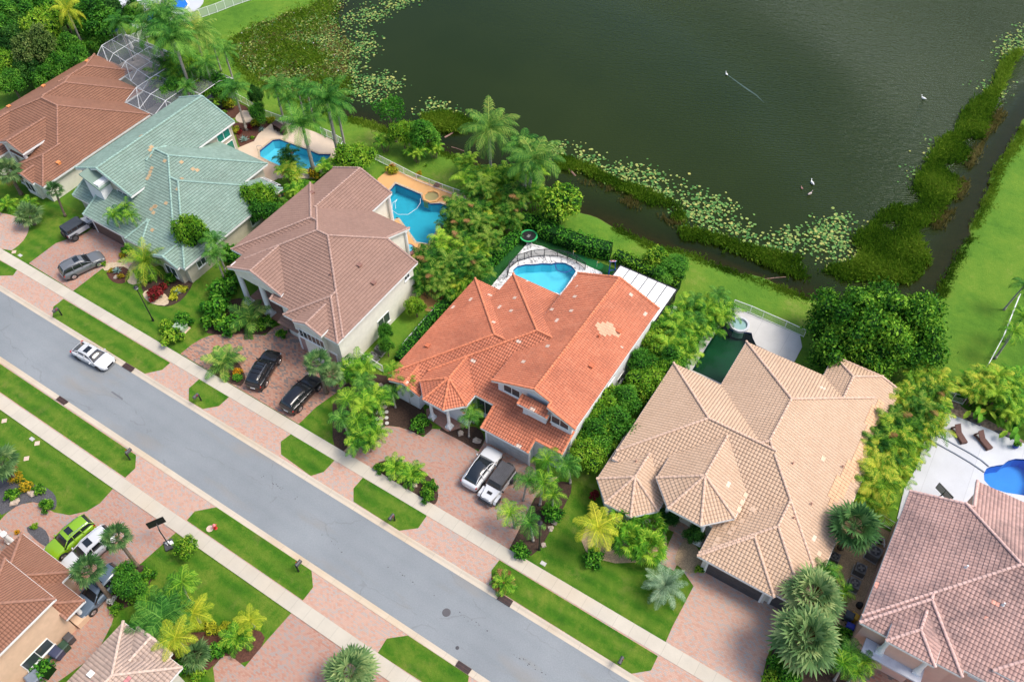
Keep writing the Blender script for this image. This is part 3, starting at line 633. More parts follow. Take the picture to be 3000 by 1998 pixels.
def house(name, loc, blocks, mats, label, cat='house', course=0.34, grp=None, fascia=0.22, rake_cap=True, open_rects=()):
    """mats: roof, riser, cap, wall, trim"""
    root = empty(name, (loc[0], loc[1], 0), label=label, cat=cat, group=grp); O = Vector((loc[0], loc[1], 0))
    W3 = lambda x, y, z: (x-O.x, y-O.y, z)
    rf, cp, fa, wa = MB(), MB(), MB(), MB()
    for i, b in enumerate(blocks):
        for p in b.pl:
            n = Vector((p[0], p[1])); t = Vector((-p[1], p[0])); s1 = math.sqrt(1+p[4]**2)
            for P in roof_pieces(blocks, i, p):
                vv = [(p[2]-p[0]*x-p[1]*y)*s1 for x, y in P]; v0, v1 = min(vv), max(vv)
                k = math.floor(v0/course+1e-6)
                while k*course < v1-1e-6:
                    lo, hi = k*course, (k+1)*course; Q = P
                    # v>=lo  <=> n.p <= d-lo/s1
                    Q = clip2(Q, p[0], p[1], p[2]-lo/s1); Q = clip2(Q, -p[0], -p[1], -(p[2]-hi/s1)) if len(Q) > 2 else Q
                    k += 1
                    if len(Q) < 3 or abs(area(Q)) < 2e-4: continue
                    Q = ccw(Q)
                    def zz(x, y):
                        v = (p[2]-p[0]*x-p[1]*y)*s1; return zp(p, x, y)+.02+.055*(1-(v-lo)/course)
                    uv = [(t.x*x+t.y*y, (p[2]-p[0]*x-p[1]*y)*s1) for x, y in Q]
                    # keep uv v strictly inside the course so the per-tile cell is stable
                    uv = [(a, min(max(c, lo+.002), hi-.002)) for a, c in uv]
                    rf.face([W3(x, y, zz(x, y)) for x, y in Q], 0, uv)
                    for a in range(len(Q)):
                        A, B = Q[a], Q[(a+1) % len(Q)]
                        va = (p[2]-p[0]*A[0]-p[1]*A[1])*s1; vb = (p[2]-p[0]*B[0]-p[1]*B[1])*s1
                        if abs(va-lo) < 1e-4 and abs(vb-lo) < 1e-4 and math.hypot(A[0]-B[0], A[1]-B[1]) > .01:
                            za, zb = zp(p, *A), zp(p, *B)
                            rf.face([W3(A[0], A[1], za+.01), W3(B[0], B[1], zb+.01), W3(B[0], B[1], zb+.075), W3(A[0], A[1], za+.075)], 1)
                # soffit under the tiles
                rf.face([W3(x, y, zp(p, x, y)-.10) for x, y in reversed(ccw(P))], 2)
        # hips and ridges
        if b.caps:
            for a in range(len(b.pl)):
                for c in range(a+1, len(b.pl)):
                    p, q = b.pl[a], b.pl[c]; pl, ql = zlin(p), zlin(q); A, B, C = pl[0]-ql[0], pl[1]-ql[1], ql[2]-pl[2]
                    nn = A*A+B*B
                    if nn < 1e-6: continue
                    ox, oy = A*C/nn, B*C/nn; dx, dy = -B/math.sqrt(nn), A/math.sqrt(nn); lo, hi = -400.0, 400.0
                    cons = b.hp()+[(pl[0]-zlin(r)[0], pl[1]-zlin(r)[1], zlin(r)[2]-pl[2]+1e-6) for r in b.pl if r is not p and r is not q]
                    P, Q = (ox+dx*lo, oy+dy*lo), (ox+dx*hi, oy+dy*hi); l, h = 0.0, 1.0
                    for aa, bb, cc in cons: l, h = _cut(l, h, aa*P[0]+bb*P[1]-cc, aa*Q[0]+bb*Q[1]-cc)
                    if h-l < 1e-5: continue
                    P, Q = lerp2(P, Q, l), lerp2(P, Q, h)
                    for t0, t1 in seg_sub(blocks, i, P, Q, lambda t: zp(p, *lerp2(P, Q, t)), None):
                        U, V = lerp2(P, Q, t0), lerp2(P, Q, t1)
                        if math.hypot(U[0]-V[0], U[1]-V[1]) < .15: continue
                        cap_run(cp, W3(U[0], U[1], zp(p, *U)+.06), W3(V[0], V[1], zp(p, *V)+.06))
        # outer edges: fascia, rake tiles
        ft = ccw(b.foot()); n = len(ft)
        for a in range(n):
            P, Q = ft[a], ft[(a+1) % n]; L = math.hypot(Q[0]-P[0], Q[1]-P[1])
            if L < .05: continue
            m_ = lerp2(P, Q, .5); eave = any(abs(zp(p, *m_)-p[3]) < .02 and abs(zp(p, *P)-p[3]) < .02 and abs(zp(p, *Q)-p[3]) < .02 and b.z(*m_) > p[3]-.02 for p in b.pl)
            # breakpoints where the active plane changes
            ts = {0.0, 1.0}
            for x in range(len(b.pl)):
                for y in range(x+1, len(b.pl)):
                    f0 = zp(b.pl[x], *P)-zp(b.pl[y], *P); f1 = zp(b.pl[x], *Q)-zp(b.pl[y], *Q)
                    if f0*f1 < 0: ts.add(f0/(f0-f1))
            ts = sorted(ts)
            for t0, t1 in zip(ts, ts[1:]):
                if t1-t0 < 1e-4: continue
                U, V = lerp2(P, Q, t0), lerp2(P, Q, t1)
                for s0, s1_ in seg_sub(blocks, i, U, V, lambda t: b.z(*U)*(1-t)+b.z(*V)*t-.1, 0):
                    X, Y = lerp2(U, V, s0), lerp2(U, V, s1_); zx, zy = b.z(*X), b.z(*Y)
                    nx, ny = (Y[1]-X[1])/max(L, 1e-6), -(Y[0]-X[0])/max(L, 1e-6); l2 = math.hypot(Y[0]-X[0], Y[1]-X[1])
                    if l2 < .05: continue
                    ux, uy = (Y[1]-X[1])/l2*.03, -(Y[0]-X[0])/l2*.03
                    c = [W3(X[0], X[1], zx-fascia), W3(Y[0], Y[1], zy-fascia), W3(Y[0]+ux, Y[1]+uy, zy-fascia), W3(X[0]+ux, X[1]+uy, zx-fascia),
                         W3(X[0], X[1], zx+.015), W3(Y[0], Y[1], zy+.015), W3(Y[0]+ux, Y[1]+uy, zy+.015), W3(X[0]+ux, X[1]+uy, zx+.015)]
                    fa.mesh(c, [(0, 1, 2, 3), (7, 6, 5, 4), (3, 2, 6, 7), (1, 0, 4, 5), (0, 3, 7, 4), (2, 1, 5, 6)])
                    if not eave and rake_cap and l2 > .3: cap_run(cp, W3(X[0]-ux*2, X[1]-uy*2, zx+.05), W3(Y[0]-ux*2, Y[1]-uy*2, zy+.05), 0.11)
        # walls
        if b.wall:
            ft = ccw(b.foot(b.ov, .35)); n = len(ft)
            for a in range(n):
                P, Q = ft[a], ft[(a+1) % n]
                if math.hypot(Q[0]-P[0], Q[1]-P[1]) < .05: continue
                ts = {0.0, 1.0}
                for x in range(len(b.pl)):
                    for y in range(x+1, len(b.pl)):
                        f0 = zp(b.pl[x], *P)-zp(b.pl[y], *P); f1 = zp(b.pl[x], *Q)-zp(b.pl[y], *Q)
                        if f0*f1 < 0: ts.add(f0/(f0-f1))
                ts = sorted(ts)
                for t0, t1 in zip(ts, ts[1:]):
                    U, V = lerp2(P, Q, t0), lerp2(P, Q, t1)
                    for s0, s1_ in seg_sub(blocks, i, U, V, lambda t: b.z(*U)*(1-t)+b.z(*V)*t, .05, True):
                        X0, Y0 = lerp2(U, V, s0), lerp2(U, V, s1_)
                        parts = [(0.0, 1.0)]
                        if b.base < .5:
                            for rx0, rx1, ry0, ry1 in open_rects:
                                lo, hi = 0.0, 1.0
                                for aa, bb, cc in ((1, 0, rx1), (-1, 0, -rx0), (0, 1, ry1), (0, -1, -ry0)): lo, hi = _cut(lo, hi, aa*X0[0]+bb*X0[1]-cc, aa*Y0[0]+bb*Y0[1]-cc)
                                if hi-lo > 1e-3: parts = [q for q in ((0.0, lo), (hi, 1.0)) if q[1]-q[0] > 1e-3]
                        for k0, k1 in parts:
                          X, Y = lerp2(X0, Y0, k0), lerp2(X0, Y0, k1)
                          wa.face([W3(X[0], X[1], b.base), W3(Y[0], Y[1], b.base), W3(Y[0], Y[1], b.z(*Y)-.11), W3(X[0], X[1], b.z(*X)-.11)])
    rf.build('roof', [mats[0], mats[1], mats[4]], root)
    cp.build('ridge_tiles', mats[2], root); fa.build('fascia', mats[4], root); wa.build('wall', mats[3], root)
    root['_o'] = 0
    return root
def _frame(root, x, y, z, d):
    """wall frame: origin at world x,y,z, local x along the wall, local y outwards"""
    n = Vector((*DIR[d], 0)); t = Vector((-n.y, n.x, 0))*-1
    m = Matrix(((t.x, n.x, 0, x-root.location.x), (t.y, n.y, 0, y-root.location.y), (t.z, n.z, 1, z), (0, 0, 0, 1))); return m
def window(root, x, y, z, w, h, d, glass='window', div=2, shutter=False, sill=True):
    mm = _frame(root, x, y, z, d); mb = MB(); t = .07
    for a in ((-w/2, w/2, -.02, .07, h/2-t, h/2), (-w/2, w/2, -.02, .07, -h/2, -h/2+t), (-w/2, -w/2+t, -.02, .07, -h/2+t, h/2-t), (w/2-t, w/2, -.02, .07, -h/2+t, h/2-t)): mb.box(*a, M=mm)
    for k in range(1, div): xx = -w/2+w*k/div; mb.box(xx-.03, xx+.03, -.02, .06, -h/2+t, h/2-t, M=mm)
    wd = mb.build('window', M['white'], root)
    g = MB(); g.box(-w/2+t, w/2-t, -.015, .03, -h/2+t, h/2-t, M=mm); g.build('pane', M[glass], wd)
    if sill: s = MB(); s.box(-w/2-.06, w/2+.06, -.02, .13, -h/2-.1, -h/2-.005, M=mm); s.build('sill', M['white'], wd)
    return wd
def garage_door(root, x, y, w, h, d, mat, z=0.0):
    mm = _frame(root, x, y, z, d); mb = MB()
    for k in range(5): mb.box(-w/2, w/2, -.03, .05, h*k/5+.012, h*(k+1)/5-.012, M=mm)
    g = mb.build('garage_door', mat, root); f = MB()
    f.box(-w/2-.18, -w/2, -.02, .1, 0, h, M=mm); f.box(w/2, w/2+.18, -.02, .1, 0, h, M=mm); f.box(-w/2-.18, w/2+.18, -.02, .1, h, h+.2, M=mm); f.build('door_frame', M['white'], root)
    return g
def column(root, x, y, z0, z1, r=.2, mat='white', sq=.36, name='column'):
    mb = MB(); cx, cy = x-root.location.x, y-root.location.y
    mb.box(cx-sq, cx+sq, cy-sq, cy+sq, z0, z0+.25); mb.lathe(cx, cy, [(sq*.95, z0+.25), (sq*.9, z0+.45), (r*1.25, z0+.62), (r, z0+.8), (r*.86, z1-.3), (r*1.1, z1-.25), (r*1.35, z1-.08)], 16)
    mb.box(cx-sq*.8, cx+sq*.8, cy-sq*.8, cy+sq*.8, z1-.08, z1)
    return mb.build(name, M[mat], root)
def roof_vents(root, items, blocks, mat):
    for x, y, k in items:
        z = max(b.z(x, y) for b in blocks if all(a*x+bb*y <= c for a, bb, c in b.hp())); X, Y = x-root.location.x, y-root.location.y; mb = MB()
        if k == 'p': mb.tube((X, Y, z-.1), (X, Y, z+.38), .07, n=10); mb.tube((X, Y, z+.0), (X, Y, z+.12), .14, .08, n=10)
        else: mb.box(X-.2, X+.2, Y-.2, Y+.2, z-.1, z+.22); mb.box(X-.24, X+.24, Y-.24, Y+.24, z+.22, z+.27)
        mb.build('vent_pipe' if k == 'p' else 'roof_vent', mat, root)
def loose_tiles(root, lst, blocks, mat, name='patch_tile', w=.28, h=.36):
    mb = MB()
    for x, y in lst:
        c = [b for b in blocks if all(a*x+bb*y <= cc for a, bb, cc in b.hp())]
        if not c: continue
        b = max(c, key=lambda q: q.z(x, y)); p = min(b.pl, key=lambda q: zp(q, x, y)); n = Vector((p[0], p[1])); t = Vector((-n.y, n.x))
        cs = []
        for a, q in ((-1, -1), (1, -1), (1, 1), (-1, 1)):
            P = Vector((x, y))+t*(a*w/2)-n*(q*h/2); cs.append((P.x-root.location.x, P.y-root.location.y, zp(p, P.x, P.y)+.085))
        mb.mesh(cs+[(a, b_, c_-.06) for a, b_, c_ in cs], [(0, 1, 2, 3), (4, 5, 1, 0), (5, 6, 2, 1), (6, 7, 3, 2), (7, 4, 0, 3)])
    mb.build(name, mat, root)

T = {}
T['brown'] = tile_mat('tile_brown', (0.248, 0.115, 0.068), (0.202, 0.092, 0.053), (0.294, 0.143, 0.085), (.5, .3, .2), dirt=.12, bw=.33, flat=True)
T['green'] = tile_mat('tile_green', (0.205, 0.30, 0.245), (0.155, 0.235, 0.19), (0.28, 0.38, 0.32), (.5, .55, .5), dirt=.35, dirtc=(.12, .15, .12), bw=.36, flat=True)
T['taupe'] = tile_mat('tile_taupe', (0.285, 0.170, 0.128), (0.246, 0.145, 0.109), (0.327, 0.200, 0.153), (.5, .4, .35), dirt=.12, bw=.33, flat=True)
T['orange'] = tile_mat('tile_orange', (0.57, 0.185, 0.095), (0.49, 0.145, 0.072), (0.63, 0.24, 0.135), (0.68, 0.50, 0.40), 0.012, dirt=.42, bw=.26, dirtc=(.20, .06, .035))
T['tan'] = tile_mat('tile_tan', (0.56, 0.385, 0.26), (0.50, 0.335, 0.22), (0.61, 0.43, 0.30), (.76, .6, .46), 0.004, dirt=.06)
T['pink'] = tile_mat('tile_pink', (0.462, 0.286, 0.244), (0.353, 0.210, 0.185), (0.554, 0.361, 0.319), (.75, .35, .26), 0.008, dirt=.9, dirtc=(.17, .115, .11))
T['brown2'] = tile_mat('tile_brown_near', (0.27, 0.125, 0.075), (0.235, 0.105, 0.062), (0.31, 0.145, 0.09), (.5, .3, .2), dirt=.05, bw=.24)
T['weather'] = tile_mat('tile_weathered', (0.46, 0.34, 0.27), (0.33, 0.24, 0.19), (0.58, 0.43, 0.34), (.5, .2, .2), 0.01, dirt=.5, dirtc=(.22, .17, .15))
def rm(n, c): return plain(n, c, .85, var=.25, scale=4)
RK = {'brown': rm('tile_edge_shade_brown', (.085, .035, .025)), 'green': rm('tile_edge_shade_green', (.07, .10, .08)), 'taupe': rm('tile_edge_shade_taupe', (.11, .06, .05)), 'orange': rm('tile_edge_shade_orange', (.09, .022, .012)), 'tan': rm('tile_edge_shade_tan', (.27, .155, .10)), 'pink': rm('tile_edge_shade_pink', (.15, .09, .08)), 'weather': rm('tile_edge_shade_weathered', (.16, .11, .085))}  # riser colours darkened to paint in the shade of the open tile ends
CK = {'brown': rm('ridge_brown', (.31, .16, .11)), 'green': rm('ridge_green', (.26, .39, .335)), 'taupe': rm('ridge_taupe', (.38, .25, .205)), 'orange': rm('ridge_orange', (.60, .20, .10)), 'tan': rm('ridge_tan', (.60, .42, .31)), 'pink': rm('ridge_pink', (.60, .40, .35)), 'weather': rm('ridge_weathered', (.55, .42, .34))}
WK = {'cream': plain('stucco_cream', (.74, .71, .61), .85, var=.06), 'white': plain('stucco_white', (.70, .71, .72), .85, var=.05), 'beige': plain('stucco_beige', (.46, .42, .33), .85, var=.07), 'pink': plain('stucco_pink', (.68, .43, .34), .85, var=.06), 'peach': plain('stucco_peach', (.66, .46, .31), .85, var=.06), 'pale': plain('stucco_pale', (.6, .58, .52), .85, var=.06)}

# A: brown roofed bungalow, far left
BA = [Block(3, W=-110, E=-102, N=58.6, clips=[('S', 50)]), Block(3, W=-110, E=-97.05, N=56.05, clips=[('S', 46)]), Block(3, E=-92, N=52.8, S=37.9, W=-110, clips=[]),
      Block(3, W=-110, E=-101.6, clips=[('S', 33), ('N', 50)]), Block(4.35, W=-102.2, E=-97.5, clips=[('S', 37.6), ('N', 43.5)], base=3.5), Block(3, W=-98.4, E=-91.9, S=35.6, clips=[('N', 41.5)]),
      Block(3, W=-97, E=-93.5, clips=[('S', 35.3), ('N', 37.4)])]
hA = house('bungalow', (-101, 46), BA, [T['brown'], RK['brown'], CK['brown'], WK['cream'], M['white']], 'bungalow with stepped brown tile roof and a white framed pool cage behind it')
window(hA, -95.3, 35.61, 1.5, 1.6, 1.5, 'S'); window(hA, -97.5, 36.0, 1.5, 1.0, 1.4, 'S')
for x in (-101.6, -98.1): column(hA, x, 38.0, 0, 4.3, .25)
roof_vents(hA, [(-107.8, 55), (-108, 48), (-108.4, 43.5), (-94.0, 38.9)][0:0] or [(-107.8, 56, 'b'), (-108.5, 49, 'b'), (-108.6, 43.5, 'b'), (-93.2, 39.3, 'b')], BA, plain('vent_orange', (.7, .25, .08), .6))
# B: green roofed house
BB = [Block(5.5, W=-88, E=-78.2, clips=[('S', 38.6), ('N', 55.5)]), Block(3, E=(-70.4, 4), N=(52.7, 4), S=34.9, clips=[('W', -80.5)]), Block(3, E=-66.6, N=50.95, S=34.9, clips=[('W', -76.5)]),
      Block(3, S=34.9, clips=[('W', -83.7), ('E', -77.6), ('N', 39.6)]), Block(3, S=36.55, clips=[('W', -87.6), ('E', -79), ('N', 39.6)]),
      Block(3, W=-77.85, E=-71.9, S=34.75, SW=(.70711*(74.87-37.7)+2.97, 3), SE=(.70711*(-74.87-37.7)+2.97, 3), clips=[('N', 41)]),
      Block(3, W=-71.35, E=-67.3, clips=[('S', 34.5), ('N', 37.2)]), Block(3, E=-78.1, clips=[('W', -84), ('S', 37.7), ('N', 39), ('E', -81.9)])][:7]
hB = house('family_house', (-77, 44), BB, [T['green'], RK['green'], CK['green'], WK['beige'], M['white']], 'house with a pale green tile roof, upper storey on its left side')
window(hB, -85.6, 38.96, 4.6, 1.9, 1.1, 'S'); window(hB, -80.4, 38.96, 4.5, 1.9, 1.1, 'S'); window(hB, -67.1, 46.0, 1.5, 1.2, 1.2, 'E'); window(hB, -67.1, 37.4, 1.7, 1.3, 1.0, 'E')
window(hB, -69.4, 34.86, 1.3, 1.8, 1.5, 'S'); garage_door(hB, -80.6, 35.41, 5.0, 2.3, 'S', plain('garage_brown', (.12, .075, .06), .6))
window(hB, -78.7, 53.6, 4.4, 2.2, 1.3, 'E', 'green_glass'); window(hB, -78.7, 53.6, 2.3, 2.2, 1.6, 'E', 'green_glass', sill=False)
mb = MB(); mb.box(-84.6+77, -82.1+77, 37.4-44, 38.9-44, 2.9, 6.3); mb.build('chimney_box', WK['white'], hB)
mb = MB(); mb.mesh([(-84.8+77, 37.2-44, 7.0), (-81.9+77, 37.2-44, 5.9), (-81.9+77, 38.9-44, 5.9), (-84.8+77, 38.9-44, 7.0), (-84.8+77, 37.2-44, 6.8), (-81.9+77, 37.2-44, 5.7), (-81.9+77, 38.9-44, 5.7), (-84.8+77, 38.9-44, 6.8)], [(0, 1, 2, 3), (7, 6, 5, 4), (0, 4, 5, 1), (1, 5, 6, 2), (3, 7, 4, 0)]); mb.build('small_roof', T['green'], hB)
loose_tiles(hB, [(-83.4+i*.3, 47+.1*i) for i in range(0)]+[tuple(at('C', x, y, 4.6))[:2] for x, y in ((820, 180), (830, 200), (915, 265), (900, 290), (900, 350), (905, 445), (885, 470), (870, 495), (845, 515), (850, 750), (885, 735), (900, 735), (870, 780), (1015, 725), (1050, 410), (1210, 400), (1310, 430), (1350, 430), (835, 910), (1155, 635), (1200, 530))], BB, plain('patch_tile_tan', (.45, .31, .17), .8), w=.42)
# C: brown-pink two storey house
BC = [Block(5.5, N=51.5, S=35.25, E=-43.4, W=(-59.8, 6.05), clips=[('N', 47.7), ('W', -53.3)]), Block(5.5, N=51.5, S=35.25, E=-43.4, W=(-59.8, 6.05), clips=[('E', -47.35), ('W', -53.3)]), Block(5.5, N=51.5, S=35.25, E=-43.4, W=(-59.8, 6.05), clips=[('E', -53.2), ('S', 37.6)]),
      Block(6.05, W=-59.8, E=-52.2, clips=[('S', 35.9), ('N', 41.2)], base=5.0), Block(5.5, W=-62, S=38.5, N=51.5, clips=[('E', -54)]), Block(5.5, W=-61.45, E=-52.7, clips=[('N', 55.2), ('S', 47)]),
      Block(5.5, W=-50.6, E=-43.4, S=34.4, clips=[('N', 40)]), Block(5.9, W=-48.85, E=-45.15, clips=[('S', 34.0), ('N', 37.3)])]
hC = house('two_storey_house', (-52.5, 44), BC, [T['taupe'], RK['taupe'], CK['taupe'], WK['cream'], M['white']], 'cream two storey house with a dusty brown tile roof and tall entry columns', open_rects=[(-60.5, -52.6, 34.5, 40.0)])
mb = MB(); mb.box(-59.4+52.5, -52.4+52.5, 40.0-44, 40.2-44, 0, 5.6); mb.box(-52.6+52.5, -52.4+52.5, 35.75-44, 40.0-44, 0, 5.6); mb.build('porch_wall', WK['cream'], hC); mb = MB(); mb.box(-57.0+52.5, -55.0+52.5, 39.93-44, 39.99-44, .16, 2.9); mb.build('entry_door', M['dark_grey'], hC)
for x in (-59.3, -56.1, -52.9): column(hC, x, 36.6, .16, 6.2, .3, 'col_pink' if 'col_pink' in M else 'white', .45)
mb = MB(); mb.box(-59.6+52.5, -52.5+52.5, 36.35-44, 36.6-44, 5.3, 6.0); mb.build('entry_beam', WK['cream'], hC)
window(hC, -43.9, 46.2, 4.4, .9, .8, 'E'); window(hC, -43.9, 41.6, 1.6, 2.0, 1.5, 'E'); window(hC, -47.1, 34.34, 4.0, 3.4, 1.2, 'S', div=6); garage_door(hC, -47.2, 34.89, 5.0, 2.3, 'S', plain('garage_pink', (.42, .27, .23), .6))
b_ = Block(3.2, S=34.5, clips=[('W', -52.4), ('E', -49.7), ('N', 36.6)]); mb = MB()
for k in range(6): y0 = 34.6+k*.35; mb.box(-52.4+52.5, -49.6+52.5, y0-44, y0+.36-44, 2.95+k*.15, 3.07+k*.15)
mb.build('canopy_roof', T['taupe'], hC)
for x, y in ((-47.6, 47.8), (-47.6, 51.0), (-52.9, 54.8)): column(hC, x, y, 0, 5.4, .2, sq=.28)
mb = MB(); mb.box(-52.2+52.5, -47.8+52.5, 51-44, 51.1-44, 3.0, 3.9); mb.box(-52.2+52.5, -47.8+52.5, 48-44, 51-44, 2.8, 2.95); mb.build('balcony', M['white'], hC)
roof_vents(hC, [(-59.8, 49.6, 'b'), (-47.2, 42.9, 'b'), (-45.0, 42.3, 'b'), (-48.6, 40.0, 'p')], BC, plain('vent_brown', (.25, .13, .1), .6))
# D: orange roofed house
SWd = lambda cx, cy, r: .70711*(-cx-cy)+r
SEd = lambda cx, cy, r: .70711*(cx-cy)+r
BD = [Block(6.1, W=-27.65, E=-18.2, clips=[('S', 38.4), ('N', 55.0)]), Block(6.1, E=-18.2, W=-27.65, clips=[('W', -21.2), ('S', 37.8), ('N', 41)]), Block(3, W=-38.2, N=50.9, S=35.5, clips=[('E', -29)]),
      Block(4, W=-34.5, N=52.9, S=37.35, clips=[('E', -25)]), Block(4, W=-34.5, E=-28.95, S=34.25, SW=(SWd(-31.72, 37.03, 2.8), 4), SE=(SEd(-31.72, 37.03, 2.8), 4), clips=[('N', 41.5)], wall=False),
      Block(3, W=-37.7, E=-33.9, clips=[('S', 34.85), ('N', 37.5)]), Block(3, S=35.05, clips=[('W', -26.8), ('E', -21.5), ('N', 39.3)]), Block(3, S=35.05, clips=[('W', -26.8), ('E', -18.6), ('S', 36.3), ('N', 39.3)]),
      Block(6.1, S=37.45, clips=[('W', -24.2), ('E', -21.0), ('N', 39.2)])]
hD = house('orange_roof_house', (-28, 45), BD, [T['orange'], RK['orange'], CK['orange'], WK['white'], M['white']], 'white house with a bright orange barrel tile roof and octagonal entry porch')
window(hD, -25.6, 38.76, 5.55, 1.9, 1.15, 'S'); window(hD, -19.95, 38.16, 5.45, 1.9, 1.15, 'S'); window(hD, -28.2, 37.86, 1.9, 2.0, 2.2, 'S', sill=False)
garage_door(hD, -24.1, 35.56, 4.7, 2.3, 'S', plain('garage_pale', (.46, .46, .44), .6)); window(hD, -18.7, 48.3, 1.5, 1.4, 1.2, 'E'); window(hD, -18.7, 43.5, 1.5, 1.1, 1.3, 'E'); window(hD, -18.7, 45.9, 4.4, 1.4, 1.1, 'E')
for x, y in ((-34.0, 36.3), (-32.7, 34.95), (-30.6, 34.95), (-29.4, 36.3)): column(hD, x, y, .16, 3.95, .17, sq=.33)
roof_vents(hD, [(-36.6, 40.0, 'b'), (-20.0, 49.5, 'b'), (-20.2, 44.3, 'b'), (-21.2, 47.5, 'p')], BD, plain('vent_red', (.5, .14, .06), .6))
rr = random.Random(3)
dia = []
for r_ in range(8):
    n_ = [0, 1, 2, 3, 3, 2, 1, 1][r_]
    for c_ in range(n_*2): dia.append((-20.9+(c_-n_)*.3*0+ (r_-4)*.33, 49.0+(c_-n_)*.3+ (r_-4)*.1))
loose_tiles(hD, dia, BD, plain('patch_tile_pale', (.60, .36, .23), .8), w=.27)
loose_tiles(hD, [(-22.9+.22, 39.2+.85*i) for i in range(0)]+[tuple(at('e', x, y, 5.5))[:2] for x, y in ((1195, 470), (1490, 522), (1605, 538), (1485, 605), (1450, 602), (1240, 637), (1170, 573), (1125, 655), (1050, 655), (945, 638), (1580, 650), (1215, 975), (1255, 985), (1345, 840), (1420, 900), (1965, 535), (1985, 550), (1300, 1095))][::2], BD, M['patch'] if 'patch' in M else plain('patch_tile_cream', (.62, .46, .36), .8), name='pale_tile', w=.36)
# E: tan roofed house
BE = [Block(3, W=(-14.45, 3.8), N=(51.2, 3.8), S=37.3, clips=[('E', -2), ('S', 38.4)]), Block(3, W=(-9.4, 3.8), N=(57.6, 3.8), E=5.6, S=37.3, clips=[]), Block(3.8, W=-1.35, N=60.6, E=(5.6, 3), clips=[('N', 60.5), ('S', 50)]),
      Block(4.5, W=-10.0, E=-2.55, S=36.0, SW=(SWd(-6.28, 39.73, 3.73), 4.5), SE=(SEd(-6.28, 39.73, 3.73), 4.5), clips=[('N', 45)], wall=False),
      Block(3, W=-14.75, E=-8.6, S=34.3, SW=(SWd(-11.68, 37.38, 3.08), 3), SE=(SEd(-11.68, 37.38, 3.08), 3), clips=[('N', 43)]),
      Block(3, W=-3.9, E=5.6, S=(34.4, 3), clips=[('N', 46)]), Block(3, W=-3.9, E=2.95, S=34.1, clips=[('N', 39)])]
hE = house('tan_roof_house', (-4.5, 47), BE, [T['tan'], RK['tan'], CK['tan'], WK['pale'], M['white']], 'single storey house with a sprawling tan barrel tile roof and two octagonal turrets')
garage_door(hE, -.4, 34.61, 4.9, 2.3, 'S', M['dark_grey']); garage_door(hE, 3.75, 34.91, 1.6, 2.3, 'S', M['dark_grey'])
for x, y in ((-9.2, 38.4), (-8.0, 36.8), (-4.6, 36.8), (-3.3, 38.3)): column(hE, x, y, .1, 4.4, .2)
roof_vents(hE, [(-.3, 45.3, 'p'), (2.5, 43.1, 'p'), (3.6, 48.5, 'p'), (1.7, 40.8, 'p'), (-12.4, 39.0, 'p')], BE, plain('vent_tan', (.5, .3, .22), .6))
# patched strip near the east eave
pt = []
for a in range(6):
    for b_ in range(44):
        x = 4.9-a*.32; y = 58.4-b_*.36
        if (a == 0 and 3 < b_ < 30) or (a == 1 and 1 < b_ < 36) or (a == 2 and 1 < b_ < 38) or (a == 3 and 4 < b_ < 12) or (a == 3 and 24 < b_ < 40) or (a == 4 and 30 < b_ < 38): pt.append((x, y))
loose_tiles(hE, pt, BE, plain('patch_tile_new', (.62, .385, .225), .8), w=.31, h=.34)
loose_tiles(hE, [tuple(at('i', x, y, 4))[:2] for x, y in ((410, 450), (330, 520), (350, 500), (380, 400), (425, 300), (400, 350), (480, 385), (955, 55), (955, 660), (250, 560), (230, 600), (300, 470))], BE, plain('patch_tile_light', (.66, .47, .33), .8), name='light_tile', w=.5)
# F: pink house
BF = [Block(5.5, W=9.2, N=52.1, S=35.1, clips=[('E', 34), ('N', 48.1)]), Block(5.5, W=9.2, N=52.1, S=35.1, clips=[('W', 13.8), ('E', 34)]), Block(5.5, W=9.2, E=16.9, S=34.5, clips=[('N', 40)]),
      Block(6.0, W=11.25, E=14.9, S=33.9, clips=[('N', 37.6)]), Block(6.0, W=18.6, E=24, S=35.95, clips=[('N', 42)])]
hF = house('pink_house', (17, 43), BF, [T['pink'], RK['pink'], CK['pink'], WK['pink'], M['white']], 'pink stucco two storey house with a mildewed pink barrel tile roof')
mb = MB(); mb.box(10.4-17, 15.0-17, 33.6-43, 34.95-43, 2.75, 2.95); mb.build('canopy', plain('canopy_grey', (.55, .57, .62), .6), hF)
window(hF, 18.3, 35.61, 4.7, 1.4, .7, 'S', div=3); window(hF, 13.1, 35.0, 4.2, 2.6, .9, 'S', sill=False)
roof_vents(hF, [(14.5, 42.0, 'p'), (17.6, 40.4, 'p')], BF, M['white_metal'])
for x in (11.6, 14.5): column(hF, x, 34.4, 2.95, 5.7, .2, 'pinkcol' if 'pinkcol' in M else 'white', .3)
# G: brown roofed house bottom left ; H: weathered roof house bottom
BG = [Block(6.0, W=-51.5, E=-45.2, N=2.1, clips=[('S', -14)]), Block(3, W=-54.7, E=-48.05, N=4.5, clips=[('S', -8)]), Block(3, E=-45.1, N=3.4, W=-60, clips=[('W', -50), ('S', 1.5)], wall=False), Block(3, E=-54.9, N=2.3, S=-6, W=-66, clips=[], wall=True)]
hG = house('brown_roof_villa', (-49, -2), BG, [T['brown2'], RK['brown'], CK['brown'], WK['peach'], M['white']], 'peach stucco two storey house with a chocolate brown barrel tile roof')
window(hG, -45.7, -1.6, 1.6, 2.6, 1.4, 'E'); column(hG, -46.0, 2.6, 0, 2.9, .2, sq=.35); column(hG, -56.2, 3.6, 0, 2.9, .2, sq=.3); column(hG, -57.4, 3.6, 0, 2.9, .2, sq=.3)
mb = MB(); mb.box(-47.0+49, -45.4+49, 1.7+2, 2.9+2, 0, .75); mb.build('planter_wall', WK['peach'], hG)
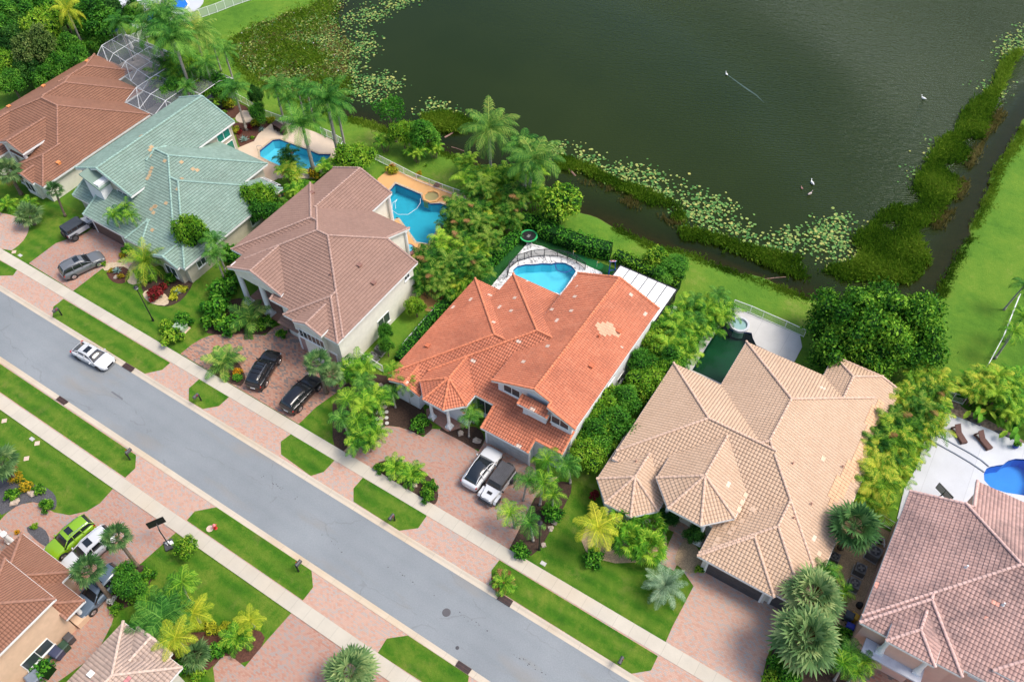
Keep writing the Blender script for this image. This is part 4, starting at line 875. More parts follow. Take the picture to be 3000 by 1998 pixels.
BH = [Block(3, W=-41.0, E=-34.2, N=3.9, clips=[('S', -20)]), Block(3, W=-39.6, E=-35.7, clips=[('N', 4.25), ('S', 2)]), Block(3, W=-34.9, E=-30, N=2.3, clips=[('S', -12)])]
hH = house('weathered_roof_house', (-37, -4), BH, [T['weather'], RK['weather'], CK['weather'], WK['pale'], M['white']], 'house with a weathered grey tan barrel tile roof at the bottom edge')
roof_vents(hH, [(-39.4, -.3, 'b')], BH, M['white'])

# decks, pools behind the houses
zdk = .10
deck('pool_deck_travertine', pts('J 560,1240 680,1190 870,1110 930,1010 1080,890 1160,830 1400,880 1700,980 1950,1090 2000,1180 2020,1340 1950,1480 1700,1620 1200,1620')+[(-72, 50.5), (-78, 50.5)], zdk, M['travertine'], POOLS['B'])
pool(POOLS['B'], zdk, M['pool_floor'], M['pool_water'], 'turquoise pool with angled corners behind the green roofed house')
sheet('garden_path', smooth_poly(pts('J 600,780 700,680 800,690 900,740 870,830 750,860 640,850'), 1), .075, M['travertine'])
bed('mulch_bed', 'J 380,640 460,560 610,570 800,640 760,720 700,690 600,790 540,780', 'mulch_red'); bed('mulch_bed', 'J 560,860 640,850 760,860 900,830 1010,790 1100,870 1050,930 940,1000 870,1110 760,1190 670,1190 640,1100 600,960', 'mulch_red', z=ZB+.02)
sheet('garden_path', smooth_poly(pts('J 180,480 300,400 440,380 450,420 330,520 270,560'), 1), .075, M['travertine'])
pc = pts('b 250,1238 335,1165 610,1270 885,1375 830,1452')
deck('pool_deck_orange', pc+pts('b 700,1640 e 470,300 500,480 545,460 560,300 560,420')[0:0]+[(-39.5, 53.5), (-41.0, 46.2), (-43.6, 46.2), (-43.6, 48.5), (-52.0, 50.3), (-57, 56.5)], zdk, M['orange_deck'], POOLS['C'])
pool(POOLS['C'], zdk, M['pool_deepfloor'], M['pool_water'], 'large blue green pool with an octagonal spa and a floating hose', coping='stone')
pd = pts('e 960,500 1285,112 1345,128 1380,135 1600,228 1800,318 1790,420 1600,520')
pd_ = offset_poly(POOLS['D'], .35)
deck('marble_pool_deck', ccw(pd), zdk+.04, M['marble'], POOLS['D'])
pool(POOLS['D'], zdk+.04, M['pool_floor'], M['pool_water'], 'free form turquoise pool behind the orange roofed house', coping='marble')
deck('artificial_turf', pts('e 900,440 1200,80 1310,30 1370,55 1540,130 1700,210 1870,278 1960,320 1900,420 1500,500 1000,520'), .03, M['turf'], pd_)
sheet('putting_green', smooth_poly(pts('e 1575,188 1620,165 1700,215 1790,238 1812,270 1790,295 1720,290 1600,225'), 2), .045, M['putting'])
deck('pool_deck_pale', pts('K 560,330 720,290 960,250 1330,405 1850,630 1880,790 1780,985 1500,1250 900,1500 300,1300 240,1050 520,640 640,370'), zdk, M['grey_deck'], POOLS['E'])
pool(POOLS['E'], zdk, M['pool_green'], M['pool_water_g'], 'narrow rectangular pool with murky green water behind the tan roofed house', coping=None)
deck('pool_deck_white', pts('L 1240,500 1750,700 2220,890 2354,945 2800,1100 2900,1500 2500,1950 1700,1950 1000,1900 600,1980 700,1560 860,1290 980,900 1010,860 1130,560'), zdk, M['white_deck'], POOLS['F'])
pool(POOLS['F'], zdk, M['pool_blue'], M['pool_water'], 'bright blue free form pool in the white deck at the right edge', coping=None)
deck('pool_deck_far', smooth_poly(pts('Q -500,-100 -100,-260 1280,-200 1290,40 1180,170 930,250 690,480 440,540 70,500 -100,330 -260,330 -420,150'), 1), zdk, M['white_deck'])
for k_, lb in (('N', 'blue free form pool at the very top of the picture'), ('N2', 'blue pool half hidden behind palms at the top left')):
    p_ = ccw(POOLS[k_]); r_ = empty('swimming_pool', (*p_[0], 0), label=lb, cat='swimming pool'); mb = MB(); mb.face([(x-p_[0][0], y-p_[0][1], .13) for x, y in p_]); mb.build('water', plain('far_pool_water', (.01, .16, .62), .08), r_)
    o_ = offset_poly(p_, .3); mb = MB()
    for i_ in range(len(p_)):
        j_ = (i_+1) % len(p_); mb.face([(q[0]-p_[0][0], q[1]-p_[0][1], .16) for q in ccw([p_[i_], p_[j_], o_[j_], o_[i_]])])
    mb.build('coping', M['white'], r_)
# ---------------------------------------------------------------- vegetation
LF = {
 'ficus': leaf_mat('leaf_ficus', (0.015, 0.09, 0.006), (0.075, 0.25, 0.015), (0.27, 0.50, 0.04)),
 'tree': leaf_mat('leaf_tree', (0.02, 0.11, 0.012), (0.065, 0.25, 0.02), (0.2, 0.44, 0.045)),
 'bright': leaf_mat('leaf_bright', (0.05, 0.18, 0.01), (0.15, 0.37, 0.02), (0.4, 0.56, 0.05)),
 'olive': leaf_mat('leaf_olive', (0.06, 0.12, 0.02), (0.15, 0.24, 0.055), (0.32, 0.38, 0.12)),
 'hedge': leaf_mat('leaf_hedge', (0.02, 0.12, 0.01), (0.065, 0.27, 0.018), (0.2, 0.46, 0.04)),
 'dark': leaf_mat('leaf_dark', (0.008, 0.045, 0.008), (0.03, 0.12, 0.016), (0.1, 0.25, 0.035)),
 'palm': leaf_mat('leaf_palm', (0.012, 0.08, 0.012), (0.06, 0.23, 0.028), (0.24, 0.46, 0.07), .25),
 'palm2': leaf_mat('leaf_palm_fresh', (0.018, 0.10, 0.008), (0.10, 0.31, 0.018), (0.40, 0.58, 0.05), .25),
 'coco': leaf_mat('leaf_coconut', (0.05, 0.17, 0.03), (0.16, 0.35, 0.05), (0.5, 0.57, 0.12), .3),
 'yellow': leaf_mat('leaf_yellow_palm', (0.14, 0.25, 0.015), (0.4, 0.5, 0.03), (0.72, 0.68, 0.06), .3),
 'areca': leaf_mat('leaf_areca', (0.008, 0.06, 0.006), (0.05, 0.20, 0.015), (0.30, 0.42, 0.06), .3),
 'areca2': leaf_mat('leaf_areca_bright', (0.05, 0.17, 0.012), (0.19, 0.4, 0.025), (0.62, 0.62, 0.07), .3),
 'fan': leaf_mat('leaf_fan', (0.035, 0.09, 0.03), (0.12, 0.23, 0.075), (0.36, 0.45, 0.17), .2),
 'fan_b': leaf_mat('leaf_fan_dark', (0.02, 0.07, 0.02), (0.065, 0.17, 0.045), (0.2, 0.32, 0.10), .2),
 'silver': leaf_mat('leaf_silver', (0.08, 0.15, 0.08), (0.20, 0.33, 0.19), (0.38, 0.50, 0.30), .2),
 'dead': leaf_mat('leaf_dead', (0.12, 0.05, 0.02), (0.27, 0.13, 0.05), (0.42, 0.24, 0.10), .2),
 'agave': leaf_mat('leaf_agave', (0.13, 0.24, 0.22), (0.24, 0.38, 0.34), (0.42, 0.55, 0.46), .1),
 'red': leaf_mat('leaf_red', (0.08, 0.01, 0.01), (0.24, 0.02, 0.025), (0.45, 0.07, 0.06)),
 'croton': leaf_mat('leaf_croton', (0.05, 0.14, 0.01), (0.45, 0.36, 0.02), (0.75, 0.45, 0.03)),
 'orange': leaf_mat('leaf_orange', (0.30, 0.16, 0.01), (0.65, 0.25, 0.01), (0.8, 0.5, 0.03)),
 'yel_shrub': leaf_mat('leaf_yellow_shrub', (0.12, 0.20, 0.01), (0.38, 0.42, 0.02), (0.62, 0.60, 0.05)),
 'marsh': leaf_mat('leaf_marsh', (0.03, 0.09, 0.006), (0.11, 0.23, 0.012), (0.26, 0.37, 0.035), .3),
 'marsh_b': leaf_mat('leaf_marsh_brown', (0.06, 0.055, 0.015), (0.16, 0.14, 0.035), (0.30, 0.25, 0.09), .3),
 'lily': leaf_mat('leaf_lily', (0.05, 0.16, 0.035), (0.13, 0.28, 0.07), (0.42, 0.42, 0.12), .05, .35),
 'flowers': leaf_mat('flower_petals', (0.5, 0.08, 0.02), (0.7, 0.25, 0.03), (0.8, 0.7, 0.6)),
 'white_fl': leaf_mat('white_petals', (0.6, 0.6, 0.55), (0.7, 0.7, 0.66), (0.8, 0.8, 0.78)),
}
rng = np.random.default_rng(5)
def unit(v): return v/np.linalg.norm(v, axis=-1, keepdims=True)
def leaf_mesh(name, P, N, size, tint, mat, aspect=0.55, core=None, corem=None, parent=None, loc=None):
    """P centres, N normals, each leaf clump a diamond of 4 vertices"""
    n = len(P); a = unit(np.cross(N, rng.normal(size=(n, 3)))); b = np.cross(N, a); s = size*(0.7+0.6*rng.random((n, 1)))
    V = np.stack([P+a*s, P+b*s*aspect+N*s*.12, P-a*s, P-b*s*aspect+N*s*.12], 1).reshape(-1, 3)
    Fc = np.arange(4*n).reshape(n, 4); T_ = tint; mi = np.zeros(n, int)
    if core is not None:
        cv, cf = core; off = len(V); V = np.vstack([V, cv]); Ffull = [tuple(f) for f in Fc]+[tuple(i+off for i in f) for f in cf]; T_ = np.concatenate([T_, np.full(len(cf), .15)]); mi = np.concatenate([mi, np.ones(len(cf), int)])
    else: Ffull = [tuple(f) for f in Fc]
    me = bpy.data.meshes.new(name); me.from_pydata(V.tolist(), [], Ffull); me.materials.append(mat); me.materials.append(corem or mat); me.polygons.foreach_set('material_index', mi.tolist())
    me.attributes.new('tint', 'FLOAT', 'FACE').data.foreach_set('value', T_.tolist()); me.update()
    return link(name, me, parent, loc)
def ico(c, r, sz=1.0, lumpy=.12, seg=8):
    vs = [(c[0], c[1], c[2]+r*sz)]; fs = []
    for i in range(1, seg//2):
        for j in range(seg):
            p, t = math.pi*i/(seg//2), 2*math.pi*j/seg; k = r*(1+lumpy*(R.random()-.5)*2); vs.append((c[0]+k*math.sin(p)*math.cos(t), c[1]+k*math.sin(p)*math.sin(t), c[2]+k*math.cos(p)*sz))
    vs.append((c[0], c[1], c[2]-r*sz)); n = seg//2-1
    for j in range(seg): fs.append((0, 1+j, 1+(j+1) % seg)); fs.append((len(vs)-1, 1+(n-1)*seg+(j+1) % seg, 1+(n-1)*seg+j))
    for i in range(n-1):
        for j in range(seg): fs.append((1+i*seg+j, 1+(i+1)*seg+j, 1+(i+1)*seg+(j+1) % seg, 1+i*seg+(j+1) % seg))
    return vs, fs
def crown(lumps, n, size, mat, parent=None, name='crown', core=True, tintvar=.32, up=.15, loc=None, seed=0, shell=.22):
    """lumps: (x,y,z,r). leaves lie over the lumps with gaps between"""
    g = np.random.default_rng(seed+11); L = np.array(lumps, float); w = L[:, 3]**2; k = g.choice(len(L), n, p=w/w.sum())
    d = unit(g.normal(size=(n, 3))+np.array([0, 0, .35])); rr = L[k, 3]*(1-shell+1.5*shell*g.random(n)+.5*(g.random(n)**8)); P = L[k, :3]+d*rr[:, None]*np.array([1, 1, .85])
    keep = np.ones(n, bool)
    for j in range(len(L)):
        q = np.linalg.norm((P-L[j, :3])/np.array([1, 1, .85]), axis=1); keep &= ~((q < L[j, 3]*.72) & (k != j))
    P, d, k = P[keep], d[keep], k[keep]
    N = unit(d*.75+g.normal(size=d.shape)*.7+np.array([0, 0, up])); lt = g.random(len(L))
    tint = np.clip(.5+tintvar*(lt[k]-.5)*1.3+tintvar*(g.random(len(P))-.5)*1.7, 0, 1)
    cr = None
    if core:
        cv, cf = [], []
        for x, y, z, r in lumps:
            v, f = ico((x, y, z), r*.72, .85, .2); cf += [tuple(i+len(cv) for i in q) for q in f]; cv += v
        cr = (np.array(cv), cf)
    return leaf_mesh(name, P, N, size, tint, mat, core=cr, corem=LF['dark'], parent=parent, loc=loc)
def dome_lumps(R0, h, n, seed, zc, flat=.75, rl=.34):
    g = random.Random(seed); out = [(0, 0, zc, R0*.46), (R0*.25, -.1*R0, zc+.1*R0, R0*.36), (-R0*.2, .22*R0, zc+.15*R0, R0*.34)]
    ex = [1+.22*math.sin(k*1.7+seed) for k in range(7)]
    for i in range(n):
        t = i*2.39996+g.random()*.7; u = (i+.5)/n; ph = math.acos(1-1.35*u); r = R0*(.55+.33*g.random())*ex[int(t*7/6.2832) % 7]
        out.append((r*math.sin(ph)*math.cos(t), r*math.sin(ph)*math.sin(t), zc+r*math.cos(ph)*flat*h, R0*rl*(.5+.8*g.random())))
    return out
def trunk_mesh(h, r, parent, limbs=5, seed=0, spread=1.2, mat='bark', name='trunk', top=None):
    g = random.Random(seed); mb = MB(); mb.path([(0, 0, -.1), (0, 0, h*.25), (g.uniform(-.1, .1), g.uniform(-.1, .1), h*.6)], [r*1.3, r, r*.85], 8)
    for i in range(limbs):
        t = 2*math.pi*i/limbs+g.random(); q = spread*(.6+.5*g.random())
        mb.path([(0, 0, h*.5), (q*.4*math.cos(t), q*.4*math.sin(t), h*.75), (q*math.cos(t), q*math.sin(t), h*(1.05+.15*g.random()))], [r*.6, r*.42, r*.16], 6)
    return mb.build(name, M[mat], parent)
def scale_m(c, x, y, z, rpx):
    p = at(c, x, y, z); d = -float(CM[2] @ (np.array(p)-CP)); return abs(rpx/SV[c][2]*d/F_PX)
# --- broadleaf prototypes: unit trees of about 2.6 m crown radius
PROTO = {}
def reg(k, root): PROTO[k] = [root, False]; return root
def use(k, loc, s=1.0, rz=None, **kw):
    root, used = PROTO[k]
    o = copy_tree(root) if used else root
    PROTO[k][1] = True; o.location = loc; o.rotation_euler = (0, 0, R.uniform(0, 6.28) if rz is None else rz); o.scale = (s, s, s) if isinstance(s, (int, float)) else s
    for a in ('label', 'category', 'group'):
        if a in o: del o[a]
    return tag(o, kw.get('label'), kw.get('cat'), kw.get('group'))
def mk_tree(k, name, R0, h, mat, seed, n=6500, size=.15, nl=20, th=None, zc=None, limbs=5, rl=.38, core=True, tv=.34):
    r = empty(name, (0, 0, 0)); zc = zc or h-R0*.75
    trunk_mesh(zc*.95, R0*.055+.05, r, limbs, seed, R0*.45)
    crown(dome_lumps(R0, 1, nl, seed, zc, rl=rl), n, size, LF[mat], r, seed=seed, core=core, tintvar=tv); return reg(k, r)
mk_tree('treeA', 'leafy_tree', 2.6, 5.6, 'tree', 1); mk_tree('treeB', 'leafy_tree', 2.6, 5.4, 'tree', 2, nl=14, rl=.45); mk_tree('treeC', 'leafy_tree', 2.6, 5.4, 'bright', 3, nl=18)
mk_tree('treeD', 'leafy_tree', 2.6, 5.6, 'olive', 4, nl=24, rl=.3, size=.13, n=7500); mk_tree('treeE', 'leafy_tree', 2.6, 5.6, 'dark', 6, nl=16)
mk_tree('treeS', 'sparse_tree', 2.6, 6.2, 'tree', 9, n=1500, nl=13, rl=.26, core=False)
mk_tree('ball', 'round_tree', 1.7, 3.2, 'bright', 5, n=3600, size=.12, nl=30, rl=.3, tv=.5)
def mk_shrub(k, name, mat, seed, R0=.8, n=700, size=.12, nl=8, rl=.42, z=.55, tv=.4):
    r = empty(name, (0, 0, 0)); crown(dome_lumps(R0, 1, nl, seed, z*R0/.8, .7, rl), n, size, LF[mat], r, name='foliage', seed=seed, tintvar=tv)
    mb = MB(); mb.path([(0, 0, 0), (0, 0, z*R0/.8)], [.05, .03], 5); mb.build('stem', M['bark'], r); return reg(k, r)
for k_, m_ in (('shrub', 'hedge'), ('shrub_d', 'ficus'), ('shrub_b', 'bright'), ('shrub_y', 'yel_shrub'), ('shrub_r', 'red'), ('shrub_c', 'croton'), ('shrub_o', 'orange'), ('shrub_w', 'white_fl')): mk_shrub(k_, 'shrub', m_, len(PROTO)+20)
# --- palms
def frond(mb, base, az, e0, droop, L, ll, n=20, w=.07, lean=0.9, hang=.5, tint=.5, g=R, m=0, twist=0):
    """feather frond: arching rachis with leaflets on both sides"""
    p = Vector(base); pts_ = [p.copy()]; dirs = []; seg = L/n; el = e0
    ca, sa = math.cos(az), math.sin(az)
    for i in range(n):
        el = e0-droop*((i+1)/n)**1.4; d = Vector((ca*math.cos(el), sa*math.cos(el), math.sin(el))); dirs.append(d); p = p+d*seg; pts_.append(p.copy())
    side = Vector((-sa, ca, 0))
    for i in range(0, n, 2):
        a, b = pts_[i], pts_[min(i+2, n)]; ww = .035*(1-i/n)+.012
        mb.face([a-side*ww, a+side*ww, b+side*ww*.8, b-side*ww*.8], m, None, min(1, tint+.25))
    for i in range(1, n+1):
        t = i/n; l = ll*(math.sin(math.pi*min(1, t*.93+.1))**.6)*(.85+.3*g.random()); d = dirs[i-1]; up = side.cross(d)*-1
        if up.z < 0: up = -up
        for s in (1, -1):
            o = (side*s*math.cos(lean-.4*t)+d*math.sin(lean-.4*t*0+.0)*(.55+.5*t)).normalized()
            h = Vector((0, 0, -1)); a = pts_[i]; mid = a+(o*.8+up*.12+h*hang*.25).normalized()*l*.55; tip = mid+(o*.7+h*hang*1.1).normalized()*l*.5
            wv = d*w*.5; c = min(1, max(0, tint+g.uniform(-.34, .3)))
            mb.face([a-wv*.6, a+wv*.6, mid+wv, mid-wv], m, None, c); mb.face([mid-wv, mid+wv, tip], m, None, c)
def fanleaf(mb, base, az, el, stem, rad_, seg=13, tint=.5, g=R, droop=.3, m=0):
    d = Vector((math.cos(az)*math.cos(el), math.sin(az)*math.cos(el), math.sin(el))); b = Vector(base); c = b+d*stem; side = Vector((-math.sin(az), math.cos(az), 0)); nrm = side.cross(d)
    mb.face([b-side*.02, b+side*.02, c+side*.015, c-side*.015], m, None, tint)
    for i in range(seg):
        a = -1.9+3.8*i/(seg-1); o = (d*math.cos(a)+side*math.sin(a)).normalized(); l = rad_*(.75+.25*math.cos(a*.7))*(.85+.3*g.random()); s2 = (side*math.cos(a)-d*math.sin(a))
        mid = c+o*l*.6+nrm*.05; tip = mid+(o+Vector((0, 0, -droop*(.8+.6*g.random())))).normalized()*l*.45; cc = min(1, max(0, tint+g.uniform(-.22, .22)))
        mb.face([c, mid-s2*l*.085, mid+s2*l*.085], m, None, cc); mb.face([mid-s2*l*.085, tip, mid+s2*l*.085], m, None, cc)
def palm_trunk(root, top, r0, r1, mat='palm_trunk', shaft=None, rings=True):
    mb = MB(); top = Vector(top); n = 7; ps = []; rs = []
    for i in range(n+1):
        t = i/n; ps.append(Vector((top.x*t**1.4, top.y*t**1.4, top.z*t))); rs.append(r0+(r1-r0)*min(1, t*1.3) if i else r0*1.35)
    for i in range(n): mb.tube(ps[i], ps[i+1], rs[i], rs[i+1]*1.02, 8, 0, i in (0, n-1))
    t = mb.build('trunk', M[mat], root, True)
    if shaft:
        s = MB(); s.tube(top-Vector((0, 0, shaft)), top+Vector((0, 0, .1)), r1*1.15, r1*.6, 8); s.build('crownshaft', LF['palm2'], root, True)
    return t
def feather_palm(name, h, L, ll, nf, mat, seed, r0=.17, r1=.12, e0=(1.25, -.25), droop=1.5, hang=.6, w=.08, shaft=None, lean=(0, 0), n=20, trunk='palm_trunk', tints=(.3, .7), dead=0, ln=.9):
    g = random.Random(seed); root = empty(name, (0, 0, 0)); top = (lean[0], lean[1], h)
    if h > .3: palm_trunk(root, top, r0, r1, trunk, shaft)
    mb = MB()
    for i in range(nf):
        u = (i+.5)/nf; az = i*2.39996+g.uniform(-.2, .2); el = e0[0]+(e0[1]-e0[0])*u+g.uniform(-.1, .1)
        frond(mb, top, az, el, droop*(.75+.4*u+g.uniform(-.1, .1)), L*g.uniform(.88, 1.08)*(.8 if u < .12 else 1), ll, n, w, ln, hang, tints[0]+(tints[1]-tints[0])*g.random(), g)
    for i in range(dead): frond(mb, top, g.uniform(0, 6.28), -.5, .9, L*.8, ll*.8, n, w, .9, .9, .5, g, 1)
    mb.build('fronds', [LF[mat], LF['dead']], root); return root
def fan_palm(name, h, R0, nf, mat, seed, stem=1.0, r0=.2, lean=(0, 0), droop=.4, dead=0, trunk='bark'):
    g = random.Random(seed); root = empty(name, (0, 0, 0)); top = (lean[0], lean[1], h)
    if h > .3: palm_trunk(root, top, r0, r0*.85, trunk)
    mb = MB()
    for i in range(nf):
        u = (i+.5)/nf; fanleaf(mb, top, i*2.39996+g.uniform(-.2, .2), 1.35-1.75*u+g.uniform(-.12, .12), stem*g.uniform(.8, 1.15), R0*g.uniform(.85, 1.15), 13, g.uniform(.25, .75), g, droop)
    for i in range(dead): fanleaf(mb, (top[0], top[1], top[2]-.2), g.uniform(0, 6.28), g.uniform(-.9, -.4), stem*.9, R0*.9, 11, g.uniform(.2, .8), g, 1.2, 1)
    mb.build('fronds', [LF[mat], LF['dead']], root); return root
def areca(name, seed, mat, n=9, h=2.6, L=1.6, base='bark', nf=7):
    g = random.Random(seed); root = empty(name, (0, 0, 0)); tb, mb = MB(), MB()
    for i in range(n):
        t = i*2.4; q = .75*math.sqrt(i/n)+.1; b = (q*.55*math.cos(t), q*.55*math.sin(t), 0); hh = h*g.uniform(.6, 1.1); tp = (q*1.25*math.cos(t), q*1.25*math.sin(t), hh)
        tb.path([b, ((b[0]+tp[0])/2, (b[1]+tp[1])/2, hh*.55), tp], [.06, .05, .045], 5)
        for k in range(nf): frond(mb, tp, k*6.28/nf+g.uniform(-.5, .5), g.uniform(.65, 1.25), g.uniform(1.4, 2.1), L*g.uniform(.8, 1.15), .5, 15, .075, .95, .6, g.uniform(.1, .85)**1.0, g, 1 if g.random() < .015 else 0)
    tb.build('stems', M['bark'], root); mb.build('fronds', [LF[mat], LF['dead']], root); return root
reg('coco', feather_palm('coconut_palm', 7.5, 3.7, 1.0, 27, 'coco', 1, .19, .13, (1.3, -.5), 1.5, .9, .07, dead=1, n=30)); reg('coco2', feather_palm('coconut_palm', 7.0, 3.6, 1.0, 25, 'coco', 2, .19, .13, (1.2, -.6), 1.4, .9, .07, n=30, lean=(.8, .3)))
reg('royal', feather_palm('royal_palm', 7.5, 3.2, .9, 22, 'palm', 3, .24, .16, (1.35, -.1), 1.7, .65, .065, n=30, shaft=1.2)); reg('royal2', feather_palm('royal_palm', 6.5, 2.6, .75, 19, 'palm', 4, .17, .11, (1.35, 0), 2.0, .7, .06, n=27, shaft=1.0))
reg('adon', feather_palm('christmas_palm', 3.6, 1.55, .5, 13, 'palm2', 5, .11, .07, (1.2, .15), 2.1, .55, .04, shaft=.5, lean=(.35, 0), n=19)); reg('adon2', feather_palm('christmas_palm', 3.2, 1.5, .5, 13, 'palm', 6, .10, .07, (1.2, .1), 2.1, .55, .04, shaft=.5, lean=(-.2, .3), n=19))
reg('adon3', feather_palm('christmas_palm', 2.4, 1.45, .46, 12, 'palm2', 16, .10, .07, (1.2, .1), 2.1, .55, .04, shaft=.4, n=18))
reg('queen', feather_palm('queen_palm', 7.5, 2.8, .8, 18, 'palm', 7, .16, .12, (1.2, -.4), 1.8, 1.1, .06))
reg('yellowp', feather_palm('yellow_palm', 4.6, 2.3, .7, 16, 'yellow', 8, .17, .12, (1.25, -.3), 1.7, .8, .045, n=28)); reg('date', feather_palm('date_palm', 1.6, 2.5, .5, 30, 'silver', 9, .28, .26, (1.4, -.5), 1.1, .15, .05, n=26, ln=.7, trunk='bark'))
reg('date_y', feather_palm('date_palm', 1.8, 2.9, .6, 26, 'areca2', 10, .25, .22, (1.35, -.35), 1.2, .3, .055, n=26, ln=.8, trunk='bark', tints=(.2, .6)))
reg('young', feather_palm('young_coconut_palm', .5, 2.2, .7, 11, 'coco', 11, .14, .12, (1.3, .2), 1.3, .5, .11, n=16)); reg('low', feather_palm('pygmy_palm', .6, 1.25, .4, 18, 'palm2', 12, .09, .07, (1.2, -.1), 1.5, .4, .07, n=13))
reg('fan', fan_palm('fan_palm', 3.4, .85, 34, 'fan', 1, .95, .2, dead=4)); reg('fan_t', fan_palm('fan_palm', 4.2, .7, 30, 'fan_b', 2, .85, .2, lean=(.6, 0))); reg('fan_big', fan_palm('fan_palm', 3.6, 1.05, 46, 'fan', 3, 1.35, .25, dead=16))
reg('fan_dk', fan_palm('fan_palm', 3.2, 1.0, 40, 'fan_b', 4, 1.15, .22, dead=3)); reg('fan_low', fan_palm('fan_palm', .9, .6, 26, 'fan', 5, .6, .13)); reg('lady', fan_palm('lady_palm', 1.3, .6, 34, 'palm2', 6, .9, .08, droop=.8))
reg('areca1', areca('areca_palm', 1, 'areca')); reg('areca2', areca('areca_palm', 2, 'areca', 8, 2.9)); reg('areca3', areca('areca_palm', 3, 'areca2', 7, 2.4)); reg('areca4', areca('areca_palm', 4, 'palm2', 7, 2.5)); reg('areca5', areca('areca_palm', 5, 'areca2', 8, 2.7, 1.9))
def agave(k, mat, n=22, L=.75, seed=1):
    g = random.Random(seed); root = empty('agave_plant', (0, 0, 0)); mb = MB()
    for i in range(n):
        az = i*2.4; el = 1.3-1.1*i/n; d = Vector((math.cos(az)*math.cos(el), math.sin(az)*math.cos(el), math.sin(el))); s = Vector((-math.sin(az), math.cos(az), 0)); l = L*g.uniform(.8, 1.1); a = Vector((0, 0, .05)); b = a+d*l*.5; c = a+d*l-Vector((0, 0, .05*l))
        mb.face([a-s*.05, a+s*.05, b+s*.075, b-s*.075], 0, None, g.random()); mb.face([b-s*.075, b+s*.075, c], 0, None, g.random())
    mb.build('leaves', LF[mat], root); reg(k, root)
agave('agave', 'agave'); agave('brom', 'palm2', 18, .5, 2)
# banana-like broad leaf plant
def broad(k, mat, seed, n=16, h=2.2):
    g = random.Random(seed); root = empty('bird_of_paradise', (0, 0, 0)); mb = MB()
    for i in range(n):
        az = i*2.4+g.random(); el = g.uniform(.7, 1.3); d = Vector((math.cos(az)*math.cos(el), math.sin(az)*math.cos(el), math.sin(el))); s = Vector((-math.sin(az), math.cos(az), 0)); b = Vector((.2*math.cos(az), .2*math.sin(az), 0)); c = b+d*h*g.uniform(.5, .9)
        d2 = Vector((d.x*1.6, d.y*1.6, d.z*.3)).normalized(); t = g.random(); m1 = c+d2*.45; m2 = m1+(d2-Vector((0, 0, .5))).normalized()*.5; tp = m2+(d2-Vector((0, 0, 1.2))).normalized()*.3
        mb.face([b-s*.02, b+s*.02, c+s*.02, c-s*.02], 0, None, t); mb.face([c, m1+s*.22, m2+s*.2, m2, m1], 0, None, t); mb.face([c, m1, m2, m2-s*.2, m1-s*.22], 0, None, min(1, t+.1)); mb.face([m2+s*.2, tp, m2-s*.2], 0, None, t)
    mb.build('leaves', LF[mat], root); reg(k, root)
broad('bop', 'palm2', 1); broad('bop2', 'areca2', 2)

def stand(base, crownp):
    """height and foot of a plant whose foot and head are read from the photo"""
    b = at(*base); best = None
    for i in range(5, 160):
        z = i*.1; c = at(*crownp, z); d = (c.xy-b.xy).length
        if best is None or d < best[0]: best = (d, z, c)
    return b, best[1], best[2]
HT = {'coco': 7.5, 'coco2': 7.0, 'royal': 7.5, 'royal2': 6.5, 'adon': 3.6, 'adon2': 3.2, 'adon3': 2.4, 'queen': 7.5, 'yellowp': 4.6, 'fan': 3.4, 'fan_t': 4.2, 'fan_big': 3.6, 'fan_dk': 3.2}
def palm(k, crownp, z, label, s=None, cat='palm tree', group=None, rz=None):
    """place so that its head stands z metres above the ground at the pixel read for the head"""
    h = HT.get(k); s = s or 1.0; p = at(*crownp, z); zs = z/h if h else s
    return use(k, (p.x, p.y, 0), (s, s, zs), rz, label=label, cat=cat, group=group)
ORD = ['nearest', 'second', 'third', 'fourth', 'fifth', 'sixth', 'seventh', 'eighth', 'ninth', 'tenth', 'eleventh', 'twelfth', 'thirteenth', 'fourteenth', 'fifteenth', 'sixteenth', 'seventeenth', 'eighteenth', 'nineteenth', 'twentieth']
def row(keys, c, spec, z, what, where, cat, group, sc=1.0):
    """numbered along the row, counted from the street"""
    q = [at(c, *map(float, t.split(',')), z) for t in spec.split()]; q.sort(key=lambda p: p.y-.0*p.x)
    for i, p in enumerate(q):
        lab = '%s, %s from the street, %s' % (what, ORD[i], where) if i else '%s nearest the street %s' % (what, where)
        s = sc*R.uniform(.88, 1.15); use(keys[i % len(keys)], (p.x, p.y, 0), s, label=lab, cat=cat, group=group)
# coconut and royal palms
palm('coco', ('Q', 530, 190), 9.5, 'tall drooping coconut palm in front of the far pool and white fence', 1.15); palm('coco2', ('Q', 1090, 590), 7.5, 'wind blown coconut palm on the lawn right of the far white fence', 1.1)
palm('queen', ('Q', 1630, 880), 7.0, 'feathery queen palm with a brown banded trunk at the marsh edge', .95); palm('queen', ('Q', 1300, 1090), 6.5, 'feathery queen palm between the pool cage and the marsh', .95); palm('queen', ('Q', 1430, 760), 4.5, 'short feathery palm left of the queen palm at the marsh edge', .8)
palm('royal2', ('J', 590, 390), 6.5, 'slim palm rising from the red mulch bed behind the green roofed house', 1.05); palm('royal2', ('J', 1160, 360), 6.0, 'slim palm with a hanging brown frond beside the glass fence', .95); palm('royal2', ('J', 1330, 520), 4.6, 'short slim palm left of the two big royal palms', .85)
palm('royal2', ('J', 1460, 340), 5.0, 'slim palm on the lake lawn, left one of the pair', .8); palm('royal2', ('J', 1600, 420), 5.0, 'slim palm on the lake lawn, right one of the pair', .8)
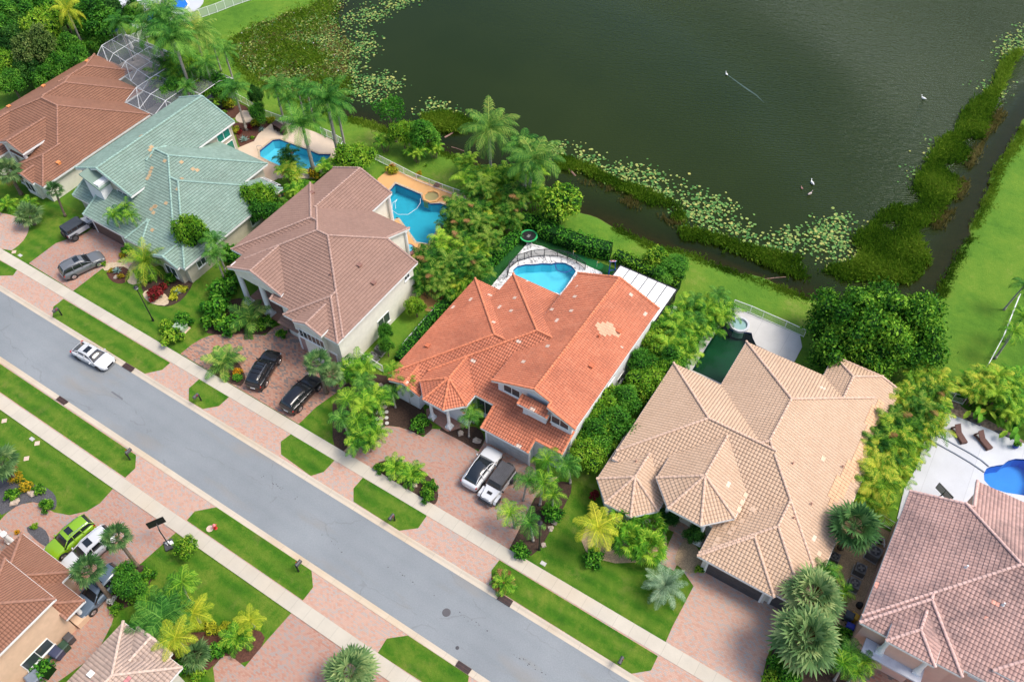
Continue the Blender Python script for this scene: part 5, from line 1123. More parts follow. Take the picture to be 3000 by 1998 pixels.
palm('royal', ('J', 1870, 540), 9.5, 'biggest royal palm with a smooth grey trunk beside the turquoise pool', 1.2); palm('royal', ('J', 1530, 860), 8.0, 'large royal palm whose fronds hang over the turquoise pool', 1.15); palm('royal', ('J', 2010, 640), 7.5, 'royal palm leaning close behind the biggest royal palm', .85)
palm('coco', ('b', 1020, 890), 8.5, 'big coconut palm at the canal, left one of two', 1.15); palm('coco2', ('b', 1290, 1065), 7.5, 'big yellowish coconut palm at the canal, right one of two', 1.2)
palm('yellowp', ('P', 1160, 190), 7.5, 'palm with bright yellow fronds above the trees at the top left', 1.2)
# christmas palms
def cluster(keys, c, spec, z, what, where, cat='palm tree', group=None, s=1.0):
    q = [t for t in spec.split()]; pos = sorted([tuple(map(float, t.split(','))) for t in q])
    nm = {1: [''], 2: ['left', 'right'], 3: ['left', 'middle', 'right']}.get(len(pos)) or ['leftmost']+['%s from the left' % ORD[i] for i in range(1, len(pos)-1)]+['rightmost']
    for i, (x, y) in enumerate(pos): palm(keys[i % len(keys)], (c, x, y), z if not isinstance(z, list) else z[i], ('%s %s, %s' % (what, where, nm[i])) if len(pos) > 1 else '%s %s' % (what, where), s*R.uniform(.93, 1.07), cat, group or what+'s '+where)
cluster(['adon', 'adon2', 'adon3'], 'e', '350,1000 455,1085 355,1150', [3.2, 2.4, 3.2], 'christmas palm', 'left of the orange roofed entry'); cluster(['adon', 'adon2', 'adon3'], 'e', '835,1175 905,1255 870,1330', [3.4, 3.0, 2.4], 'christmas palm', 'right of the octagonal entry porch', s=1.05)
cluster(['adon', 'adon2'], 'h', '1440,62 1590,70', 3.4, 'christmas palm', 'at the corner of the orange roofed house', s=1.15); cluster(['adon2', 'adon', 'adon3'], 'h', '1255,190 1375,215 1460,280', [3.4, 3.6, 3.2], 'christmas palm', 'between the white jeep and the lawn', s=1.1)
cluster(['adon', 'adon2'], 'h', '1195,395 1325,490', 3.0, 'christmas palm', 'beside the lamp post near the sidewalk', s=1.15); cluster(['adon', 'adon2', 'adon3', 'adon'], 'C', '600,730 480,830 670,800 540,760', [5, 4.6, 4.6, 5], 'christmas palm', 'in front of the green roofed garage', s=.95)
cluster(['adon2', 'adon', 'adon3'], 'i', '1040,850 1110,950 1010,800', [3.2, 2.4, 2.8], 'christmas palm', 'beside the tan roofed garage', s=.95); cluster(['adon', 'adon2', 'adon3', 'adon'], 'i', '1150,1320 1235,1395 1120,1470 1200,1500', [3, 2.8, 2.6, 2.6], 'christmas palm', 'at the corner of the pink house')
cluster(['adon', 'adon2', 'adon3'], 'f', '2330,400 2270,740 2345,620', [4, 4, 4], 'christmas palm', 'beside the long white rail', s=1.2)
cluster(['adon2', 'adon', 'areca4', 'adon', 'areca4', 'adon2', 'areca4'], 'e', '90,960 180,1060 60,1200 200,1180 130,1310 20,1330 160,1420', 2.9, 'green palm', 'in the group left of the orange house', s=1.15)
palm('fan_t', ('d', 2195, 965), 4.4, 'pale fan palm with a shaggy trunk in front of the black coupe', 1.0); palm('fan', ('d', 2290, 1010), 3.0, 'small fan palm tucked right of the pale fan palm', .7)
palm('date_y', ('d', 1000, 230), 2.2, 'large yellow green date palm in the flower bed of the green roofed house', 1.15); palm('young', ('d', 1530, 905), 1.4, 'young coconut palm in the driveway island', 1.25); palm('young', ('d', 1710, 585), 2.0, 'young coconut palm in front of the tall entry columns', 1.4)
palm('fan', ('a', 50, 1180), 3.8, 'yellow tipped fan palm at the left edge in front of the bungalow', 1.1); palm('fan_t', ('a', 360, 1330), 3.8, 'small headed fan palm with a leaning trunk beside the bungalow', .75); palm('fan_low', ('a', 200, 1480), 1.6, 'grey green fan palm beside the silver jeep driveway', 1.6); palm('low', ('a', 40, 1400), 1.0, 'pygmy palm at the left edge below the yellow tipped fan palm', 1.2); palm('low', ('a', 190, 1400), 1.0, 'yellowish pygmy palm between the two fan palms', 1.2)
palm('yellowp', ('h', 1770, 500), 4.2, 'yellow feather palm on the lawn in front of the left octagonal turret', 1.15); palm('date', ('h', 2240, 880), 2.2, 'silvery round date palm at the lawn corner beside the tan house driveway', .92)
cluster(['lady', 'lady', 'lady', 'lady'], 'h', '1990,590 2120,640 2130,490 1950,470', 1.9, 'lady palm', 'between the yellow palm and the tan turret', s=1.25)
palm('fan_dk', ('i', 1180, 500), 4.0, 'dark green fan palm beside the tan roof and the side gate', 1.15); palm('fan_big', ('i', 900, 970), 3.6, 'fan palm with a brown skirt above the paler fan palm', 1.12); palm('fan_big', ('i', 850, 1270), 4.2, 'huge pale fan palm at the corner of the tan house driveway', 1.2)
palm('fan_t', ('g', 815, 610), 4.6, 'fan palm leaning over the white suv in the near driveway', .9, rz=2.6); palm('fan_t', ('g', 620, 840), 4.6, 'fan palm leaning over the blue suv in the near driveway', 1.0, rz=2.6); palm('fan', ('g', 10, 60), 3.0, 'fan palm cut by the left edge above the near driveway', 1.0); palm('fan_big', ('h', 60, 1500), 2.8, 'large fan palm at the bottom edge beside the near sidewalk', .95)
cluster(['adon', 'royal2', 'adon2', 'adon'], 'g', '1010,1040 1220,900 1120,1130 1180,1010', [2.8, 3.2, 3.0, 3.4], 'green feather palm', 'behind the weathered roof', s=1.25); cluster(['yellowp', 'yellowp'], 'g', '1330,1090 1210,1260', [3.4, 2.6], 'yellow green feather palm', 'behind the weathered roof', s=.95)
palm('yellowp', ('g', 1720, 1140), 1.5, 'small yellow palm in the near mulch bed', .7); palm('low', ('g', 1625, 1240), 1.4, 'small green palm left of the small yellow palm', 1.4); palm('fan_low', ('g', 1345, 1380), 1.3, 'low fan palm beside the weathered roof corner', 1.2)
palm('low', ('h', 370, 80), .9, 'left pygmy palm in the driveway island of the orange roofed house', 1.25); palm('low', ('h', 485, 130), 1.0, 'right pygmy palm in the driveway island of the orange roofed house', 1.35)
palm('low', ('h', 1120, 880), .8, 'scraggly half dead palm at the kerb drain', 1.1)
g_ = random.Random(4); mb = MB(); p_ = at('h', 1120, 890)
for i in range(16): frond(mb, (0, 0, .6), g_.uniform(0, 6.28), g_.uniform(.1, .9), 1.5, 1.3, .4, 12, .08, .9, .6, g_.random(), g_, 0)
tag(mb.build('dead_palm_fronds', LF['dead'], None, loc=(p_.x, p_.y, 0.05)), 'brown dead fronds heaped at the kerb drain', 'dead fronds')
# areca rows
row(['areca1', 'areca2', 'areca4', 'areca3', 'areca1', 'areca2'], 'e', '590,250 585,370 700,170 730,290 830,80 870,200 960,20 690,400 860,310 1010,110 650,330 930,300 800,380 770,-20', 2.4, 'areca palm clump', 'right of the brown roofed house', 'areca palm', 'areca palms right of the brown roofed house', 1.15)
row(['areca1', 'areca2', 'areca3', 'areca1'], 'b', '930,1440 1080,1370 1160,1500 820,1490 1040,1500 1200,1400 960,1340 900,1560', 2.4, 'areca palm clump', 'above the orange pool deck', 'areca palm', 'areca palms beside the orange pool deck', 1.15)
row(['areca4', 'royal2', 'areca4', 'areca4'], 'b', '1250,1220 1340,1330 1150,1220 1330,1190 1050,1220 900,1240 1270,1340', 2.6, 'dark green palm clump', 'below the big coconut palms', 'palm clump', 'palm clumps below the canal coconut palms', 1.1)
row(['areca3', 'areca5', 'areca3', 'areca1'], 'L', '960,60 1100,150 830,180 1040,330 760,340 1100,470 900,460 680,560 900,620 1000,720 600,760 830,800 520,920 760,900 420,1040 640,1060 330,1190 620,1200 480,1320', 2.3, 'yellow green areca clump', 'beside the white pool deck', 'areca palm', 'areca palms beside the white pool deck', 1.12)
row(['areca3', 'areca5', 'areca3'], 'i', '1330,200 1420,90 1300,320 1480,10', 2.3, 'yellow green areca clump', 'beside the basketball hoop', 'areca palm', 'areca palms beside the basketball hoop', 1.05)
row(['bop', 'areca4', 'bop2', 'bop', 'areca5'], 'L', '1650,250 1850,180 2080,140 2260,200 1760,330 2000,300 2200,350 1990,430 2150,500 2330,520 2300,620 1700,120 1900,80 2300,90', 1.6, 'broad leaved plant', 'above the white pool deck', 'bird of paradise', 'lush plants above the white pool deck', 1.05)
row(['areca4', 'adon3', 'adon2', 'areca4'], 'K', '250,230 450,230 620,130 250,430 450,470 150,600 760,170 640,300 330,600 800,280 120,420 400,330 560,420 300,770 200,880', 2.6, 'bushy green palm', 'beside the murky green pool', 'palm tree', 'bushy palms beside the murky green pool', 1.15)
row(['areca3', 'areca1', 'shrub_c', 'areca4'], 'a', '1880,1290 2010,1200 2150,1140 2260,1150 2060,1310 1900,1400 1990,1100 1950,1480', 2.0, 'orange tinged tropical plant', 'between the green and the brown tile roofs', 'tropical plant', 'tropical plants left of the brown roof', 1.0)
# broadleaf trees
def tree(k, c, x, y, z, rpx, label, cat='tree', group=None, rw=2.6):
    r = scale_m(c, x, y, z, rpx); p = at(c, x, y, z); s = r/rw; return use(k, (p.x, p.y, 0), (s, s, max(.5, (z+r*.6)/5.5) if rw == 2.6 else s), label=label, cat=cat, group=group)
fr = empty('ficus_tree', tuple(at('f', 1330, 700, 4.5).xy)+(0,), label='huge dark green round tree beside the tan roofed house', cat='tree'); trunk_mesh(4.2, .45, fr, 8, 3, 3.2)
RF = scale_m('f', 1300, 660, 4.5, 470); RF *= .87; lm = dome_lumps(RF, 1, 85, 8, 3.6, .85, .2); crown(lm, 42000, .17, LF['ficus'], fr, seed=77, tintvar=.55, shell=.3)
tree('treeS', 'b', 345, 760, 5, 130, 'sparse dark tree with bare grey limbs at the canal bank'); tree('treeA', 'b', 560, 910, 3.5, 105, 'full green tree left of the coconut palms'); tree('treeC', 'b', 420, 890, 3.5, 80, 'light green tree between the sparse tree and the full green tree')
tree('ball', 'b', 1510, 1430, 2.4, 150, 'dense round tree dotted with yellow green flowers by the canal', rw=1.7); tree('treeC', 'b', 90, 1080, 3, 120, 'bright green tree behind the brown roofed house'); tree('treeC', 'a', 1770, 1330, 4.2, 100, 'mango tree left of the brown roofed house'); tree('treeB', 'a', 1800, 1440, 3.0, 110, 'lower green tree below the mango tree')
tree('treeC', 'C', 1230, 900, 5.8, 150, 'tall green tree over the front wing of the green roofed house'); tree('royal2', 'C', 1460, 1000, 6, 200, 'bushy palm beside the tall green tree at the green roofed house', 'palm tree', rw=2.9); tree('royal2', 'C', 1500, 1220, 4.5, 190, 'lower bushy palm right of the front wing of the green roofed house', 'palm tree', rw=2.9)
tree('ball', 'e', 2165, 205, 1.6, 85, 'round clipped dark green tree in the lake side hedge', rw=1.7); tree('treeB', 'e', 2290, 300, 1.6, 110, 'bushy tree right of the round clipped tree'); tree('treeC', 'e', 515, 560, 1.4, 60, 'bright shrub tree beside the side window of the brown roofed house'); tree('treeB', 'e', 310, 745, 1.4, 55, 'green shrub tree above the two air conditioners'); tree('treeA', 'e', 320, 850, 1.0, 50, 'low green shrub beside the two air conditioners')
row(['treeC', 'treeA', 'adon', 'treeC', 'treeB'], 'e', '2250,700 2190,800 2290,850 2060,930 2200,980 2040,1060 2120,1090 1830,1230 1920,1200 1790,1330 1900,1370 1740,1440 1850,1480 1710,1530 2250,930', 2.6, 'bushy green tree', 'between the orange and tan roofs', 'tree', 'trees between the orange and tan roofs', .66)
PT = 'P'
row(['treeE', 'treeA', 'treeB', 'treeE', 'treeA'], 'P', '60,60 250,-20 250,180 480,60 60,280 700,-10 930,-60 420,-80 100,450 -80,150 760,120 1400,40 1600,200 1550,-40 1750,60', 6, 'tree', 'in the dark wood at the top left corner', 'tree', 'wood at the top left', 1.05)
tree('treeC', 'P', 700, 360, 6, 300, 'yellow green tree in the middle of the top left wood'); tree('treeD', 'P', 560, 760, 6, 360, 'large hazy olive coloured tree left of the pool cage'); tree('treeC', 'P', 130, 620, 4, 200, 'green tree at the left edge beside the olive tree'); tree('treeA', 'P', 1180, 760, 3.6, 220, 'green tree between the olive tree and the pool cage'); tree('treeB', 'P', 1350, 950, 3.2, 200, 'tree overhanging the back corner of the brown bungalow roof'); tree('treeA', 'P', 1600, 700, 2.6, 180, 'low green tree left of the pool cage')
tree('treeA', 'P', 1000, 1080, 3.4, 220, 'tree against the far eave of the brown bungalow'); tree('treeC', 'P', 150, 1050, 3.6, 240, 'bright green tree at the left edge above the brown bungalow'); tree('treeE', 'P', 500, 1150, 3.6, 260, 'dark tree above the brown bungalow'); tree('treeA', 'P', 180, 1400, 3.2, 240, 'leafy tree at the left edge touching the brown bungalow roof'); tree('treeB', 'P', 760, 1250, 3.2, 200, 'green tree pressed against the brown bungalow roof')
tree('treeA', 'Q', 40, 130, 5, 170, 'tree beside the blue pool at the top left'); tree('royal2', 'P', 2050, 420, 6, 330, 'palm in front of the blue umbrella at the top left', 'palm tree', rw=2.9); tree('royal2', 'Q', 150, 330, 5, 230, 'palm right of the blue umbrella at the top left', 'palm tree', rw=2.9)
tree('areca3', 'Q', 520, 1350, 3.5, 150, 'yellow leaved areca beside the pool cage', 'areca palm', rw=2.2); row(['adon2', 'areca4', 'royal2', 'adon'], 'Q', '650,1180 880,1080 880,1230 1040,1150 720,1380 1010,1420 1150,1350 1280,1300 560,1200 600,1300 760,1200 820,1330 940,1360 1100,1250 960,1260', 3.6, 'dark palm', 'along the garden right of the pool cage', 'palm tree', 'palms right of the pool cage', 1.45)
tree('treeE', 'J', 870, 420, 3.6, 95, 'dark narrow tree with white flowers behind the green roofed house'); tree('treeB', 'J', 900, 680, 2.6, 120, 'open dark tree in the mulch bed beside the gas grill')
tree('treeE', 'h', 2255, 430, 1.6, 70, 'dark glossy tree beside the entry walk of the tan house'); tree('treeE', 'i', 75, 560, 1.4, 62, 'dark shrub tree between the entry walk and the tan garage')
tree('ball', 'g', 1275, 640, 1.2, 80, 'round bright green shrub at the near driveway corner', rw=1.7); tree('treeB', 'g', 880, 890, 1.6, 110, 'large green flowering shrub in the near bed'); tree('shrub_d', 'g', 990, 830, .8, 75, 'clipped dark hedge shrub behind the large flowering shrub', 'shrub', rw=.9); tree('shrub_w', 'g', 760, 1000, .5, 35, 'white flowering shrub at the near bed corner', 'shrub', rw=.9); tree('shrub_d', 'g', 790, 1050, .5, 50, 'low dark shrub below the white flowering shrub', 'shrub', rw=.9); tree('shrub_d', 'g', 920, 960, .5, 60, 'low dark shrub right of the white flowering shrub', 'shrub', rw=.9)
for k_, c_, x_, y_, z_, r_, l_ in (('shrub_b', 'd', 1150, 690, .4, 60, 'left green shrub beside the utility boxes'), ('shrub', 'd', 1265, 650, .4, 65, 'upper green shrub behind the utility box'), ('shrub_b', 'd', 1195, 765, .5, 85, 'large green shrub in front of the utility boxes'), ('shrub_b', 'd', 712, 248, .3, 28, 'small yellow green ball shrub at the grey suv'), ('shrub_c', 'd', 765, 298, .2, 20, 'yellow croton left of the blue agave'), ('shrub_c', 'd', 832, 340, .2, 24, 'yellow croton below the blue agave'),
  ('shrub_r', 'd', 1090, 460, .4, 75, 'mass of deep red foliage in the stone edged bed'), ('shrub_r', 'd', 1130, 410, .4, 45, 'upper red shrub behind the red mass'), ('shrub_d', 'd', 1180, 355, .5, 55, 'dark purple green shrub at the house wall'), ('shrub_d', 'd', 1010, 360, .4, 50, 'dark green shrub below the big date palm'), ('shrub', 'd', 880, 165, .3, 45, 'green shrub at the porch corner of the green house'), ('shrub_c', 'd', 845, 195, .3, 30, 'yellow green croton at the driveway edge of the green house'),
  ('shrub', 'd', 1500, 560, .8, 110, 'large green shrub left of the tall entry columns'), ('shrub_d', 'd', 1480, 660, .7, 100, 'dark leafy shrub at the edge of the brick circle'), ('shrub', 'd', 1600, 680, .6, 85, 'leafy shrub beside the brick circle'), ('shrub_d', 'd', 1830, 660, .5, 70, 'dark shrub with orange flowers at the entry column'), ('shrub', 'd', 1540, 420, 1, 100, 'tall green shrub behind the lawn at the brown roofed house'), ('shrub', 'd', 1600, 180, 1, 80, 'green shrub between the green and brown roofed houses'), ('shrub_d', 'd', 1950, 740, .2, 45, 'low flower planting at the garage of the brown roofed house'), ('shrub_d', 'd', 1620, 330, 1, 80, 'dark shrub left of the leftmost entry column'),
  ('brom', 'd', 1560, 1025, .1, 45, 'spiky bromeliad in the driveway island'), ('shrub_o', 'd', 1640, 1000, .2, 35, 'orange flowers in the driveway island'), ('shrub', 'd', 1640, 1045, .1, 35, 'low green plant in the driveway island'),
  ('agave', 'd', 810, 305, .1, 45, 'blue agave in the small mulch bed'), ('agave', 'd', 1225, 450, .1, 40, 'blue agave ringed by yellow green plants'), ('agave', 'd', 990, 370, .1, 50, 'blue green agave under the date palm'), ('agave', 'J', 730, 1090, .1, 85, 'large pale agave at the pool deck edge'), ('agave', 'J', 975, 950, .1, 65, 'pale agave behind the pool deck'), ('agave', 'J', 1400, 920, .1, 50, 'pale agave right of the grill cabinet'),
  ('shrub_y', 'J', 510, 560, .8, 110, 'big yellow croton at the glass fence'), ('shrub_y', 'J', 900, 830, .6, 80, 'yellow green croton in the middle of the mulch bed'), ('shrub_y', 'J', 1095, 800, .5, 60, 'yellow croton right of the dark tree'), ('shrub_y', 'J', 610, 940, .5, 60, 'yellow croton at the upstairs window'), ('shrub_r', 'J', 670, 950, .5, 50, 'red cordyline beside the upstairs window'), ('shrub_r', 'J', 810, 890, .5, 60, 'red cordyline behind the slim palm trunks'), ('shrub_r', 'J', 320, 320, .6, 60, 'red shrub at the stone path'), ('shrub_b', 'J', 450, 690, .4, 45, 'small bright shrub below the big croton'), ('shrub_b', 'J', 840, 1055, .2, 35, 'round low green plant beside the large agave'),
  ('shrub_o', 'b', 350, 1140, .6, 30, 'orange croton at the white pool fence'), ('shrub_y', 'b', 350, 1180, .3, 42, 'yellow shrub below the orange croton'), ('shrub_c', 'b', 535, 1190, .5, 25, 'yellow potted croton on the orange deck'), ('shrub_r', 'b', 665, 1270, .5, 28, 'red green potted croton on the orange deck'),
  ('shrub', 'e', 545, 1355, .4, 68, 'round clipped shrub in the mulch bed before the porch'), ('shrub', 'e', 190, 1350, .4, 55, 'low shrub beside the stepping stones'), ('shrub_d', 'h', 270, 95, .3, 48, 'dark green ground shrub at the island tip by the sidewalk'), ('shrub_d', 'h', 610, 210, .5, 60, 'upper part dark clipped shrub in the island'), ('shrub_d', 'h', 600, 285, .5, 62, 'lower dark clipped shrub in the island'), ('shrub_b', 'h', 550, 150, .3, 35, 'small green shrub right of the pygmy palms'), ('shrub_w', 'h', 345, 155, .2, 24, 'lilac flowers in the driveway island'),
  ('shrub', 'h', 1235, 670, .3, 65, 'low green shrub at the sidewalk below the lamp post'), ('shrub', 'h', 1450, 400, .6, 80, 'green shrub under the christmas palms by the lawn'), ('shrub', 'h', 1740, 710, .5, 75, 'dark green shrub at the foot of the yellow palm'), ('shrub_r', 'h', 1740, 270, .6, 45, 'reddish plant beside the left turret'), ('shrub_b', 'i', 115, 790, .3, 38, 'small ball shrub at the tan garage corner'), ('shrub', 'i', 640, 1440, .6, 70, 'upper bright shrub below the huge fan palm'), ('shrub_b', 'i', 620, 1530, .6, 75, 'bright green shrub at the bottom edge below the huge fan palm'), ('shrub', 'i', 730, 1530, .5, 80, 'green shrub at the bottom edge left of the dark pavers'), ('shrub', 'i', 1110, 1230, .8, 70, 'dark green shrub between the fan palm and the pink house'), ('shrub_d', 'i', 160, 520, .4, 35, 'dark shrub at the entry walk below the right turret'),
  ('shrub_y', 'g', 1400, 1180, .3, 45, 'left yellow green hedge shrub in the near bed'), ('shrub_y', 'g', 1470, 1200, .3, 45, 'middle yellow green hedge shrub in the near bed'), ('shrub_y', 'g', 1545, 1190, .3, 45, 'right yellow green hedge shrub in the near bed'), ('shrub_y', 'g', 1340, 1060, .5, 50, 'yellow green shrub under the near palms'), ('shrub', 'g', 1490, 1350, .4, 65, 'green shrub beside the near driveway notch'), ('shrub', 'g', 1550, 1310, .4, 45, 'small green shrub right of the near driveway notch shrub'), ('shrub_b', 'g', 1355, 1510, .4, 65, 'yellow green shrub at the bottom edge by the weathered roof'), ('shrub', 'g', 1290, 1440, .6, 85, 'green shrub against the weathered roof corner'),
  ('shrub_d', 'g', 330, 350, .4, 60, 'dark round shrub in the grey gravel bed'), ('shrub_d', 'g', 260, 240, .5, 50, 'dark green shrub above the grey gravel'), ('shrub_c', 'g', 185, 215, .5, 55, 'red green croton hedge above the grey gravel'), ('shrub_c', 'g', 115, 150, .5, 45, 'yellow green croton at the left edge'), ('shrub_d', 'g', 90, 290, .2, 60, 'low dark ground cover beside the grey gravel'), ('shrub_b', 'g', 240, 500, .1, 30, 'small olive grass tuft in the round gravel bed'), ('shrub_o', 'g', 118, 535, .2, 22, 'orange flowering pot plant at the porch columns'),
  ('shrub', 'f', 1480, 60+600-600, .0, 1, None)):
    if l_: tree(k_, c_, x_, y_, z_, r_, l_, 'agave' if k_ == 'agave' else 'shrub', rw={'agave': .75, 'brom': .5}.get(k_, .95))
# small canal bank plants and stubs
row(['areca4', 'brom', 'areca4', 'brom', 'adon3'], 'b', '300,1010 430,1040 520,1080 640,1050 580,1110 470,1010 860,1160 980,1200', .9, 'small tropical plant', 'on the canal bank', 'small palm', 'small plants on the canal bank', .8)
row(['treeA', 'royal2', 'areca4', 'treeC', 'adon'], 'a', '1230,520 1330,580 1430,500 1300,640 1420,620 1180,600 1500,560 1380,450', 3.8, 'green tree', 'between the pool cage and the marsh lawn', 'tree', 'trees right of the pool cage', .72)
# hedges: thick rows of leaves -------------------------------------------------------
def hedge(name, path, w, h, mat, label, cat='hedge', dens=150, size=.13, seed=0, wob=.15):
    g = np.random.default_rng(seed); P, N, T_ = [], [], []; cv, cf = [], []
    for a, b in zip(path, path[1:]):
        a, b = np.array(a, float), np.array(b, float); L = np.linalg.norm(b-a); u = (b-a)/L; s = np.array([-u[1], u[0]]); n = int(L*dens)
        t = g.random(n)*L; q = g.random(n)*(w+2*h); ph = np.sin(t*2.1+a[0])*.5+np.sin(t*5.3)*.5
        ww = w*(1+wob*ph); hh = h*(1+wob*.7*ph)
        off = np.where(q < h, -ww/2, np.where(q > h+w, ww/2, (q-h-w/2)/w*ww)); z = np.where(q < h, q/h*hh, np.where(q > h+w, (q-h-w)/h*hh, hh)); z = np.maximum(z, .05)
        nn = np.zeros((n, 3)); nn[:, :2] = s[None]*np.where(q < h, -1, np.where(q > h+w, 1, 0))[:, None]; nn[:, 2] = np.where((q >= h) & (q <= h+w), 1, .35)
        p = np.stack([a[0]+u[0]*t+s[0]*off, a[1]+u[1]*t+s[1]*off, z], 1)+g.normal(size=(n, 3))*.07; P.append(p); N.append(unit(nn+g.normal(size=(n, 3))*.5)); T_.append(np.clip(.5+.18*ph+.5*(g.random(n)-.5), 0, 1))
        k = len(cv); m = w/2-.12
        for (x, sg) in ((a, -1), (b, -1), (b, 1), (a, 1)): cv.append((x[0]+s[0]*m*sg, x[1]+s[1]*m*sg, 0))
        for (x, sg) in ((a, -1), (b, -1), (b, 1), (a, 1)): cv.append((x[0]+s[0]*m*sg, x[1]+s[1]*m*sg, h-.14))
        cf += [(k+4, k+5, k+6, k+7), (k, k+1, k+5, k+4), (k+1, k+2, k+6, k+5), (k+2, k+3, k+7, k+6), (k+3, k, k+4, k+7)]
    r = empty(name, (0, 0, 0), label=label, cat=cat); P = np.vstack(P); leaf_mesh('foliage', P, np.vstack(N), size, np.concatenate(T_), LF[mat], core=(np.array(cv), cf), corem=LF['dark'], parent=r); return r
hedge('hedge', [tuple(at('e', x, y, 1)[:2]) for x, y in ((395, 920), (600, 660), (800, 440), (1000, 250), (1220, 40))], 1.1, 1.6, 'hedge', 'long clipped hedge running along the west side of the orange roofed house', seed=1)
hedge('hedge', [tuple(at('e', x, y, 1)[:2]) for x, y in ((1370, 5), (1550, 75), (1700, 130), (1860, 165))], 1.7, 1.9, 'hedge', 'thick clipped hedge between the artificial turf and the lake lawn', seed=2)
hedge('hedge', [tuple(at('e', x, y, 1)[:2]) for x, y in ((1890, 185), (2050, 260), (2170, 330), (2330, 400))], 1.3, 1.5, 'bright', 'lighter hedge behind the white panelled pavilion', seed=3)
hedge('hedge', [tuple(at('b', x, y, 1)[:2]) for x, y in ((1240, 1510), (1400, 1540), (1500, 1568))], 1.5, 1.6, 'hedge', 'short dark hedge beside the trampoline', seed=4)
hedge('hedge', [tuple(at('G', x, y, .6)[:2]) for x, y in ((300, 1400), (440, 1480))], 1.2, 1.0, 'hedge', 'square clipped hedge block beside the wheeled bins', seed=5)
hedge('hedge', [tuple(at('d', x, y, .2)[:2]) for x, y in ((1190, 500), (1215, 420), (1290, 430))], .7, .3, 'yel_shrub', 'ring of yellow green ground plants around the agave', seed=6)
hedge('hedge', [tuple(at('e', x, y, .6)[:2]) for x, y in ((2000, 1000), (2100, 1090))][0:0] or [tuple(at('K', x, y, .8)[:2]) for x, y in ((-300, 80), (-100, 180), (60, 250))], 1.2, 1.2, 'ficus', 'dark hedge behind the tall palms at the pavilion', seed=7)
# marsh grass and lily pads -----------------------------------------------------------
def scatter(polys, n, g):
    out = []
    P = [pts(s) if isinstance(s, str) else s for s in polys]; A = [abs(area(p)) for p in P]; tot = sum(A)
    for p, a in zip(P, A):
        m = int(n*a/tot); xs = [q[0] for q in p]; ys = [q[1] for q in p]; k = 0
        while k < m:
            x, y = g.uniform(min(xs), max(xs)), g.uniform(min(ys), max(ys))
            if inside(p, x, y): out.append((x, y)); k += 1
    return out
def blades(name, polys, n, mat, hmin, hmax, label_z=-.3, seed=0, thr=None, w=.03, spread=.25, lab=None, jit=.3, nf=.22):
    g = random.Random(seed); V, Fc, T_ = [], [], []
    for x, y in scatter(polys, n, g):
        q = mnoise.noise(Vector((x*nf, y*nf, seed)))
        if thr is not None and q < thr+g.uniform(-.12, .12): continue
        x += g.gauss(0, jit); y += g.gauss(0, jit); h = g.uniform(hmin, hmax)*(1+.5*q)
        for k in range(4):
            a = g.uniform(0, 6.28); dx, dy = math.cos(a), math.sin(a); bx, by = x+g.uniform(-.1, .1), y+g.uniform(-.1, .1); s = g.uniform(.1, 1)*spread*h; i = len(V)
            V += [(bx-dy*w, by+dx*w, label_z-.1), (bx+dy*w, by-dx*w, label_z-.1), (bx+dx*s*.5+dy*w, by+dy*s*.5-dx*w, label_z+h*.7), (bx+dx*s*1.4, by+dy*s*1.4, label_z+h)]
            Fc.append((i, i+1, i+2, i+3)); T_.append(min(1, max(0, .5+.6*q+g.uniform(-.3, .3))))
    me = bpy.data.meshes.new(name); me.from_pydata(V, [], Fc); me.materials.append(LF[mat]); me.attributes.new('tint', 'FLOAT', 'FACE').data.foreach_set('value', T_)
    return tag(link(name, me), lab, 'marsh grass', None, 'stuff')
MG = ['c 2354,340 2240,400 2150,600 2000,700 1930,800 1910,900 1800,960 1700,1100 1620,1250 1560,1380 1380,1450 1290,1568 1600,1568 1750,1500 1830,1380 1910,1250 1920,1130 1990,1050 2050,950 2120,830 2150,700 2210,560 2270,430',
      'f 1290,0 1180,60 1250,150 1230,230 1060,260 950,290 860,310 980,370 1250,350 1560,370 1700,230 1640,100 1600,0', 'f 0,0 200,30 420,110 620,170 800,200 860,300 980,360 900,360 780,330 600,260 420,180 200,100 0,70',
      'b 1480,1080 1560,1080 1800,1190 2000,1270 2200,1350 2354,1420 2354,1530 2200,1440 2000,1330 1800,1250 1640,1160 1500,1160', 'b 560,790 700,770 900,810 930,860 820,900 700,890 600,860']
blades('marsh_grass', MG, 21000, 'marsh', .3, .75, seed=1, thr=-.35, spread=.6, lab='green marsh grass standing in the shallow water along the lake and canal')
blades('marsh_grass', ['b 1640,1230 1900,1370 2200,1500 2354,1560 2354,1500 2100,1390 1850,1280', 'c 1600,1568 1830,1380 1990,1080 2120,860 2200,700 2220,760 2100,950 2000,1130 1950,1300 1850,1480 1780,1568'], 3000, 'marsh_b', .3, .6, seed=5, thr=-.1, lab='thin brownish reeds at the canal side of the marsh')
M1 = 'a 2180,0 2050,70 1800,150 1640,235 1590,300 1640,440 1760,550 1880,600 2100,690 2354,640 b 90,660 0,560 0,300 -80,250 -60,100 a 2354,0'
blades('marsh_grass', [M1], 30000, 'marsh', .15, .5, seed=2, thr=.12, nf=.34, spread=.6, w=.045, lab='patchy green marsh plants in the inlet at the top', jit=1.1)
blades('marsh_grass', [M1], 20000, 'marsh_b', .1, .35, seed=3, thr=.08, nf=.3, spread=.7, w=.045, lab='brownish marsh weeds in the inlet at the top', jit=1.1)
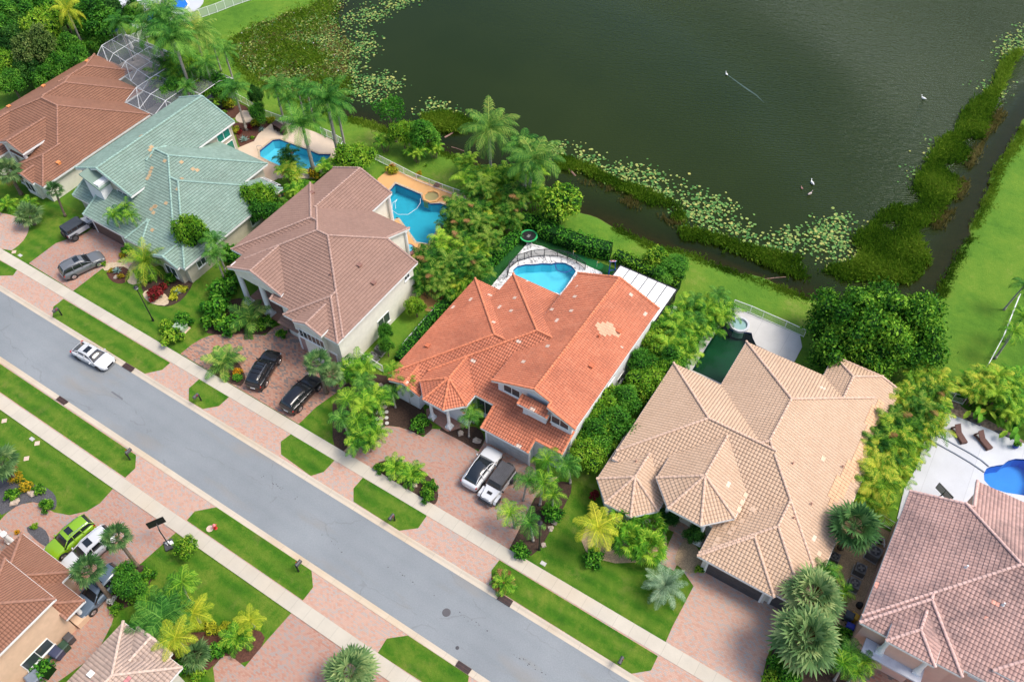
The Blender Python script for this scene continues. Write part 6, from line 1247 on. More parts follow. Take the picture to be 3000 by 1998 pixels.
def pads(name, polys, n, seed, thr, rmin=.10, rmax=.22, lab=None, zt=.12):
    g = random.Random(seed); V, Fc, T_ = [], [], []
    for x, y in scatter(polys, n, g):
        q = mnoise.noise(Vector((x*.45, y*.45, seed*3.1)))
        if q < thr+g.uniform(-.2, .2): continue
        x += g.gauss(0, .9); y += g.gauss(0, .9); r = g.uniform(rmin, rmax)*g.choice((.6, .8, 1, 1)); z = -.3+g.uniform(.012, zt); a0 = g.uniform(0, 6.28); i = len(V); tx, ty = g.uniform(-.25, .25), g.uniform(-.25, .25); V.append((x, y, z))
        for k in range(9): a = a0+5.9*k/8; V.append((x+r*math.cos(a), y+r*math.sin(a), z+r*(tx*math.cos(a)+ty*math.sin(a))*.8+.01))
        t = min(1, max(0, .5+g.uniform(-.45, .5)))
        for k in range(8): Fc.append((i, i+1+k, i+2+k)); T_.append(t)
    me = bpy.data.meshes.new(name); me.from_pydata(V, [], Fc); me.materials.append(LF['lily']); me.attributes.new('tint', 'FLOAT', 'FACE').data.foreach_set('value', T_)
    return tag(link(name, me), lab, 'lily pads', None, 'stuff')
LP = ['b 1480,960 1600,1000 1700,1060 1850,1130 2000,1130 2150,1170 2354,1240 2354,1420 2150,1340 1950,1270 1750,1200 1560,1120 1440,1130', 'c 0,1230 100,1280 230,1370 330,1400 430,1480 560,1530 700,1568 0,1568', 'f 0,0 330,0 700,0 800,40 950,-20 1150,0 1250,-40 1290,0 1150,60 1180,110 1200,260 1080,250 950,280 800,270 600,180 300,60 0,20',
      'b -60,430 80,450 180,500 300,510 420,540 400,600 330,650 200,690 60,650 -20,560', 'b -50,230 130,200 240,240 200,400 60,460 -40,380', 'b -20,110 150,30 400,-20 560,-20 300,110 200,160 20,170', 'b 540,740 640,690 780,740 900,770 920,830 760,800 620,790', 'c 920,1560 1040,1460 1160,1500 1100,1568', 'c 1580,1180 1640,1160 1760,980 1840,940 1830,1080 1700,1120 1650,1300 1580,1280', 'c 2040,580 2120,560 2220,540 2230,640 2100,640', 'c 2230,270 2330,170 2400,160 2400,300 2300,380 2180,410']
pads('lily_pads', LP, 8500, 1, -.02, lab='pale green lily pads floating in a band along the open lake')
pads('lily_pads', [M1], 15000, 2, -.12, .07, .17, zt=.3, lab='small lily pads between the marsh plants of the inlet')
g_ = random.Random(8); mb = MB()
for x, y in scatter([M1], 26, g_): mb.lathe(x, y, [(.02, -.25), (.11, -.12), (.13, -.03), (.02, 0)], 7, 0, g_.random())
tag(mb.build('water_lily_flowers', LF['white_fl']), 'scattered white water lily flowers in the inlet', 'lily flowers', None, 'stuff')
# tufts of longer grass on the lawns: uneven edges where the lawn meets the water
blades('bank_grass', ['b 0,790 150,830 290,880 640,1015 850,1110 1000,1180 1000,1215 850,1145 640,1050 290,915 150,870 0,830', 'e 1880,-20 2150,120 f 0,160 340,290 870,480 870,520 340,325 0,200 e 2150,165 1880,30', 'a 1580,300 1640,430 1760,550 1900,610 2100,700 2354,800 2354,840 2080,730 1880,640 1740,580 1620,460 1560,330', 'f 1760,480 1820,330 1900,200 1990,60 2030,60 1940,210 1870,340 1810,490', 'c 2000,1568 2100,1360 2180,1130 2260,1030 2354,870 2400,900 2290,1060 2220,1150 2140,1380 2050,1568'], 9000, 'marsh', .12, .3, -.12, 6, None, .03, .6, 'longer grass fringing the canal bank')
# ---------------------------------------------------------------- cars
def paint(n, c, rough=.25): 
    m, nt, b = new_mat(n); b.inputs['Base Color'].default_value = (*c, 1); b.inputs['Roughness'].default_value = rough; b.inputs['Coat Weight'].default_value = .6; b.inputs['Coat Roughness'].default_value = .05; return m
M['car_glass'] = glass_mat('car_glass', (.012, .016, .02), .04); M['lamp_glass'] = glass_mat('headlamp', (.5, .52, .54), .1); M['tail'] = glass_mat('tail_lamp', (.45, .01, .01), .15)
def ring(x, w, zb, zt, cr, tuck=.1):
    h = [(w*.80, zb), (w*.95, zb+.06), (w, zb+(zt-zb)*.35), (w*.995, zb+(zt-zb)*.68), (w*(1-tuck*.55), zt-.035), (w*(1-tuck)-.05, zt), (w*.5, zt+cr*.75), (0, zt+cr)]
    return [(x, y, z) for y, z in h]+[(x, -y, z) for y, z in reversed(h[:-1])]
def loft(mb, rings, m=0, caps=True, c=.5):
    n = len(rings[0]); vs = [v for r in rings for v in r]; fs = []
    for i in range(len(rings)-1):
        for j in range(n): fs.append((i*n+j, i*n+(j+1) % n, (i+1)*n+(j+1) % n, (i+1)*n+j))
    if caps: fs += [tuple(range(n-1, -1, -1)), tuple((len(rings)-1)*n+j for j in range(n))]
    mb.mesh(vs, fs, m, c)
def wheel(root, x, y, r, w=.24, rim='chrome'):
    s = 1 if y > 0 else -1; mb = MB(); mb.tube((x, y-s*w, r), (x, y, r), r, r, 20); wh = mb.build('wheel', M['tyre'], root, False)
    mb = MB(); mb.tube((x, y, r), (x, y+s*.012, r), r*.66, r*.6, 16)
    for k in range(5): a = k*1.2566; mb.box(-.03, .03, 0, .02, .08, r*.62, M=Matrix.Translation((x, y+s*.01, r)) @ Matrix.Rotation(a, 4, 'Y') @ Matrix.Scale(s, 4, (0, 1, 0)))
    mb.build('rim', M[rim], wh)
def car(name, label, pos, hd, col, L=4.8, W=1.92, H=1.66, kind='suv', glassroof=False, sunroof=True, rails=False, cat='car', rim='chrome', scale=1.0):
    root = empty(name, pos, hd, label=label, cat=cat); w = W/2
    if kind == 'suv':
        prof = [(.5, .50, .32, .58, .02), (.49, .72, .26, .70, .03), (.468, .86, .24, .80, .04), (.42, .955, .22, .89, .05), (.36, .99, .22, .97, .06), (.2, 1, .22, 1.04, .05), (.0, 1, .22, 1.04, .03), (-.25, 1, .22, 1.06, .03), (-.41, .97, .24, 1.08, .02), (-.468, .90, .28, 1.04, .02), (-.49, .80, .3, .98, .02), (-.5, .62, .36, .86, .01)]
        gh = [(.21, .90, 1.02, .0), (.07, .74, 1.50, 1), (-.02, .73, H-.02, 1), (-.30, .71, H, 1), (-.42, .70, H-.09, 1), (-.488, .82, 1.07, 0)]
    else:
        prof = [(.5, .42, .28, .46, .02), (.49, .66, .24, .54, .03), (.462, .84, .2, .63, .05), (.41, .95, .18, .72, .06), (.34, .99, .18, .80, .08), (.2, 1, .18, .90, .05), (.0, .98, .18, .92, .03), (-.25, 1, .18, .94, .03), (-.39, .97, .2, .95, .03), (-.455, .88, .24, .90, .02), (-.488, .74, .3, .82, .02), (-.5, .55, .34, .72, .01)]
        gh = [(.245, .90, .87, 0), (.07, .68, H-.13, 1), (.0, .65, H-.01, 1), (-.14, .64, H, 1), (-.27, .62, H-.12, 1), (-.44, .70, .96, 0)]
    mb = MB(); loft(mb, [ring(a*L, b*w, c, d, e) for a, b, c, d, e in prof]); body = mb.build('body', col, root, True)
    if glassroof: gh = [(.23, .90, .98, 0), (.07, .74, H-.16, 1), (-.04, .73, H-.01, 1), (-.20, .71, H-.02, 1), (-.32, .68, H-.16, 1), (-.43, .72, 1.12, 0)]
    # greenhouse glass
    def grg(x, yw, z): return [(x, yw*w*1.0, .9 if kind == 'suv' else .8), (x, yw*w*1.08, .98 if kind == 'suv' else .86), (x, yw*w*.97, z-.10 if z > 1.2 else z-.02), (x, yw*w*.86, z-.03), (x, yw*w*.5, z+.005), (x, 0, z+.02)]
    rs = []
    for a, b, z, t in gh: h = grg(a*L, b*(1.06 if not t else 1), z); rs.append(h+[(x, -y, zz) for x, y, zz in reversed(h[:-1])])
    mb = MB(); loft(mb, rs); mb.build('windows', M['car_glass'], root, True)
    # roof panel and pillars
    rf = [g for g in gh if g[3]]; mb = MB(); rr = []
    for i, (a, b, z, t) in enumerate(rf):
        h = [(a*L, b*w*.95, z-.09), (a*L, b*w*.9, z-.015), (a*L, b*w*.55, z+.025), (a*L, 0, z+.04)]; rr.append(h+[(x, -y, zz) for x, y, zz in reversed(h[:-1])])
    if not glassroof:
        n = len(rr[0]); mb.mesh([v for r in rr for v in r], [(i*n+j, i*n+j+1, (i+1)*n+j+1, (i+1)*n+j) for i in range(len(rr)-1) for j in range(n-1)])
    a0, a1 = gh[0], gh[1]; z0, z1 = gh[-1], gh[-2]
    for s in (1, -1):
        mb.path([(a0[0]*L, s*a0[1]*w*1.02, a0[2]-.02), (a1[0]*L, s*a1[1]*w*.97, a1[2]-.05)]+[(g[0]*L, s*g[1]*w*.95, g[2]-.055) for g in gh[2:-1]]+[(z0[0]*L, s*z0[1]*w*.98, z0[2])], .04, 6)
        mb.tube((-.03*L, s*w*.97, 1.0 if kind == 'suv' else .9), (-.04*L, s*w*.72, H-.06), .03, n=6); mb.tube((-.24*L, s*w*.97, 1.0 if kind == 'suv' else .92), (-.22*L, s*w*.72, H-.07), .03, n=6)
    mb.build('roof', col, root, True)
    if sunroof and not glassroof: mb = MB(); mb.box(-.13*L, -.01*L, -w*.42, w*.42, H+.022, H+.048); mb.build('sunroof', M['car_glass'], root)
    if rails:
        for s in (1, -1): mb = MB(); mb.path([(.0, s*w*.64, H+.01), (-.03*L, s*w*.64, H+.08), (-.33*L, s*w*.62, H+.07), (-.37*L, s*w*.62, H-.02)], .025, 6); mb.build('roof_rail', M['chrome'], root)
        if rails == 2:
            mb = MB()
            for k in range(3): mb.box(-(.06+.11*k)*L-.03, -(.06+.11*k)*L+.03, -w*.64, w*.64, H+.07, H+.1)
            mb.build('roof_rack', M['black'], root)
    r = .37 if kind == 'suv' else .34
    for fx in (.305, -.295):
        for s in (1, -1):
            a = MB(); a.tube((fx*L, s*(w-.1), r), (fx*L, s*(w+.006), r), r+.06, r+.06, 20); a.build('wheel_arch', M['black'], root); wheel(root, fx*L, s*(w+.02), r, .2, rim)
    zl = .66 if kind == 'suv' else .56
    for s in (1, -1):
        mb = MB(); mb.box(-.16, .06, -.17, .17, -.06, .07, M=Matrix.Translation((.447*L, s*w*.72, zl+.06)) @ Matrix.Rotation(-s*.35, 4, 'Z') @ Matrix.Rotation(.35, 4, 'Y')); mb.build('headlight', M['lamp_glass'], root)
        mb = MB(); mb.box(-.05, .12, -.2, .2, -.09, .07, M=Matrix.Translation((-.468*L, s*w*.70, zl+.24)) @ Matrix.Rotation(s*.28, 4, 'Z')); mb.build('tail_light', M['tail'], root)
        mb = MB(); mb.box(-.06, .06, -.08, .09, -.05, .06, M=Matrix.Translation((.16*L, s*(w+.1), 1.04 if kind == 'suv' else .93))); mb.build('mirror', col, root, True)
        mb = MB()
        for k in (.05, -.17): mb.box(k*L-.1, k*L+.08, s*w*1.0-.005, s*w*1.0+.02, .86 if kind == 'suv' else .76, .89 if kind == 'suv' else .79)
        mb.build('door_handle', M['chrome'], root)
    mb = MB(); mb.box(.472*L, .503*L, -w*.42, w*.42, .36, .58); mb.build('grille', M['black'], root); mb = MB(); mb.box(-.506*L, -.49*L, -.26, .26, .55, .68); mb.build('number_plate', M['white'], root)
    mb = MB(); mb.box(-.47*L, .46*L, -w*.9, w*.9, .17, .26); mb.build('underbody', M['black'], root)
    if scale != 1: root.scale = (scale,)*3
    return root
def jeep(label, pos, hd, col, top, L=4.4, W=1.85):
    root = empty('off_road_car', pos, hd, label=label, cat='jeep'); w = W/2-.12; mb = MB()
    loft(mb, [[(x, y, z) for y, z in ((ww*.9, .5), (ww, .56), (ww, zt-.06), (ww*.93, zt), (-ww*.93, zt), (-ww, zt-.06), (-ww, .56), (-ww*.9, .5))] for x, ww, zt in ((2.05, w*.66, 1.02), (1.98, w*.72, 1.12), (.85, w*.9, 1.2), (.8, w, 1.2), (-1.9, w, 1.22), (-1.95, w*.98, 1.2))])
    mb.build('body', col, root)
    for s in (1, -1):
        for fx in (1.35, -1.35):
            mb = MB(); mb.mesh([(fx-.6, s*w*.9, .7), (fx-.42, s*w*.9, .93), (fx+.42, s*w*.9, .93), (fx+.6, s*w*.9, .66), (fx-.6, s*(w+.2), .7), (fx-.42, s*(w+.2), .93), (fx+.42, s*(w+.2), .93), (fx+.6, s*(w+.2), .66)], [(0, 1, 5, 4), (1, 2, 6, 5), (2, 3, 7, 6)]); mb.build('fender', col if fx > 0 and 'white' in label else M['black'], root); wheel(root, fx, s*(w+.16), .41, .27, 'dark_grey')
        mb = MB(); mb.tube((2.0, s*w*.48, .98), (2.05, s*w*.48, .98), .11, n=14); mb.build('headlight', M['lamp_glass'], root); mb = MB(); mb.box(-1.99, -1.94, s*w*.8-.07, s*w*.8+.07, .85, 1.1); mb.build('tail_light', M['tail'], root)
        mb = MB(); mb.box(.62, .72, s*(w+.2)-.1, s*(w+.2)+.1, 1.2, 1.38); mb.build('mirror', M['black'], root)
        mb = MB()
        for a, b in ((.35, -.45), (-.55, -1.2), (-1.3, -1.8)): mb.box(b, a, s*(w*.955)-.012, s*(w*.955)+.012, 1.27, 1.66)
        mb.build('side_windows', M['car_glass'], root)
    mb = MB(); loft(mb, [[(x, ww, 1.18), (x2, ww*.93, zt-.05), (x2, ww*.86, zt), (x2, -ww*.86, zt), (x2, -ww*.93, zt-.05), (x, -ww, 1.18)] for x, x2, ww, zt in ((.72, .42, w*.98, 1.82), (.3, .2, w*.99, 1.84), (-1.93, -1.86, w*.99, 1.84))]); mb.build('hardtop', top, root)
    mb = MB()
    for k in range(8): mb.box(-1.75, .1, -w*.78+k*w*.223-.015, -w*.78+k*w*.223+.015, 1.84, 1.865)
    mb.build('roof_ribs', top, root); mb = MB(); mb.mesh([(.735, w*.8, 1.24), (.735, -w*.8, 1.24), (.46, -w*.76, 1.76), (.46, w*.76, 1.76)], [(0, 1, 2, 3)]); mb.build('windscreen', M['car_glass'], root)
    mb = MB(); mb.box(2.02, 2.22, -w*.95, w*.95, .5, .68); mb.box(-2.1, -1.95, -w, w, .5, .68); mb.build('bumper', M['black'], root); mb = MB(); mb.box(1.99, 2.045, -w*.32, w*.32, .74, 1.04); mb.build('grille', M['black'], root)
    mb = MB(); mb.tube((-1.96, 0, 1.1), (-2.2, 0, 1.1), .39, n=20); mb.build('spare_wheel', M['tyre'], root); mb = MB(); mb.box(1.2, 1.5, -.25, .25, 1.165, 1.185); mb.build('bonnet_vent', M['black'], root)
    return root
def heading(c, rear, front):
    a, b = at(c, *rear, .8), at(c, *front, .8); m = (a+b)/2; return (m.x, m.y), math.atan2(b.y-a.y, b.x-a.x)
white, gloss_black, grey = paint('paint_white', (.58, .59, .60)), paint('paint_black', (.008, .008, .01)), paint('paint_grey', (.13, .14, .15)); green, silver, dkblue = paint('paint_lime', (.20, .38, .012)), paint('paint_silver', (.42, .44, .47)), paint('paint_slate', (.10, .14, .19))
(p_, a_) = heading('d', (520, 830), (755, 925)); car('parked_car', 'white four door coupe driving along the street', (*p_, .01), 0.0+a_*.5, white, 4.95, 1.94, 1.42, 'sedan', rim='dark_grey')
(p_, a_) = heading('d', (432, 318), (695, 190)); car('parked_car', 'dark grey suv with a black sunroof in the left driveway', (*p_, .05), a_, grey, 5.0, 1.97, 1.72, rails=1)
(p_, a_) = heading('d', (1755, 1080), (1880, 870)); car('parked_car', 'black suv with silver roof rails beside the driveway island', (*p_, .05), a_, gloss_black, 5.05, 1.96, 1.78, rails=2)
(p_, a_) = heading('d', (1990, 1235), (2165, 1045)); car('parked_car', 'black coupe like suv partly under palms in the brown house driveway', (*p_, .05), a_, gloss_black, 4.95, 1.98, 1.66, sunroof=False)
(p_, a_) = heading('h', (890, 195), (1050, -20)); car('parked_car', 'white electric car with an all glass roof in front of the orange roofed house', (*p_, .05), a_, white, 4.85, 1.94, 1.6, glassroof=True, rim='dark_grey')
(p_, a_) = heading('g', (590, 480), (365, 665)); car('parked_car', 'lime green small suv in the near driveway', (*p_, .05), a_, green, 4.45, 1.85, 1.62, rails=1)
(p_, a_) = heading('g', (745, 545), (470, 775)); car('parked_car', 'white suv between the green and the blue car in the near driveway', (*p_, .05), a_, white, 4.95, 1.95, 1.74)
(p_, a_) = heading('g', (780, 830), (570, 1045)); car('parked_car', 'slate blue suv half hidden under a fan palm in the near driveway', (*p_, .05), a_, dkblue, 4.9, 1.95, 1.74)
(p_, a_) = heading('h', (1170, 80), (985, 330)); jeep('white off road car with a black hardtop and rear spare wheel', (*p_, .05), a_, white, M['dark_grey'])
(p_, a_) = heading('C', (20, 985), (215, 865)); jeep('silver off road car with a dark blue top at the green house garage', (*p_, .05), a_, silver, plain('soft_top_blue', (.035, .045, .06), .8))

# ---------------------------------------------------------------- street furniture
def lamp(base, top, label, double=True):
    b, h, _ = stand(base, top); r = empty('street_lamp', (b.x, b.y, 0), label=label, cat='street lamp'); mb = MB(); mb.tube((0, 0, 0), (0, 0, .5), .13, .09, 12); mb.tube((0, 0, .5), (0, 0, h-.3), .065, .05, 12); mb.build('pole', M['black'], r)
    mb = MB(); mb.lathe(0, 0, [(.07, h-.32), (.14, h-.22), (.2, h-.05)], 8); mb.lathe(0, 0, [(.26, h+.12), (.22, h+.2), (.05, h+.34), (.01, h+.42)], 8); mb.build('lamp_head', M['black'], r); mb = MB(); mb.lathe(0, 0, [(.19, h-.05), (.23, h+.12)], 8); mb.build('lamp_glass', M['white'], r)
lamp(('d', 1058, 645), ('d', 935, 425), 'black street lamp on the lawn of the green roofed house'); lamp(('h', 1365, 655), ('h', 1360, 475), 'black street lamp beside the christmas palms near the sidewalk')
for i, (c, x, y, l) in enumerate((('d', 430, 610, 'black mailbox on the verge in front of the green roofed house'), ('d', 1390, 1198, 'black mailbox on the small grass island before the brown roofed house'), ('h', 370, 455, 'black mailbox on the verge before the orange roofed house'), ('h', 1930, 1430, 'black mailbox on the long verge near the tan house driveway'), ('g', 900, 37, 'black mailbox on the near verge at the left'), ('g', 2062, 807, 'black mailbox on the near verge below the middle driveway'))):
    b = at(c, x, y); far = b.y > 20; r = empty('mailbox', (b.x, b.y, .08), 0 if far else math.pi, label=l, cat='mailbox', group='mailboxes along the street'); mb = MB(); mb.box(-.06, .06, -.06, .06, 0, 1.15); mb.box(-.04, .04, -.55, .1, .95, 1.03); mb.build('post', M['black'], r)
    mb = MB()
    mb.box(-.15, .15, -.62, .02, 1.03, 1.2); mb.tube((0, -.62, 1.2), (0, .02, 1.2), .15, n=14); mb.build('box', M['dark_grey'], r); mb = MB(); mb.box(.15, .17, -.3, -.26, 1.15, 1.4); mb.box(.15, .17, -.3, -.14, 1.33, 1.4); mb.build('flag', M['red'], r)
def drain(x0, x1, y0, y1, l):
    r = empty('storm_drain', ((x0+x1)/2, (y0+y1)/2, .02), label=l, cat='storm drain', group='storm drains in the kerb'); w, d = (x1-x0)/2, (y1-y0)/2; z = .09; mb = MB(); mb.box(-w, w, -d, d, -.02, z); mb.build('pit', M['black'], r); mb = MB()
    for k in range(13): x = -w+.04+k*(2*w-.08)/12; mb.box(x-.018, x+.018, -d+.03, d-.03, z, z+.03)
    mb.box(-w, w, -d, -d+.05, z, z+.032); mb.box(-w, w, d-.05, d, z, z+.032); mb.box(-w, w, -.03, .03, z, z+.034); mb.box(-.03, .03, -d, d, z, z+.036); mb.build('grate', plain('rust_iron', (.075, .04, .035), .7), r)
drain(-64.5, -63.1, 22.76, 23.34, 'brown iron kerb drain in front of the white coupe'); drain(-17, -15.7, 22.76, 23.34, 'brown iron kerb drain under the half dead palm'); drain(-66.9, -65.6, 16.17, 16.71, 'brown iron kerb drain on the near kerb at the left'); drain(-16.8, -15.5, 16.17, 16.71, 'brown iron kerb drain on the near kerb at the bottom')
def disc(c, x, y, r, z, mat, nm, l, cat, z0=0, n=20):
    p = at(c, x, y); mb = MB(); mb.lathe(0, 0, [(r*1.02, z0), (r, z), (r*.8, z+.006)], n); return tag(mb.build(nm, mat, None, loc=(p.x, p.y, 0)), l, cat)
disc('h', 725, 1087, .37, .018, plain('manhole_iron', (.085, .08, .085), .6), 'manhole_cover', 'round dark manhole cover in the road', 'manhole cover'); disc('h', 800, 1330, .16, .016, M['dark_grey'], 'valve_cover', 'small dark valve cover in the road near the bottom', 'valve cover')
lid = plain('lid_concrete', (.62, .45, .36), .8)
for c, x, y, l in (('d', 97, 172, 'square concrete lid in the grass at the left driveway'), ('d', 30, 1335, 'concrete lid at the left edge of the near lawn'), ('d', 257, 1490, 'concrete lid in the middle of the near lawn'), ('g', 183, 27, 'concrete lid above the gravel bed of the near lawn'), ('g', 1450, 512, 'pale round lid beside the hydrant')): disc(c, x, y, .33, .05 if c != 'g' or x < 1000 else .11, lid, 'valve_box', l, 'valve box', n=4 if x != 1450 else 16)
for c, x, y, l in (('d', 140, 196, 'small blue grey meter box beside the left driveway'), ('d', 222, 1460, 'small blue grey meter box on the near lawn'), ('h', 1393, 750, 'small pale meter box in the lawn by the sidewalk')):
    p = at(c, x, y); mb = MB(); mb.box(-.26, .26, -.17, .17, 0, .06); mb.box(-.22, .22, -.13, .13, .06, .075); tag(mb.build('meter_box', M['grey_deck'], None, loc=(p.x, p.y, 0)), l, 'meter box')
p = at('g', 1490, 510); r = empty('fire_hydrant', (p.x, p.y, .08), label='red and pink fire hydrant on the near verge', cat='fire hydrant'); mb = MB(); mb.lathe(0, 0, [(.17, 0), (.17, .06), (.12, .08), (.12, .5), (.16, .53), (.16, .58)], 14); mb.build('barrel', M['red'], r); mb = MB(); mb.lathe(0, 0, [(.15, .58), (.13, .68), (.05, .74), (.04, .8)], 14); mb.build('bonnet', plain('pink_paint', (.75, .2, .22), .5), r)
for s in (1, -1): mb = MB(); mb.tube((0, s*.1, .42), (0, s*.24, .42), .06, n=10); mb.build('nozzle', M['red'], r)
# utility boxes
p = at('d', 1255, 705); r = empty('utility_box', (p.x, p.y, 0), .1, label='large pale green transformer box between the shrubs', cat='utility box'); gb = plain('box_green', (.33, .42, .30), .6); mb = MB(); mb.box(-.75, .75, -.6, .6, 0, .1); mb.build('pad', lid, r); mb = MB(); mb.box(-.62, .62, -.5, .45, .1, .72); mb.mesh([(-.65, -.53, .72), (.65, -.53, .72), (.65, .48, .86), (-.65, .48, .86), (-.65, .48, .6), (.65, .48, .6)], [(0, 1, 2, 3), (3, 2, 5, 4), (0, 3, 4), (1, 5, 2)]); mb.build('cabinet', gb, r)
for c, x, y, l, m_ in (('d', 1182, 717, 'small bright green utility pedestal', plain('box_teal', (.12, .36, .2), .6)), ('d', 1158, 690, 'small white topped utility pedestal', M['dark_grey'])):
    p = at(c, x, y, .4); mb = MB(); mb.box(-.22, .22, -.2, .2, 0, .55); mb.mesh([(-.24, -.22, .55), (.24, -.22, .55), (.24, .22, .6), (-.24, .22, .6)], [(0, 1, 2, 3)]); tag(mb.build('utility_pedestal', m_, None, loc=(p.x, p.y, 0)), l, 'utility box')
def hoop(base, label, h, hd, board='black', w=1.35):
    r = empty('basketball_hoop', (base.x, base.y, 0), hd, label=label, cat='basketball hoop'); mb = MB(); mb.box(-.75, .25, -.4, .4, .0, .22); mb.build('base', M['dark_grey'], r); mb = MB(); mb.tube((-.3, 0, .2), (0, 0, h-.6), .05); mb.tube((0, 0, h-.6), (.5, 0, h-.3), .04); mb.tube((0, 0, h-.9), (.5, 0, h-.6), .04); mb.build('pole', M['black'], r)
    mb = MB(); mb.box(.5, .56, -w/2, w/2, h-.65, h+.25); mb.build('backboard', M[board], r); mb = MB(); n = 16
    mb.path([(.82+.23*math.cos(6.283*k/n), .23*math.sin(6.283*k/n), h-.5) for k in range(n+1)], .015, 5); mb.build('rim', M['red'], r)
    mb = MB()
    for a_, b_, c_, d_ in ((-w/2, w/2, h-.65, h-.61), (-w/2, w/2, h+.21, h+.25), (-w/2, -w/2+.04, h-.61, h+.21), (w/2-.04, w/2, h-.61, h+.21), (-.02, .02, h-.61, h+.21)): mb.box(.49, .565, a_, b_, c_, d_)
    mb.build('backboard_frame', M['black'], r); return r
b_, h_, _ = stand(('g', 1165, 610), ('g', 1078, 495)); hoop(b_, 'portable basketball hoop with a black backboard beside the near driveway', h_, math.radians(150), 'black', 1.5)
b_ = at('F', 770, 185, 0); hoop(at('F', 775, 172, 2.8), 'basketball hoop with a clear backboard behind the pink house', 2.9, math.radians(60), 'grey_deck', 1.7)
rk = MB(); 
for x, y, z, r_ in ((.1, .1, .3, .22), (-.2, -.1, .3, .2)): v, f = ico((x, y, z), r_, .6, .35); rk.mesh(v, f)
p = at('g', 1180, 620); tag(rk.build('boulder', M['white'], None, loc=(p.x, p.y, 0)), 'white rocks weighing down the hoop base', 'rocks')
# ---------------------------------------------------------------- fences
def fence(path, h, label, style='picket', post=1.8, mat='white_metal', name='fence', z0=0.0, cat='fence'):
    o = path[0]; r = empty(name, (o[0], o[1], z0), label=label, cat=cat); m = M[mat]; pk = MB(); rl = MB()
    for a, b in zip(path, path[1:]):
        A, B = Vector((a[0]-o[0], a[1]-o[1], 0)), Vector((b[0]-o[0], b[1]-o[1], 0)); L = (B-A).length; u = (B-A)/L; n = max(1, round(L/post)); s = Vector((-u.y, u.x, 0))
        for k in range(n+1):
            if k == n and b is not path[-1]: continue
            q = A+u*(L*k/n); mb = MB(); mb.box(q.x-.03, q.x+.03, q.y-.03, q.y+.03, 0, h+.03); mb.build('post', m, r)
        for z in ((.12, h-.02) if style != 'rail' else (h*.5, h-.02)): c = (A+B)/2; MM = Matrix.Translation((c.x, c.y, z)) @ Matrix.Rotation(math.atan2(u.y, u.x), 4, 'Z'); rl.box(-L/2, L/2, -.025, .025, -.025, .025, M=MM)
        if style == 'picket':
            k = 0
            while k*.12 < L: q = A+u*(k*.12); pk.box(q.x-.009, q.x+.009, q.y-.009, q.y+.009, .12, h-.02); k += 1
        elif style in ('glass', 'mesh'): pk.face([A+Vector((0, 0, .1)), B+Vector((0, 0, .1)), B+Vector((0, 0, h)), A+Vector((0, 0, h))])
    rl.build('rail', m, r)
    if pk.f: pk.build('pickets' if style == 'picket' else 'panel', m if style == 'picket' else SCREEN[style], r)
    return r
def screen(name, col, op):
    m, nt, b = new_mat(name); b.inputs['Base Color'].default_value = (*col, 1); b.inputs['Roughness'].default_value = .6; t = nt.nodes.new('ShaderNodeBsdfTransparent'); x = nt.nodes.new('ShaderNodeMixShader'); x.inputs[0].default_value = op
    nt.links.new(t.outputs[0], x.inputs[1]); nt.links.new(b.outputs[0], x.inputs[2]); nt.links.new(x.outputs[0], nt.nodes['Material Output'].inputs[0]); return m
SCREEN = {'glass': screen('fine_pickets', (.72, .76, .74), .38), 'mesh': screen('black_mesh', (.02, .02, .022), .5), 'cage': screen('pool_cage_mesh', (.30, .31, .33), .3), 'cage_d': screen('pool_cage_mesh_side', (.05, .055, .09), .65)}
Pp = lambda c, s, z=0: [tuple(at(c, *map(float, t.split(',')), z)[:2]) for t in s.split()]
fence(Pp('b', '235,1105 345,1160 520,1250 700,1320 925,1400'), 1.15, 'white picket fence between the orange pool deck and the lake lawn'); fence(Pp('K', '930,235 1160,320 1330,395 1640,530 1900,650'), 1.2, 'white picket fence behind the murky green pool'); fence(Pp('Q', '20,780 330,650 600,540 910,430 1230,320 1520,220 1800,110 2100,10 2500,-140'), 1.5, 'long white fence around the far pool at the top', 'glass', 1.7)
fence(Pp('Q', '20,780 -60,640 -200,610 -420,640'), 1.5, 'short white fence left of the white umbrella', 'glass', 1.7); fence(Pp('J', '600,520 790,620 1000,760 1250,850 1400,880'), 1.2, 'pale fence behind the red mulch bed at the green roofed house', 'glass', 1.3); fence(Pp('J', '1800,1010 1960,1080 2120,1180 2060,1300'), 1.2, 'pale fence right of the royal palm trunks', 'glass', 1.3)
fence(Pp('J', '300,600 400,540'), 1.2, 'short pale fence left of the big yellow croton', 'glass', 1.3)
fence([tuple(at('e', x, y, 0)[:2]) for x, y in ((665, 585), (560, 700), (430, 850))], 1.2, 'thin white fence on the grass strip beside the long hedge', 'picket', 1.6); fence(Pp('e', '140,905 210,950 290,1000'), 1.2, 'short white picket fence left of the orange roofed house'); fence(Pp('L', '1240,320 1350,350 1500,400'), 1.3, 'white picket fence above the rocks at the right')
fence(Pp('f', '2310,490 2200,770 2095,965'), .7, 'long low white rail on the right hand lawn', 'rail', 2.4); fence(Pp('h', '1750,120 1800,60'), 1.2, 'dark fence beside the small turret of the tan house', 'picket', 1.2, 'mid_grey'); 
gt = Pp('i', '1290,430 1370,480 1450,525'); fence(gt, 1.35, 'white double gate between the tan and pink houses', 'picket', 1.1, name='side_gate', cat='gate')
pf = Pp('e', '1145,350 1160,290 1215,245 1310,215 1400,205 1490,210 1560,225 1620,250 1680,300'); fence(pf, 1.15, 'black mesh child safety fence around the marble pool deck', 'mesh', 1.1, 'black', 'pool_fence', .14)
